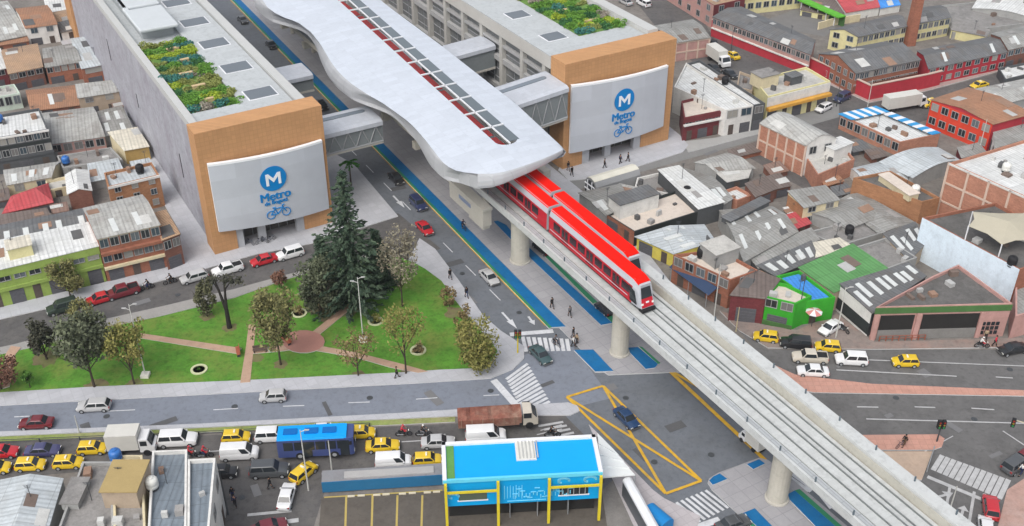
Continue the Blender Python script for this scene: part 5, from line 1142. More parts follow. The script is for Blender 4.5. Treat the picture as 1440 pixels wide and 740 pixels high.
HR('metal_shed', 'white vaulted market roof in the top right corner', [(1368, 12), (1470, 34), (1490, 8), (1385, -16)], 10, 'grey', 'white', 'vaulty', 1.0, 1, 0)
HR('metal_shed', 'large flat dark grey roof below the white vaulted roof', [(1340, 46), (1460, 30), (1440, -4), (1318, 8)], 10, 'grey', 'cgrey', 'flat', fl=1, f=0)
HR('yellow_house', 'low yellow annex wall between school wing and flat grey roof', [(1338, 42), (1388, 52), (1392, 44), (1340, 28)], 12, 'yel', 'cgrey', 'shed', .2, 1, 0)
HR('metal_shed', 'brick warehouse with grey roof just behind the right orange frame', [(951, 60), (998, 53), (974, 28), (915, 38)], 27, 'pink', 'grey', 'gx', .6, 2, 0, grid=[('f', 3, 2)], bands=[('f', .76, 1.0, 'white', .06)][:0])
HR('shop_house', 'white-fronted shop with long white tin roof running back', [(1021, 155), (1060, 148), (965, 88), (948, 122)], 37, 'white', 'white', 'flat', fl=2, f=2, ww=2.0, winh=1.6)
HR('shop_house', 'charcoal shop unit at the end of the white tin roof', [(1060, 148), (1076, 145), (984, 84), (966, 89)], 37, 'dgrey', 'white', 'flat', fl=2, f=1, ww=1.5)
HR('bar_house', 'maroon shop front with three white awnings next to the right orange frame', [(962, 166), (1018, 155), (1000, 132), (958, 142)], 33, 'maroon', 'beige', 'flat', fl=2, f=4, bands=[('f', .78, .98, 'maroon', .15), ('f', .66, .72, 'white', .5)])
HR('terrace_house', 'flat cluttered terrace house with long orange ledge', [(1080, 136), (1168, 114), (1134, 94), (1060, 112)], 38, 'yel', 'clight', 'flat', fl=2, f=5, l=0, ww=2, bands=[('f', .50, .60, 'orange', .9), ('f', .62, .95, 'white', .1)], hut=[(.12, .75, 4, 3, 2.2, 'cream', 'cgrey'), (.55, .5, 2.5, 2, 1.5, 'dgrey', 'dgrey')])
HR('stair_block', 'tan stair block between white tin roof and cluttered terrace', [(1036, 122), (1058, 128), (1062, 108), (1040, 100)], 26, 'tan', 'cgrey', 'flat', fl=2, f=0)
vb = HR('brick_warehouse', 'brick warehouse with curved grey roof and concrete framed side wall', [(1134, 204), (1176, 195), (1115, 163), (1070, 173)], 44, 'white', 'lgrey', 'vaulty', 1.2, 2, 2, 0, side='brickp', grid=[('l', 5, 2)], ground=False)
HR('brick_house', 'brick annex with white terrace room in front of the curved roof', [(1150, 246), (1202, 224), (1186, 204), (1134, 222)], 24, 'brickp', 'clight', 'flat', fl=1, f=0, hut=[(.72, .75, 4.5, 2.6, 2.0, 'white', 'white')])
HR('blue_stripe_shed', 'brick shed with white roof edged by blue and white striped sheets', [(1266, 200), (1322, 188), (1234, 151), (1182, 162)], 20, 'brickp', 'white', 'flat', fl=1, f=0, l=8, ground=False, winh=1.6, ww=2.2)
HR('red_house', 'bright red painted house with clay tile roof', [(1396, 175), (1450, 160), (1362, 124), (1310, 141)], 38, 'red', 'clay', 'gx', .7, 2, 0, 6, side='rbrick', ground=False)
HR('grey_roof_house', 'grey flat-roofed house with white railings right of the bright red house', [(1400, 208), (1460, 190), (1440, 152), (1392, 172)], 22, 'white', 'grey', 'gx', .5, 1, 3, 3)
HR('grey_roof_house', 'pale grey roof behind the bright red house', [(1396, 150), (1460, 134), (1440, 112), (1362, 128)], 12, 'grey', 'lgrey', 'gx', .5, 1, 0, sky=2)
HR('metal_shed', 'white roofed unit by the school front at the right edge', [(1414, 112), (1470, 98), (1460, 84), (1404, 96)], 12, 'dgrey', 'white', 'flat', fl=1, f=0)
HR('metal_shed', 'silver-blue arched roofs below the striped shed', [(1284, 250), (1350, 226), (1318, 208), (1238, 228)], 15, 'grey', 'silver', 'vaulty', .9, 1, 0)
HR('metal_shed', 'small pale arched roof beside the brick annex', [(1215, 262), (1284, 250), (1240, 228), (1196, 238)], 10, 'white', 'silver', 'vault', .7, 1, 0)
HR('brick_block', 'large bare brick block with bright white roof at the right edge', [(1452, 281), (1560, 245), (1450, 194), (1335, 229)], 78, 'brickp', 'white', 'flat', fl=3, f=0, side='brickp', grid=[('l', 4, 3)], bands=[('l', .97, 1.0, 'white', .1)])
HR('brick_ruin', 'brown brick house with open rubble roof terrace', [(1297, 284), (1322, 278), (1252, 240), (1200, 250)], 32, 'bricko', 'cdark', 'flat', fl=2, f=0, side='bricko', hut=[(.4, .5, 1.8, 7, 1.0, 'cream', 'beige')])
HR('low_wall_house', 'low red wall lot in front of the brick warehouse', [(1030, 222), (1072, 212), (1066, 202), (1024, 214)], 6, 'brick', 'brown', 'shed', .2, 1, 0)
HR('house', 'wide grey double roof near the plaza street', [(1007, 242), (1060, 236), (1024, 216), (978, 229)], 15, 'grey', 'lgrey', 'gx', .5, 1, 2)
HR('house', 'lower pale roof in front of the wide grey double roof', [(1022, 256), (1052, 250), (1056, 238), (1006, 244)], 12, 'dgrey', 'clight', 'shed', .3, 1, 2)
HR('white_box_house', 'little brick box with clean white roof in the block centre', [(1037, 282), (1058, 274), (1036, 262), (1011, 270)], 14, 'brickp', 'white', 'flat', fl=1, f=0)
HR('house', 'brown roofed brick house right of the little white box', [(1062, 277), (1090, 266), (1072, 253), (1048, 262)], 18, 'brickd', 'brown', 'shed', .3, 1, 2)
HR('house', 'low brown shed roof behind the brown roofed brick house', [(1090, 266), (1112, 261), (1096, 247), (1074, 253)], 14, 'brickd', 'brown', 'shed', .3, 1, 1)
HR('brick_house', 'orange brick house with long grey roof and white gable window', [(1130, 292), (1180, 281), (1160, 266), (1108, 274)], 26, 'cream', 'grey', 'shed', .5, 2, 2, 0, side='bricko', ground=False)
lg = HR('workshop', 'big grey workshop roof dotted with white skylights in the block centre', [(1046, 368), (1122, 326), (1086, 291), (1012, 297)], 22, 'grey', 'grey', 'gx', .7, 1, 0, sky=(4, 2), hut=[(.42, .86, 9, 1.6, .7, 'dgrey', 'dgrey')])
HR('workshop', 'long narrow grey roof between skylight workshop and blue tarpaulin roof', [(1066, 377), (1152, 337), (1140, 326), (1050, 362)], 16, 'dgrey', 'grey', 'shed', .5, 1, 0)
HR('workshop', 'dark roof with white strips behind the green roof', [(1090, 388), (1150, 362), (1140, 344), (1066, 378)], 14, 'dgrey', 'dgrey', 'shed', .4, 1, 0, sky=(5, 1))
HR('house', 'weathered grey roofs with red patch left of the brown brick house', [(1190, 322), (1238, 304), (1198, 276), (1140, 300)], 14, 'grey', 'grey', 'gx', .5, 1, 0)
HR('house', 'flat grey roof with antenna mast in the block centre', [(1180, 346), (1246, 326), (1214, 306), (1136, 326)], 14, 'grey', 'cgrey', 'flat', fl=1, f=0)
HR('house', 'small tan roof at the upper edge of the green roof', [(1146, 362), (1198, 347), (1180, 338), (1140, 346)], 14, 'tan', 'cream', 'shed', .3, 1, 0)
HR('house', 'grey concrete roof to the right of the green roof', [(1248, 378), (1290, 362), (1246, 334), (1200, 348)], 24, 'grey', 'cgrey', 'flat', fl=1, f=0)
HR('metal_shed', 'dark roof with diagonal white light strips by the light blue wall', [(1278, 366), (1302, 342), (1286, 316), (1242, 332)], 22, 'tan', 'dgrey', 'shed', .3, 1, 0, sky=(4, 1))
HR('house', 'long weathered roof along the alley below the brown brick house', [(1236, 328), (1290, 316), (1210, 272), (1176, 284)], 12, 'grey', 'grey', 'gy', .4, 1, 0)
grn = HR('green_roof_shed', 'shed with broad green metal roof', [(1172, 411), (1248, 378), (1199, 348), (1124, 381)], 28, 'tan', 'green', 'shed', .4, 1, 0)
HR('green_shop', 'bright green corner shop with beige terrace', [(1075, 417), (1119, 427), (1142, 416), (1106, 399), (1094, 397)], 37, 'bgreen', 'beige', 'flat', fl=2, f=2, l=0, ww=2.4, winh=1.4, bands=[('f', .0, .16, 'dkgreen', .15)])
HR('blue_roof_shop', 'green-walled shop under a triangular blue roof', [(1119, 427), (1175, 418), (1124, 380), (1092, 388), (1112, 402)], 32, 'bgreen', 'blue', 'flat', fl=1, f=1)
tb_ = HR('terrace_house', 'brick house with railed roof terrace and white awning beside the viaduct', [(1027, 394), (1066, 380), (1012, 350), (947, 358)], 40, 'brick', 'beige', 'flat', fl=2, f=1, l=5, hut=[(.72, .72, 4, 3.4, 2.2, 'grey', 'clight')])
HR('yellow_house', 'yellow fronted house with white-striped grey roof beside the viaduct', [(948, 357), (1012, 350), (988, 317), (896, 333)], 19, 'yellow', 'silver', 'gy', .8, 1, 0, 4, sky=(1, 4), ground=True)
tr_ = HR('terrace_house', 'brick house with wide beige roof terrace beside the trains', [(892, 326), (1014, 288), (968, 262), (852, 301)], 22, 'black', 'beige', 'flat', fl=1, f=0, l=4, side='brick', hut=[(.30, .93, 7, 3, 2.4, 'white', 'dgrey')])
HR('awning_house', 'house under two big white awning roofs behind the beige terrace', [(982, 294), (1018, 284), (955, 237), (926, 243)], 26, 'dgrey', 'white', 'shed', .4, 1, 0)
HR('house', 'small white flat house with roof hole left of the white awnings', [(893, 262), (946, 274), (950, 252), (926, 243), (896, 250)], 14, 'white', 'cgrey', 'flat', fl=1, f=1)
HR('house', 'grey roofs with two white sheets right beside the rear train', [(851, 303), (884, 289), (872, 260), (815, 272)], 22, 'grey', 'grey', 'gx', .4, 1, 0, sky=2)
HR('house', 'narrow grey roof between white flat house and rear train', [(884, 289), (902, 294), (900, 268), (872, 262)], 16, 'white', 'lgrey', 'shed', .3, 1, 1)
HR('house', 'patchy roofs between the white awnings and the little brick box', [(1014, 290), (1030, 280), (1000, 248), (964, 238)], 16, 'grey', 'grey', 'gx', .3, 1, 0, sky=2)
HR('corner_garage', 'dark open shop corner with brown roof between brick terrace house and green shop', [(1028, 415), (1076, 420), (1096, 396), (1056, 382)], 36, 'maroon', 'brown', 'shed', .3, 1, 2)
bl_ = HR('blue_wall_building', 'tall building with long light blue side wall and brick rooftop', [(1434, 379), (1520, 350), (1400, 285), (1297, 306)], 58, 'brick', 'cdark', 'flat', fl=2, f=0, side='lblue')
HR('striped_roof_shop', 'shop with black and white striped roof and white sign wall', [(1226, 440), (1302, 389), (1277, 373), (1182, 403)], 34, 'dgrey', 'dgrey', 'shed', .3, 1, 0, 0, side='white', clutter=False, sky=(8, 1), bands=[('l', .10, .55, 'black', .06)])
gg = HR('garage', 'open garage with pink facade, green fascia and weedy flat roof', [(1232, 432), (1424, 427), (1348, 372), (1312, 388)], 46, 'pink', 'cdark', 'flat', fl=1, f=0, bands=[('f', .80, .97, 'dkgreen', .1)])
HR('brick_house', 'brick building with green front panel at the right edge', [(1428, 445), (1500, 425), (1480, 385), (1428, 395)], 32, 'pink', 'grey', 'flat', fl=1, f=1)

# lean-tos and sheds filling the gaps between the houses
for lb, q_, dr, wl, rf in (
    ('rusty lean-to between the faded orange tile roof and the mint house', [(20, 116), (46, 111), (42, 104), (18, 108)], 8, 'brickd', 'rust'),
    ('tiny grey lean-to left of the tan rendered house', [(38, 172), (60, 168), (58, 160), (36, 164)], 6, 'grey', 'grey'),
    ('rusty sheet shed against the panelled wall below the tan house', [(160, 152), (180, 148), (174, 140), (156, 144)], 8, 'brickd', 'rust'),
    ('white tarpaulin shed beside the ochre gable wall', [(188, 240), (218, 234), (210, 226), (184, 231)], 12, 'white', 'silver'),
    ('brown lean-to left of the red hipped roof', [(-6, 284), (14, 280), (12, 268), (-6, 272)], 10, 'brickd', 'brown'),
    ('low rust roof behind the lime-green front, near the red hipped roof', [(74, 300), (96, 296), (94, 288), (72, 292)], 8, 'brickd', 'rust'),
    ('pale shed in the gap left of the cream house', [(118, 206), (140, 201), (136, 196), (114, 200)], 7, 'grey', 'lgrey'),
    ('dark lean-to beside the long alley near the red patch', [(1176, 276), (1200, 270), (1190, 262), (1168, 267)], 8, 'grey', 'dgrey'),
    ('small clay roof between the brick annex and the brown brick house', [(1160, 262), (1186, 255), (1176, 247), (1152, 252)], 8, 'brick', 'clay'),
    ('little rust roof in front of the low red wall lot', [(1084, 246), (1108, 240), (1096, 230), (1074, 236)], 7, 'brickd', 'rust'),
    ('white sheet roof beside the orange brick house with gable window', [(1112, 306), (1130, 301), (1120, 292), (1102, 296)], 8, 'grey', 'white'),
    ('maroon yard roof right of the skylight workshop', [(1118, 322), (1140, 314), (1126, 300), (1106, 306)], 9, 'maroon', 'red'),
    ('dark shed in the yard left of the blue and white striped sheets', [(1200, 214), (1224, 209), (1212, 200), (1190, 204)], 6, 'dgrey', 'dgrey'),
    ('brown debris shed in the yard below the striped sheets', [(1226, 224), (1248, 219), (1238, 211), (1216, 215)], 6, 'brickd', 'brown'),
    ('grey lean-to at the foot of the bright red house', [(1352, 222), (1386, 214), (1376, 204), (1346, 211)], 8, 'maroon', 'grey'),
    ('white balcony roof by the railings right of the bright red house', [(1424, 222), (1452, 214), (1444, 206), (1418, 212)], 8, 'white', 'white'),
    ('tan lean-to between weedy garage roof and light blue wall', [(1352, 400), (1382, 408), (1396, 398), (1364, 388)], 14, 'bricko', 'lgrey'),
    ('corrugated hut on the yard behind the terrace with white awning', [(1066, 396), (1090, 392), (1084, 380), (1062, 384)], 10, 'grey', 'grey')):
    (HL if q_[0][0] < 700 else HR)('lean_to', lb, q_, dr, wl, rf, 'shed', .3, 1, 1, cat='shed')
# garage bays: dark panels on the front stand for the shade inside
p0, p1 = at(1232, 432, gg['h'] if 'h' in gg else HOUSES[[h_[0] for h_ in HOUSES].index(gg)][2]), None
hg = HOUSES[[h_[0] for h_ in HOUSES].index(gg)][2]; A_, B_ = at(1232, 432, hg), at(1424, 427, hg); ln_ = (B_-A_).length; ra = math.atan2(B_.y-A_.y, B_.x-A_.x)
def onfront(root, u, z): 
    q_ = A_.lerp(B_, u); q_.z = z; return Matrix.Rotation(-root.rotation_euler.z, 3, 'Z') @ (q_-root.location)
for u0, u1 in ((.05, .30), (.36, .78)):
    c0 = onfront(gg, (u0+u1)/2, 0); w = ln_*(u1-u0); m = MB(); m.box(c0.x-w/2, c0.y-.06, .05, c0.x+w/2, c0.y+.02, hg*.74); m.build('bay_shade', DARK, gg)
    m = MB(); m.box(c0.x-w/2, c0.y-.10, .05, c0.x+w/2, c0.y-.05, hg*.3); m.build('bay_floor', CONCD, gg)
for u in (.33, .80, .02): c0 = onfront(gg, u, 0); MB().box(c0.x-.3, c0.y-.22, 0, c0.x+.3, c0.y+.02, hg*.78).build('pillar', W('pink'), gg)
c0 = onfront(gg, .88, 0); g = MB()
for i in range(4):
    for j in range(3): g.box(c0.x-1.1+i*.6, c0.y-.12, .5+j*.7, c0.x-.68+i*.6, c0.y-.02, 1.0+j*.7)
g.build('grille_window', GLASS, gg)
tank(tb_, .55, .93, 'black water tank standing tallest on the railed brick terrace house'); tank(tb_, .48, .88, 'second black water tank on the railed brick terrace house'); tank(bl_, .04, .10, 'black water tank on the light blue building', 'black')
tank(tr_, .9, .8, 'black water tank on the beige roof terrace'); tank(vb, .2, .2, 'black water tank on the curved roof warehouse') if False else None
def sail():
    t = thing('shade_sail', 'beige tensile shade sail on white posts above the brick rooftop', 'awning', on_roof(bl_, .35, .45)); zz = t.location.z
    pts = [at(1362, 318, zz+2.6), at(1368, 298, zz+3.4), at(1440, 300, zz+3.2), at(1470, 318, zz+2.4), at(1450, 338, zz+2.2), at(1409, 344, zz+2.2)]
    pts = [p-t.location for p in pts]; c = sum(pts, Vector())/6+Vector((0, 0, .9)); m = MB(); n = len(pts)
    for i in range(n):
        p, q = pts[i], pts[(i+1) % n]; mid = (p+q)/2*.9+c*.1; m.add([c, p, mid], [(0, 1, 2)]); m.add([c, mid, q], [(0, 1, 2)])
        dz = Vector((0, 0, -.04)); m.add([c+dz, p+dz, mid+dz], [(0, 2, 1)]); m.add([c+dz, mid+dz, q+dz], [(0, 2, 1)])
    m.build('canvas', mat('canvas_beige', (.40, .37, .29), .9, .08), t, smooth=False)
    for p in pts: MB().tube((p.x, p.y, 0), (p.x, p.y, p.z), .09, n=8).build('post', WHITE, t)
sail()
# striped sheets on the blue-and-white shed
sh = [r for r in HOUSES if r[0]['label'].startswith('brick shed with white roof')][0]; sf = sh[1]
BW = glossy('stripe_blue', (.02, .26, .55), .5); 
for (u0, u1, v0, v1, n, ax) in ((-.02, 1.0, .80, 1.03, 9, 0), (.80, 1.02, .0, .78, 10, 1)):
    for i in range(n):
        if ax == 0: a, b_, c_, d_ = u0+(u1-u0)*i/n, u0+(u1-u0)*(i+1)/n, v0, v1
        else: a, b_, c_, d_ = u0, u1, v0+(v1-v0)*i/n, v0+(v1-v0)*(i+1)/n
        g = MB(); cs = [sf(a, c_), sf(b_, c_), sf(b_, d_), sf(a, d_)]; g.loft([[(x, y, z+.5) for x, y, z in cs], [(x, y, z+.62) for x, y, z in cs]]); fixn(g.build('roof_sheet', BW if i % 2 == 0 else WHITE, sh[0]))
# chimney, school wall, court
p = at(1278, 63); t = thing('brick_chimney', 'tall square brick chimney rising from the school yard', 'chimney', p, R(12))
m = MB(); m.loft([[(sx*w, sy*w, z) for sx, sy in ((-1, -1), (1, -1), (1, 1), (-1, 1))] for w, z in ((.95, 0), (.78, 13), (.95, 13.1), (.95, 14))]); m.build('shaft', W('brick'), t); MB().box(-.5, -.5, 13.95, .5, .5, 14.05).build('flue', BLACK, t)
def wall_run(label, pts, h, m, w=.3, name='boundary_wall', coping=None):
    P_ = [at(*q_) for q_ in pts]; c = P_[0].copy(); t = thing(name, label, 'wall', c)
    for a, b_ in zip(P_, P_[1:]):
        d_ = (b_-a); g = MB(); g.obox(((a.x+b_.x)/2-c.x, (a.y+b_.y)/2-c.y, h/2), (d_.length, w, h), math.atan2(d_.y, d_.x)); g.build('wall_panel', m, t)
        if coping: g = MB(); g.obox(((a.x+b_.x)/2-c.x, (a.y+b_.y)/2-c.y, h+.08), (d_.length+.1, w+.2, .16), math.atan2(d_.y, d_.x)); g.build('coping', coping, t)
    return t
COP = mat('coping_pink', (.50, .38, .32), .8, .1)
wall_run('long crimson street wall with pale coping running round the school corner', [(1000, 46), (1120, 93), (1221, 141), (1300, 125), (1320, 120)], 2.9, W('red'), coping=COP)
wall_run('pale low wall along the back of the school courtyard', [(1150, 42), (1170, 36), (1208, 30)], 1.6, W('cream'))
g = MB(); g.poly([(v.x, v.y, .02) for v in G([(1060, 34), (1128, 10), (1180, 34), (1160, 52), (1120, 44)])]); tag(g.build('school_court', mat('court_grey', (.17, .165, .16), .9, .15)), kind='structure')
t = thing('court_shelter', 'bright green roofed shelter on white posts by the school court', 'shelter', at(1152, 26)); P0, P1 = at(1124, 12)-t.location, at(1182, 38)-t.location; d_ = P1-P0; ra = math.atan2(d_.y, d_.x)
m = MB(); m.obox((0, 0, 2.4), (d_.length, 2.2, .25), ra); m.build('roof', leafmat('court_green', (.06, .26, .02), (.12, .42, .04)), t)
m = MB(); m.obox((math.sin(ra)*-.9, math.cos(ra)*.9, 1.2), (d_.length, .2, 2.4), ra); m.build('back_wall', W('dkgreen'), t)
for k in range(5): q_ = P0.lerp(P1, (k+.5)/5); MB().tube((q_.x+math.sin(ra)*.8, q_.y-math.cos(ra)*.8, 0), (q_.x+math.sin(ra)*.8, q_.y-math.cos(ra)*.8, 2.3), .12).build('post', WHITE, t)
# ramp mouth near the plaza
t = thing('covered_ramp', 'grey covered walkway ramp with rounded grilled mouth beside the rear train', 'walkway', at(838, 280)); a, b_ = at(830, 274)-t.location, at(892, 255)-t.location; d_ = (b_-a).normalized(); n_ = Vector((-d_.y, d_.x, 0))
prof = [(-1.5, 0), (-1.5, 1.9), (-1.1, 2.6), (0, 2.9), (1.1, 2.6), (1.5, 1.9), (1.5, 0)]; m = MB(); m.loft([[q_+n_*x+Vector((0, 0, z)) for x, z in prof] for q_ in (a, b_)]); fixn(m.build('shell', mat('ramp_grey', (.27, .275, .28), .6, .08), t))
m = MB(); m.loft([[q_+n_*x+Vector((0, 0, z+.03)) for x, z in ((-1.0, 2.66), (0, 2.92), (1.0, 2.66), (.9, 2.75), (0, 3.0), (-.9, 2.75))] for q_ in (a, b_)]); fixn(m.build('roof_strip', mat('ramp_cream', (.6, .58, .5), .7, .06), t))
m = MB(); f_ = a-d_*.08
m.loft([[f_+n_*x*.86+Vector((0, 0, max(.1, z*.9))) for x, z in prof], [f_-d_*.05+n_*x*.86+Vector((0, 0, max(.1, z*.9))) for x, z in prof]]); fixn(m.build('mouth_glass', GLASS, t))
for x in (-.6, .6): m = MB(); q_ = f_-d_*.12+n_*x; m.tube(q_, q_+Vector((0, 0, 2.5)), .1); m.build('mouth_bar', WHITE, t)
for z in (.9, 1.8): m = MB(); m.tube(f_-d_*.12-n_*1.3+Vector((0, 0, z)), f_-d_*.12+n_*1.3+Vector((0, 0, z)), .1); m.build('mouth_bar', WHITE, t)

def hb(start): return [r for r in HOUSES if r[0]['label'].startswith(start)][0][0]
for st_, u, v, lb, c_ in (('flat cluttered terrace', .3, .7, 'black water tank on the cluttered terrace house with orange ledge', 'black'), ('charcoal shop unit', .5, .5, 'black water tank on the charcoal shop unit', 'black'), ('grey flat house with cyan', .1, .4, 'blue water tank on the grey flat house', 'blue'), ('white flat-roofed block', .25, .75, 'blue water tank on the white flat-roofed block', 'blue'), ('flat grey roof with antenna', .5, .5, 'black water tank on the flat roof with antenna mast', 'black'), ('brown brick house with open rubble', .6, .3, 'white water tank on the brown brick house with rubble terrace', 'white'), ('large bare brick block', .3, .6, 'white water tank on the bright white roof of the bare brick block', 'white'), ('raw orange brick house', .7, .6, 'black water tank on the raw orange brick house', 'black')):
    tank(hb(st_), u, v, lb, c_)
# ---------------------------------------------------------------- blue pavilion and the car park at the bottom
def local_box(nm, c, rz, m, parent): pass
ZR = 6.4
A0, B0, D0 = at(624, 676, ZR), at(846, 664, ZR), at(634, 625, ZR); wv = B0-A0; PW = wv.length; pz = math.atan2(wv.y, wv.x); PD = (D0-A0).length
BP = thing('station_pavilion', 'bright blue bus station pavilion on yellow posts at the bottom', 'building', (A0.x, A0.y, 0), pz)
PB = mat('pavilion_blue', (.0, .31, .66), .55, .05, .3); PBR = mat('pavilion_roof_blue', (.0, .33, .80), .6, .03, .3)
MB().box(0, .0, 2.7, PW, PD, ZR-.25).build('wall', PB, BP); MB().box(.1, .1, ZR-.25, PW-.1, PD-.1, ZR-.02).build('roof', PBR, BP)
for x0, y0, x1, y1 in ((-.1, PD-.35, PW+.1, PD+.1), (-.12, -.1, .3, PD+.1), (PW-.3, -.1, PW+.12, PD+.1)): MB().box(x0, y0, ZR-.4, x1, y1, ZR+.22).build('roof_edge', WHITE, BP)
MB().box(-.1, -.15, ZR-.3, PW+.1, .12, ZR+.1).build('roof_edge', mat('edge_cyan', (.12, .55, .72), .5, .05), BP)
MB().box(.35, .2, ZR-.01, 1.15, PD-.4, ZR+.05).build('green_strip', mat('roof_strip_green', (.10, .26, .07), .9, .2), BP)
m = MB(); m.box(PW*.47, PD*.42, ZR-.01, PW*.60, PD*.97, ZR+.12); hb = m.build('roof_hatch', mat('hatch_white', (.62, .62, .58), .7, .1), BP)
m = MB()
for i in range(6): m.box(PW*.47+.3+i*.38, PD*.46, ZR+.12, PW*.47+.42+i*.38, PD*.94, ZR+.2)
m.build('slats', mat('hatch_slat', (.42, .42, .40), .7, .1), hb)
YP = mat('post_yellow', (.62, .50, .03), .5, .08)
for x in (.15, PW*.34, PW*.665, PW-.1): MB().box(x-.14, -.62, 0, x+.14, -.34, ZR-.1).build('post', YP, BP); MB().box(x-.1, -.5, ZR-1.0, x+.1, .05, ZR-.8).build('bracket', YP, BP)
for x0, x1 in ((.15, PW*.34), (PW*.665, PW-.1)): MB().box(x0, -.56, 4.95, x1, -.40, 5.2).build('cross_rail', YP, BP)
for x0, x1, m_ in ((PW*.09, PW*.27, mat('window_green', (.09, .11, .08), .4, .2)), (PW*.735, PW*.92, GLASS)):
    w_ = MB().box(x0, -.05, 3.5, x1, .02, 4.7).build('window', m_, BP); MB().box(x0-.12, -.09, 3.36, x1+.12, .0, 3.5).build('sill', WHITE, w_)
for k in range(5): MB().box(PW*(.735+.185*(k+.4)/5), -.08, 3.5, PW*(.735+.185*(k+.4)/5)+.08, -.05, 4.7).build('mullion', STEEL, BP)
m = MB(); rs = random.Random(2)
for k in range(7): m.box(PW*.38+k*.3, -.04, 3.3+.12*(k % 3), PW*.38+k*.3+.07, 0, 5.2-.15*(k % 2))
for k in range(16): x = PW*.45+k*.38; m.obox((x, -.03, 4.0+.7*math.sin(k*1.3)), (.55, .05, .09), 0); m.obox((x, -.03, 3.5+.5*abs(math.sin(k*.9))), (.09, .05, .5), 0)
m.box(PW*.40, -.04, 2.95, PW*.65, 0, 3.05)
for cx, cz, r_ in ((PW*.76, 5.5, .55), (PW*.93, 5.5, .6), (PW*.06, 4.1, .5), (PW*.70, 4.3, .2)):
    for i in range(16): a = math.pi*i/16*1.4; m.obox((cx+r_*math.cos(a), -.03, cz+r_*.6*math.sin(a)), (.22, .05, .2), 0)
m.build('mural_lines', mat('mural_cyan', (.18, .58, .78), .6, .1), BP)
MB().box(.4, 1.2, 0, PW-.4, PD-.5, 2.7).build('undercroft_shade', DARK, BP)  # near-black block stands for the shade beneath the raised pavilion
for x in (PW*.42, PW*.60, PW*.80): MB().box(x-.03, .5, .02, x+.03, 1.15, 2.69).build('support', STEEL, BP)
sheet('car_park', [(452, 700), (640, 690), (860, 690), (880, 780), (446, 780)], mat('carpark_asphalt', (.10, .088, .075), .95, .15, .3, stain=(.15, .13, .11), stain_amt=.5), z=.044)
g = MB(); zc = .05
for x in (486, 523, 558, 593): g.bars(at(x+1, 697), at(x-1, 765), .22, zc)
g.bars(at(456, 700), at(622, 690), .2, zc+.004); tag(g.build('bay_lines', mat('bay_line_ochre', (.42, .32, .10), .8, .1)), kind='structure')
for i, x in enumerate((494, 508, 530, 543, 566, 580, 601, 614)):
    p = at(x, 699-i*.9); o = MB().box(-.38, -.09, 0, .38, .09, .14).build('wheel_stop', mat('stop_cream', (.62, .56, .42), .8, .1), None, (p.x, p.y, zc), pz); tag(o, 'short cream wheel stop at the head of a car park bay', 'wheel stop', 'wheel stops of the car park')
a, b_ = at(454, 694), at(624, 683); d_ = b_-a; rz = math.atan2(d_.y, d_.x); L_ = d_.length
t = thing('bus_shelter', 'long low shelter with grey sheet roof and blue fascia along the busy street', 'shelter', a, rz)
m = MB(); m.loft([[(x, 0, 1.5), (x, 0, 1.62), (x, 1.7, 1.72), (x, 1.7, 1.6)] for x in (0, L_)]); m.build('roof', mat('shelter_roof', (.22, .22, .23), .7, .15, .6, stain=(.22, .24, .26), stain_amt=.5), t)
m = MB(); m.box(0, -.08, .2, L_, 0, 1.66); m.build('fascia', mat('fascia_blue', (.02, .13, .26), .6, .1), t); MB().box(2.4, .3, 1.62, L_-1, 1.3, 1.78).build('roof_panel', mat('shelter_panel', (.36, .35, .34), .7, .1), t)
for k in range(6): MB().box(L_*k/5-.06, 1.4, 0, L_*k/5+.06, 1.52, 1.6).build('post', STEEL, t)
q = G([(846, 671), (893, 667), (862, 634), (840, 612)], 3.2); c = sum(q, Vector())/4; c.z = 0; t = thing('entrance_canopy', 'stepped white entrance canopy beside the blue pavilion', 'canopy', c)
m = MB()
for k in range(4):
    f0, f1 = k/4, (k+1)/4; e = lambda f_, z: (q[0].lerp(q[3], f_)-c+Vector((0, 0, z-3.2)), q[1].lerp(q[2], f_)-c+Vector((0, 0, z-3.2)))
    (p0, p1), (p3, p2) = e(f0, 3.0+k*.12), e(f1, 3.0+k*.12); up = Vector((0, 0, .14)); m.loft([[p0, p1, p2, p3], [p0+up, p1+up, p2+up, p3+up]])
fixn(m.build('roof', mat('canopy_pale', (.68, .70, .69), .6, .06), t))
for p in q: MB().tube((p.x-c.x, p.y-c.y, 0), (p.x-c.x, p.y-c.y, 3.0), .09).build('post', STEEL, t)
a, b_ = at(882, 672, 2.6), at(920, 740, 2.6); t = thing('covered_walkway', 'white covered walkway tube leading down from the entrance canopy', 'walkway', (a.x, a.y, 0)); d_ = (b_-a); d_.z = 0; n_ = Vector((-d_.y, d_.x, 0)).normalized()
m = MB(); m.loft([[s_+n_*x+Vector((0, 0, z)) for x, z in ((-.52, 2.2), (-.48, 2.5), (-.2, 2.7), (.2, 2.7), (.48, 2.5), (.52, 2.2))] for s_ in (Vector(), d_*1.3)]); fixn(m.build('roof', WHITE, t))
m = MB(); m.loft([[s_+n_*x+Vector((0, 0, z)) for x, z in ((-.48, 0), (-.48, 2.2), (.48, 2.2), (.48, 0))] for s_ in (Vector(), d_*1.3)]); fixn(m.build('side_glass', mat('walkway_glass', (.07, .08, .09), .3, .2), t))
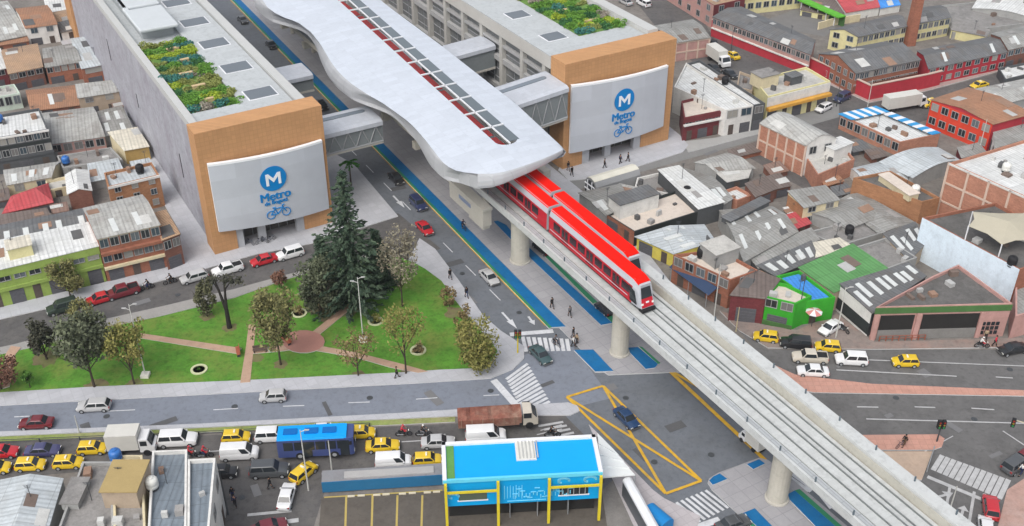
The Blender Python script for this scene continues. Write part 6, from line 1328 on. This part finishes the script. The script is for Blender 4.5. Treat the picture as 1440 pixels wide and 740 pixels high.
p = at(922, 738); t = thing('blue_kiosk', 'small arched blue kiosk beside the white walkway tube at the bottom edge', 'kiosk', p, R(-52)); m = MB(); m.loft([[(x, .9*math.cos(math.pi*i/8), 1.4+.5*math.sin(math.pi*i/8)) for i in range(9)]+[(x, -.9, 0), (x, .9, 0)] for x in (-1.3, 1.6)]); fixn(m.build('shell', mat('kiosk_blue', (.01, .20, .50), .5, .1), t)); MB().box(-1.0, -.96, .5, 1.2, -.9, 1.2).build('window', GLASS, t)
sheet('station_forecourt', [(846, 690), (870, 668), (905, 690), (960, 770), (860, 780)], mat('forecourt', (.19, .18, .17), .9, .3, .6), z=.048)
# white walled roof edge and street stalls by the busy street
# ---------------------------------------------------------------- vehicles
LS = (-60, 17)
car('suv', 'white', (408, 357), LS, 'white off-road car parked nearest the conifer on the left street'); car('sedan', 'red', (371, 366), LS, 'crimson saloon parked in front of the left entrance'); car('pickup', 'white', (320, 379), LS, 'white pickup behind the bare forked trunk')
car('wagon', 'silver', (273, 390), LS, 'silver estate car between the white pickup and a motorbike'); car('pickup', 'maroon', (172, 411), LS, 'maroon pickup on the left street below the brick house', k=1.05); car('sedan', 'red', (141, 420), LS, 'bright red car just behind the maroon pickup'); car('suv', 'green', (88, 433), LS, 'dark green off-road car at the left end of the left street', k=1.05)
DN = (40, 42)
car('sedan', 'black', (557, 251), DN, 'black saloon highest on the open avenue lane'); car('suv', 'navy', (588, 287), DN, 'navy off-road car following close to the cycle lane'); car('sedan', 'red', (597, 321), DN, 'red coupe in the kerbside avenue lane'); car('sedan', 'silver', (688, 390), DN, 'silver saloon waiting on the avenue above the crossing'); car('sedan', 'teal', (760, 499), DN, 'dark teal saloon crossing the zebra stripes'); car('sedan', 'blue', (881, 588), DN, 'dark blue car inside the yellow box junction')
car('sedan', 'dgrey', (341, 28), DN, 'grey car at the top of the avenue beside the left roof'); car('sedan', 'black', (381, 63), DN, 'dark car under the second footbridge'); car('sedan', 'black', (452, 148), DN, 'black car half hidden between orange frame and footbridge')
UP = (-40, -34)
car('sedan', 'black', (763, 349), UP, 'black car in the shade under the viaduct by the thick pier'); car('hatch', 'black', (850, 434), UP, 'small black car under the viaduct beside the right cycle lane'); car('sedan', 'dgrey', (1031, 737), (40, -14), 'charcoal car cut by the bottom edge near the zebra stripes')
box_truck((1058, 622), (-34, -30), 'grey roofed light truck half under the viaduct', 5.0, (.55, .54, .5), k=.68)
CL = (-60, 3)
car('hatch', 'silver', (384, 558), CL, 'light grey hatchback in the middle of the cross street'); car('wagon', 'silver', (132, 571), CL, 'silver car on the cross street near the left edge'); car('sedan', 'dred', (51, 595), CL, 'dark red saloon at the left end of the cross street')
RT = (60, -3)
car('sedan', 'red', (1, 636), RT, 'red car cut by the left edge in the busy street'); car('sedan', 'purple', (60, 634), RT, 'dark blue saloon ahead of the taxis at the left'); car('hatch', 'yellow', (43, 654), RT, 'leftmost yellow taxi in the lower row of the busy street', True); car('hatch', 'yellow', (96, 651), RT, 'yellow taxi beside the flat grey concrete roof', True); car('hatch', 'yellow', (130, 631), RT, 'yellow taxi behind the white box truck', True); car('hatch', 'yellow', (-6, 658), RT, 'yellow taxi cut by the left edge of the picture', True)
box_truck((188, 629), RT, 'tall white box truck behind the ochre-box house', 5.2); car('suv', 'white', (250, 619), RT, 'white off-road car ahead of the box truck', k=1.1); car('hatch', 'yellow', (332, 615), RT, 'yellow taxi above the white van by the bus', True); car('suv', 'white', (383, 613), RT, 'white crossover behind the blue bus'); car('van', 'white', (337, 638), RT, 'white panel van just left of the blue bus')
car('hatch', 'black', (313, 664), RT, 'black hatchback beside the slate-blue roof'); car('suv', 'dgrey', (379, 662), RT, 'dark grey off-road car below the blue bus', k=1.08); car('hatch', 'yellow', (427, 665), (40, -34), 'yellow taxi turning below the blue bus', True, 1.05); car('sedan', 'white', (403, 698), (14, -50), 'white saloon with dark rear window driving up the side road'); car('sedan', 'maroon', (378, 742), (50, -14), 'maroon car cut by the bottom edge of the side road')
minibus((447, 634), RT, 'blue city bus with bright blue roof in the busy street')
car('sedan', 'white', (455, 606), RT, 'white car half hidden behind the blue bus'); car('hatch', 'yellow', (508, 609), RT, 'yellow taxi beside the verge ahead of the bus', True); car('sedan', 'yellow', (538, 627), RT, 'yellow saloon taxi in the middle lane ahead of the bus', True); car('van', 'white', (553, 650), RT, 'white panel van below the saloon taxi', k=.95); car('hatch', 'yellow', (601, 647), RT, 'yellow taxi touching the left end of the blue pavilion', True); car('sedan', 'silver', (616, 622), RT, 'silver car partly hidden by the blue pavilion')
car('van', 'white', (683, 615), RT, 'white passenger van behind the blue pavilion roof', k=1.1); lorry((700, 597), (60, -4), 'long lorry with a rumpled red covered load')
LT = (-60, -3)
car('hatch', 'yellow', (1077, 474), (-60, -8), 'yellow taxi nearest the viaduct below the green shop', True); car('suv', 'black', (1119, 483), (-60, -6), 'black off-road car between two taxis'); car('hatch', 'yellow', (1164, 488), (-60, -5), 'yellow taxi below the white sign wall shop', True); car('pickup', 'beige', (1139, 503), LT, 'beige pickup above the white saloon'); car('suv', 'white', (1197, 506), LT, 'white off-road car with spare wheel right of the beige pickup'); car('sedan', 'white', (1143, 522), LT, 'white saloon beside the red brick island'); car('hatch', 'yellow', (1273, 509), (-60, -1), 'yellow taxi alone in the street before the open garage', True); car('sedan', 'black', (1424, 491), (-50, 10), 'black car at the right edge before the garages'); car('sedan', 'white', (1168, 461), (-36, 22), 'white car parked before the white sign wall')
car('suv', 'dgrey', (1429, 653), (36, -24), 'dark grey off-road car at the right edge by the zebra crossing'); car('hatch', 'red', (1393, 714), (-6, -50), 'red hatchback waiting below the right zebra crossing', k=1.1); car('hatch', 'white', (1386, 742), (-6, -50), 'white car cut by the bottom edge behind the red hatchback'); car('hatch', 'dred', (1446, 640), (36, -24), 'dark red car cut by the right edge'); car('sedan', 'dgrey', (1245, 462), (-40, 6), 'dark car standing inside the open garage')
for px, kind, col, d, lb in (((985, 97), 'wagon', 'white', (40, 30), 'white car in the packed yard behind the white tin roof'), ((1003, 96), 'sedan', 'black', (40, 26), 'black car in the packed yard beside the white lorry'), ((1026, 104), 'sedan', 'black', (40, 26), 'black car at the far end of the packed yard'), ((1019, 115), 'sedan', 'navy', (40, 26), 'navy car by the stair block'), ((905, 5), 'suv', 'white', (-40, -20), 'white car at the top edge behind the right roof'), ((880, 3), 'sedan', 'silver', (-40, -20), 'silver car at the top edge left of another'), ((1158, 152), 'wagon', 'white', (-40, 20), 'white car beside the orange ledge house'), ((1184, 138), 'suv', 'navy', (-40, 20), 'dark off-road car at the crimson wall corner'), ((1003, 62), 'hatch', 'black', (40, 30), 'black car by the brick warehouse corner')): car(kind, col, px, d, lb)
car('sedan', 'yellow', (1030, 78), (-40, -24), 'yellow taxi in the school street', True); car('hatch', 'yellow', (1306, 146), (-40, 14), 'yellow taxi at the corner of the bright red house', True); car('sedan', 'yellow', (1377, 120), (-40, 10), 'yellow taxi farthest right in the school street', True)
box_truck((1010, 86), (38, 26), 'white lorry parked in the packed yard', 6.4); box_truck((1272, 150), (50, -8), 'white box lorry behind the blue-striped shed', 8.6, (.62, .64, .60))
# two-wheelers
cycle((208, 407), (-60, 17), 'dark motorbike with rider near the maroon pickup', True, ('black', 'navy', 'rider in black on the motorbike near the maroon pickup', 'black'), col='navy'); cycle((240, 399), (-60, 17), 'dark motorbike with rider behind the silver estate car', True, ('black', 'black', 'rider in black on the motorbike behind the silver estate car', 'black'), col='black')
cycle((568, 613), RT, 'red motorbike ahead of the lorry', True, ('red', 'black', 'rider in a red jacket before the lorry', 'red')); cycle((596, 613), RT, 'black motorbike ahead of the silver car', True, ('black', 'grey', 'rider in black with a white helmet before the lorry', 'white'), col='black'); cycle((777, 614), RT, 'motorbike behind the pavilion roof in front of the lorry', True, ('black', 'black', 'rider in black in front of the lorry', 'black'), col='black')
cycle((269, 643), RT, 'red motorbike behind the slate-blue roof, left one of two', True, ('red', 'black', 'left rider in red behind the slate-blue roof', 'red')); cycle((289, 643), RT, 'red motorbike behind the slate-blue roof, right one of two', True, ('red', 'navy', 'right rider in red behind the slate-blue roof', 'red'))
cycle((1186, 466), (20, 14), 'black motorbike parked beside the white car', True, col='black', z=.12); cycle((1380, 489), (60, 3), 'motorbike parked on the pavement before the garage', True, ('white', 'black', 'rider in a white shirt before the garage', 'white'), z=.12)
cycle((782, 486), (30, 20), 'bicycle on the zebra crossing', False, ('grey', 'black', 'cyclist in grey on the zebra crossing')); cycle((652, 323), (40, 42), 'bicycle on the left cycle lane', False, ('navy', 'black', 'cyclist in navy on the left cycle lane'), z=.15); cycle((1266, 629), (-20, 10), 'bicycle on the red brick corner', False, z=.14)
for i, (x, y) in enumerate(((352, 344), (366, 342), (372, 341), (382, 339))): cycle((x, y), (40, -20 if i % 2 else 12), ['bicycle at the left entrance, leftmost', 'bicycle at the left entrance by the middle pillar', 'bicycle at the left entrance leaning right of the pillar', 'bicycle at the left entrance, rightmost'][i], False, z=.13)
# people
for px, d, a, b_, lb in (((633, 392), (30, 40), 'black', 'black', 'person in black on the park pavement, upper one'), ((656, 418), (30, 40), 'black', 'navy', 'person in dark clothes on the park pavement, lower one'), ((776, 433), (30, 30), 'black', 'black', 'person in black alone on the plaza median'), ((801, 445), (20, 30), 'grey', 'black', 'person in grey on the plaza median'), ((806, 475), (20, 10), 'black', 'grey', 'person in black standing by the crossing median'), ((811, 484), (-30, 10), 'tan', 'black', 'person in tan top on the crossing median'), ((806, 487), (30, 10), 'white', 'black', 'person in white top at the median edge'),
    ((850, 236), (30, 0), 'black', 'black', 'person in black before the right entrance, in the middle'), ((872, 230), (30, -8), 'navy', 'black', 'person in navy before the right entrance'), ((883, 227), (-30, -8), 'black', 'black', 'person in black by the right entrance pillar'), ((799, 240), (30, 30), 'black', 'grey', 'person by the corner of the right orange frame, upper one'), ((804, 247), (30, 30), 'black', 'black', 'person by the corner of the right orange frame, lower one'),
    ((380, 687), (30, 3), 'black', 'black', 'person in black walking across the side road'), ((328, 701), (0, 30), 'black', 'navy', 'person on the side pavement, upper one of two'), ((331, 712), (0, -30), 'navy', 'black', 'person on the side pavement, lower one of two'), ((1271, 627), (-20, 10), 'black', 'brown', 'person in black beside the bicycle on the red brick corner'), ((1435, 668), (-30, 10), 'white', 'navy', 'person in a white top beside the dark grey off-road car'), ((1398, 487), (20, 10), 'red', 'black', 'person in a red top before the garage'), ((197, 383), (20, -6), 'white', 'black', 'person in white in the doorway of the brick house'), ((20, 424), (20, -6), 'white', 'navy', 'person in white before the lime-green front'), ((1385, 478), (0, 20), 'tan', 'black', 'person in tan by the grille window'), ((558, 531), (30, -3), 'black', 'black', 'person in black at the park edge under the sparse tree')):
    person(px, d, a, b_, lb)
# ---------------------------------------------------------------- trees and plants
OL = leafmat('leaf_olive', (0.063, 0.07, 0.028), (0.238, 0.224, 0.091)); DK = leafmat('leaf_dark', (0.034, 0.0459, 0.0272), (0.1445, 0.1615, 0.0986)); CON = leafmat('leaf_conifer', (0.0133, 0.0342, 0.0228), (0.076, 0.1102, 0.0684)); YL = leafmat('leaf_yellow_green', (.09, .10, .022), (.27, .25, .08)); BR = leafmat('leaf_brown', (0.07, 0.049, 0.0252), (0.28, 0.21, 0.098)); GY = leafmat('leaf_grey_olive', (0.098, 0.084, 0.063), (0.308, 0.28, 0.196)); GN = leafmat('leaf_green', (0.028, 0.084, 0.0168), (0.112, 0.238, 0.042)); RDB = leafmat('leaf_reddish', (0.077, 0.035, 0.028), (0.238, 0.126, 0.084))
conifer((498, 434), 236, 116, 'very tall dark conifer beside the left building', 11, CON); conifer((533, 402), 322, 52, 'second dark conifer rising behind the tall one', 12, CON); conifer((458, 410), 332, 52, 'lower dark conifer on the street side of the tall one', 14, CON)
tree('broadleaf_tree', (452, 446), 356, 66, 'rounded dark green tree at the foot of the tall conifer', 'tree', DK, 4200, .28, (.05, 1), 34, 3); tree('weeping_tree', (566, 432), 306, 56, 'grey-brown feathery tree right of the tall conifer', 'tree', GY, 2200, .2, (.22, 1), 30, 4, .13, True)
tree('broadleaf_tree', (395, 514), 404, 72, 'round olive-brown tree by the brick plaza', 'tree', OL, 3800, .24, (.3, 1), 34, 5, .15); tree('broadleaf_tree', (571, 526), 424, 66, 'thin sparse tree in front of the lawn path', 'tree', YL, 1300, .2, (.32, 1), 24, 6, .13, True); tree('broadleaf_tree', (504, 529), 462, 60, 'low sparse tree with leaning branches at the park edge', 'tree', BR, 750, .2, (.25, 1), 16, 7, .12, True)
tree('broadleaf_tree', (133, 545), 440, 88, 'large dark grey-green tree at the left of the park', 'tree', DK, 4600, .28, (.32, 1), 40, 8, .17); tree('broadleaf_tree', (66, 506), 448, 44, 'dark round tree close behind the large dark one', 'tree', leafmat('leaf_blackish', (0.0216, 0.0252, 0.018), (0.09, 0.09, 0.063)), 2000, .26, (.05, 1), 18, 9); tree('broadleaf_tree', (189, 541), 450, 56, 'yellowish tree next to the left lamp post', 'tree', YL, 2200, .22, (.28, 1), 26, 10, .13, True); tree('broadleaf_tree', (2, 548), 494, 60, 'reddish-brown tree at the left edge of the park', 'tree', RDB, 1900, .22, (.1, 1), 20, 11)
tree('small_tree', (43, 546), 520, 20, 'small clipped dark green tree on the left lawn', 'tree', GN, 700, .18, (.3, 1), 10, 12, .07); tree('broadleaf_tree', (292, 446), 392, 40, 'small dark olive tree at the street side of the lawn', 'tree', leafmat('leaf_dark_olive', (0.042, 0.0462, 0.0252), (0.14, 0.14, 0.077)), 1700, .22, (.1, 1), 18, 13, .1); tree('small_tree', (396, 408), 378, 30, 'small reddish tree at the kerb of the left street', 'tree', RDB, 700, .2, (.15, 1), 10, 14, .08); tree('small_tree', (119, 462), 418, 36, 'thin olive tree in front of the dark green off-road car', 'tree', OL, 800, .2, (.2, 1), 12, 15, .09, True); tree('street_tree', (99, 417), 366, 58, 'olive street tree before the lime-green front', 'tree', OL, 1800, .22, (.15, 1), 20, 16, .12)
tree('shrub_cluster', (672, 521), 446, 76, 'big yellow-green bush filling the corner of the park', 'bush', YL, 3400, .24, (.0, 1), 34, 17, .1); tree('bush', (632, 432), 402, 26, 'low brownish bush on the right edge of the lawn', 'bush', BR, 500, .2, (.0, 1), 10, 18, .06); tree('bush', (652, 462), 430, 30, 'dry brown bush beside the park pavement', 'bush', BR, 500, .2, (.0, 1), 10, 19, .06)
t = thing('palm_tree', 'bright green palm crown beside the left orange frame', 'tree', at(494, 262), 0); MB().tube((0, 0, -.1), (0, 0, 4.2), .14, .1, 8).build('trunk', BARK, t); b = MB(); rs = random.Random(4)
for k in range(18):
    a = k*2.4; d_ = Vector((math.cos(a), math.sin(a), 0)); e = rs.uniform(.1, .9)
    for s_ in range(9): f_ = s_/9; leafq(b, Vector((0, 0, 4.2))+d_*(1.7*f_)+Vector((0, 0, e*f_*1.2-1.1*f_*f_)), .3, rs, (d_+Vector((rs.gauss(0, .5), rs.gauss(0, .5), 0))).normalized())
b.build('crown', leafmat('leaf_palm', (.02, .10, .01), (.07, .26, .03)), t)
t = thing('bare_tree', 'bare forked dark trunk with clipped tufts before the white pickup', 'tree', at(323, 462), 0); b = MB(); b.tube((0, 0, -.1), (0, 0, 3.0), .34, .26, 9); b.tube((0, 0, 2.9), (-.9, .2, 7.6), .24, .1, 7); b.tube((0, 0, 2.9), (.35, 0, 7.4), .24, .1, 7); b.tube((-.6, .1, 6), (-1.4, .3, 7.6), .1, .05, 5); b.tube((.3, 0, 6.2), (1.2, .2, 7.4), .1, .05, 5); b.build('trunk', BARKD, t); b = MB(); rs = random.Random(8)
for c in ((-1.2, .2, 7.6), (.4, 0, 7.6), (1.2, .2, 7.5), (2.0, .4, 7.3)):
    for i in range(110): leafq(b, Vector(c)+Vector((rs.gauss(0, .35), rs.gauss(0, .35), rs.gauss(0, .28))), .2, rs)
b.build('crown', leafmat('leaf_blackish', (0.0216, 0.0252, 0.018), (0.09, 0.09, 0.063)), t)
for px, lb in (((528, 452), 'white ring bed with yellowish shrub by the tall lamp post'), ((588, 493), 'white ring bed with small bush by the sparse tree'), ((280, 520), 'white ring bed alone in the middle of the left lawn'), ((421, 441), 'white ring bed in the shade of the conifers')):
    t = thing('ring_planter', lb, 'planter', at(*px, .11), 0, 'ring beds on the lawn'); MB().lathe([(.75, 0), (.75, .12), (1.05, .12), (1.05, 0)], n=20).build('ring', mat('ring_lime', (.50, .52, .32), .9, .12), t)
    if 'alone' not in lb: put('shrub', bush_mesh('foliage', YL if 'yellow' in lb else BR, 160, .8, .8, 1.1, .18, px[0]), t)
    else: put('shrub', bush_mesh('foliage', GN, 30, .3, .3, .3, .1, px[0]), t)
# ---------------------------------------------------------------- street furniture
def post_height(px, topy):
    p = at(*px); lo, hi = 0, 40
    for _ in range(40):
        m_ = (lo+hi)/2
        if row(p.x, p.y, m_) > topy: lo = m_
        else: hi = m_
    return lo
def lamp(px, topy, label, col=None, rz=0.0, heads=2, base=True):
    h = post_height(px, topy); t = thing('street_lamp', label, 'lamp post', at(*px), rz, 'lamp posts'); m_ = col or mat('lamp_pole', (.50, .50, .47), .6, .1)
    MB().tube((0, 0, 0), (0, 0, h), .09, .05, 8).build('pole', m_, t)
    if base: MB().box(-.5, -.5, 0, .5, .5, .5).build('plinth', mat('plinth_white', (.66, .64, .56), .8, .1), t)
    for k in range(heads):
        s_ = 1 if k == 0 else -1; MB().tube((0, 0, h-.25-.6*k), (s_*.5, 0, h-.6*k), .04, n=6).build('arm', m_, t); g = MB(); g.loft([[(s_*.45, -.11, h-.05-.6*k), (s_*.45, .11, h-.05-.6*k), (s_*.45, .11, h+.07-.6*k), (s_*.45, -.11, h+.07-.6*k)], [(s_*.95, -.08, h+.02-.6*k), (s_*.95, .08, h+.02-.6*k), (s_*.95, .08, h+.07-.6*k), (s_*.95, -.08, h+.07-.6*k)]]); fixn(g.build('lamp_head', mat('lamp_head', (.40, .40, .39), .5, .05), t))
lamp((511, 480), 390, 'tall pale lamp post in the middle of the park lawn', heads=2); lamp((205, 530), 428, 'pale lamp post beside the yellowish tree'); lamp((467, 664), 620, 'plain pale pole below the blue bus', heads=0, base=False); lamp((434, 690), 605, 'pole with red and white foot beside the turning taxi', heads=1, base=False); lamp((1175, 476), 404, 'tall pale pole beside the white car at the sign wall shop', heads=1, base=False); lamp((321, 724), 655, 'dark pole on the side road pavement', DSTEEL, heads=0, base=False); lamp((1004, 446), 372, 'pale pole at the corner of the railed brick terrace house', heads=0, base=False); lamp((1028, 72), 42, 'pole with arm in the school street', DSTEEL, heads=1, base=False); lamp((1220, 150), 112, 'pale pole at the crimson wall corner', heads=0, base=False); lamp((1176, 150), 118, 'dark pole by the dark off-road car', DSTEEL, heads=0, base=False); lamp((1336, 716), 684, 'short white pole at the bottom beside the viaduct', heads=0, base=False); lamp((1376, 214), 168, 'white pole before the maroon end of the red house', heads=0, base=False); lamp((1035, 466), 432, 'leaning yellowish pole below the dark shop corner', mat('pole_straw', (.45, .38, .24), .7, .1), heads=0, base=False); lamp((1121, 455), 395, 'thin black pole on the green shop corner', DSTEEL, heads=0, base=False); lamp((112, 610), 585, 'short pole on the verge at the left', heads=0, base=False)
def signal(px, topy, label, m_, arm=0.0, rz=0.0):
    h = post_height(px, topy); t = thing('traffic_light', label, 'traffic light', at(*px), rz, 'traffic lights'); MB().tube((0, 0, 0), (0, 0, h), .1, .08, 8).build('pole', m_, t); xs = (-.25, .25)
    if arm: MB().tube((0, 0, h-.1), (arm, 0, h+.2), .07, n=6).build('arm', m_, t); xs = (arm,)
    for x in xs:
        hd = MB().box(x-.2, -.2, h-.75, x+.2, .2, h+.35).build('signal_head', BLACK, t)
        for k, c in enumerate(((.25, .02, .01), (.25, .16, .02), (.02, .2, .06))): g = MB(); g.tube((x, -.20, h+.14-k*.34), (x, -.24, h+.14-k*.34), .12, n=10); g.build('lens', glossy(f'lens_{("red", "amber", "green")[k]}', c, .3), hd)
    return t
signal((728, 497), 468, 'yellow traffic light pole by the avenue crossing', YP); signal((1317, 622), 595, 'black traffic light on the red brick corner', DSTEEL); signal((1462, 640), 604, 'traffic light on a long arm at the right edge', mat('arm_straw', (.40, .36, .26), .7, .1), -3.6, R(-22))
signal((843, 570-58), 484, 'small signal on the median by the crossing', YP) if False else None
def bench(px, d, label, m_):
    p, rz = head(px, d); t = thing('park_bench', label, 'bench', at(px[0], px[1], .13), rz, 'park benches'); MB().box(-.9, -.22, .40, .9, .22, .47).build('seat', m_, t); MB().box(-.9, .2, .5, .9, .26, .9).build('backrest', m_, t)
    for x in (-.75, .75): MB().box(x-.06, -.2, 0, x+.06, .2, .4).build('leg', DSTEEL, t)
RBN = mat('bench_red', (.30, .09, .05), .7, .1); bench((335, 497), (4, 20), 'red bench beside the left arm of the park path', RBN); bench((366, 495), (20, -2), 'dark bench just right of the path crossing', mat('bench_dark', (.10, .07, .06), .7, .1)); bench((403, 482), (14, 12), 'bench at the left rim of the brick plaza', RBN)
for px, lb in (((380, 495), 'small pale litter bin on the lawn right of the path crossing'), ((700, 405), 'pale bin')):
    if 'lawn' in lb:
        t = thing('litter_bin', lb, 'litter bin', at(*px, .12)); MB().lathe([(.2, 0), (.26, .7), (.28, .72), (.24, .75)], n=12).build('drum', mat('bin_pale', (.45, .5, .4), .6, .1), t); MB().lathe([(.28, .75), (.1, .9)], n=12).build('lid', DSTEEL, t)
t = thing('parasol', 'pink and white parasol before the door of the green shop', 'parasol', at(1141, 459, .12)); MB().tube((0, 0, 0), (0, 0, 2.6), .05).build('pole', DSTEEL, t); m = MB(); n = 8
for i in range(n): a0, a1 = 2*math.pi*i/n, 2*math.pi*(i+1)/n; m.add([(0, 0, 2.75), (1.1*math.cos(a0), 1.1*math.sin(a0), 2.35), (1.1*math.cos(a1), 1.1*math.sin(a1), 2.35), (0, 0, 2.71), (1.1*math.cos(a0), 1.1*math.sin(a0), 2.31), (1.1*math.cos(a1), 1.1*math.sin(a1), 2.31)], [(0, 1, 2), (3, 5, 4)], i % 2)
m.build('canopy', [mat('parasol_pink', (.55, .22, .20), .8, .08), WHITE], t)
def railing(label, pts, h, m_, step=2.0):
    P_ = [at(*q_) for q_ in pts]; c = P_[0].copy(); t = thing('railing', label, 'railing', c)
    for a, b_ in zip(P_, P_[1:]):
        n = max(1, int((b_-a).length/step))
        for i in range(n+1): q_ = a.lerp(b_, i/n)-c; MB().box(q_.x-.05, q_.y-.05, 0, q_.x+.05, q_.y+.05, h).build('post', m_, t)
        for z in (h*.5, h): MB().tube(a-c+Vector((0, 0, z)), b_-c+Vector((0, 0, z)), .04, n=5).build('rail', m_, t)
    return t
railing('dark kerb railing along the verge of the busy street', [(0, 624), (280, 612), (520, 600)], .55, DSTEEL, 4); railing('low red striped railing before the open garage', [(1236, 480), (1300, 478)], .8, RBN, .8); railing('white railing on the tan corner beside the right zebra crossing', [(1312, 636), (1303, 664)], .9, STEEL)
t = thing('market_tent', 'dark blue market tents under the viaduct by the brick terrace house', 'tent', at(975, 412)); p0_, p1_ = at(950, 390)-t.location, at(1005, 430)-t.location; d_ = p1_-p0_; n_ = Vector((-d_.y, d_.x, 0)).normalized(); m = MB()
m.loft([[q_+n_*x+Vector((0, 0, z)) for x, z in ((-1.4, 2.2), (0, 2.9), (1.4, 2.2), (0, 2.8))] for q_ in (p0_, p1_)]); fixn(m.build('canopy', mat('tent_navy', (.035, .06, .12), .8, .12), t))
for u in (.05, .5, .95):
    for x in (-1.3, 1.3): q_ = p0_.lerp(p1_, u)+n_*x; MB().tube((q_.x, q_.y, 0), (q_.x, q_.y, 2.25), .05).build('pole', STEEL, t)
# ---------------------------------------------------------------- camera and daylight
cam = bpy.data.cameras.new('camera'); co = bpy.data.objects.new('camera', cam); COL.objects.link(co); co.location = (0, 0, CH); co.rotation_euler = (R(90)-CT, 0, 0)
cam.sensor_fit = 'HORIZONTAL'; cam.sensor_width = 36; cam.lens = 36*CF/1440; cam.clip_end = 3000; SC.camera = co
w = bpy.data.worlds.new('World'); SC.world = w; w.use_nodes = True; nt = w.node_tree; bg = nt.nodes['Background']
sky = nt.nodes.new('ShaderNodeTexSky'); sky.sky_type = 'NISHITA'; sky.sun_disc = False; sky.sun_elevation = R(52); sky.sun_rotation = R(-152); sky.air_density = 1.0; sky.dust_density = 4.0; sky.ozone_density = 1.0
hs = nt.nodes.new('ShaderNodeHueSaturation'); hs.inputs['Saturation'].default_value = .35; nt.links.new(sky.outputs[0], hs.inputs['Color']); nt.links.new(hs.outputs[0], bg.inputs['Color']); bg.inputs['Strength'].default_value = .15
sl_ = bpy.data.lights.new('sun', 'SUN'); sl_.energy = .75; sl_.angle = R(40); sl_.color = (1, .97, .92); so = bpy.data.objects.new('sun', sl_); COL.objects.link(so)
dv = Vector((math.sin(R(-152))*math.cos(R(52)), math.cos(R(-152))*math.cos(R(52)), math.sin(R(52)))); so.rotation_euler = dv.to_track_quat('Z', 'Y').to_euler()
SC.view_settings.view_transform = 'Standard'; SC.view_settings.look = 'None'; SC.view_settings.gamma = 1; SC.view_settings.exposure = 0.56

# ---------------------------------------------------------------- city haze
hz = MB(); hz.box(-420, -120, -1.2, 420, 620, 92); ho = hz.build('haze', MATS['skin']); tag(ho, kind='stuff')
hm = bpy.data.materials.new('haze_air'); hm.use_nodes = True; nt = hm.node_tree; nt.nodes.remove(nt.nodes['Principled BSDF']); pv = nt.nodes.new('ShaderNodeVolumePrincipled'); pv.inputs['Color'].default_value = (.86, .90, .96, 1); pv.inputs['Density'].default_value = .00016; pv.inputs['Anisotropy'].default_value = .3
nt.links.new(pv.outputs[0], nt.nodes['Material Output'].inputs['Volume']); ho.data.materials.clear(); ho.data.materials.append(hm)
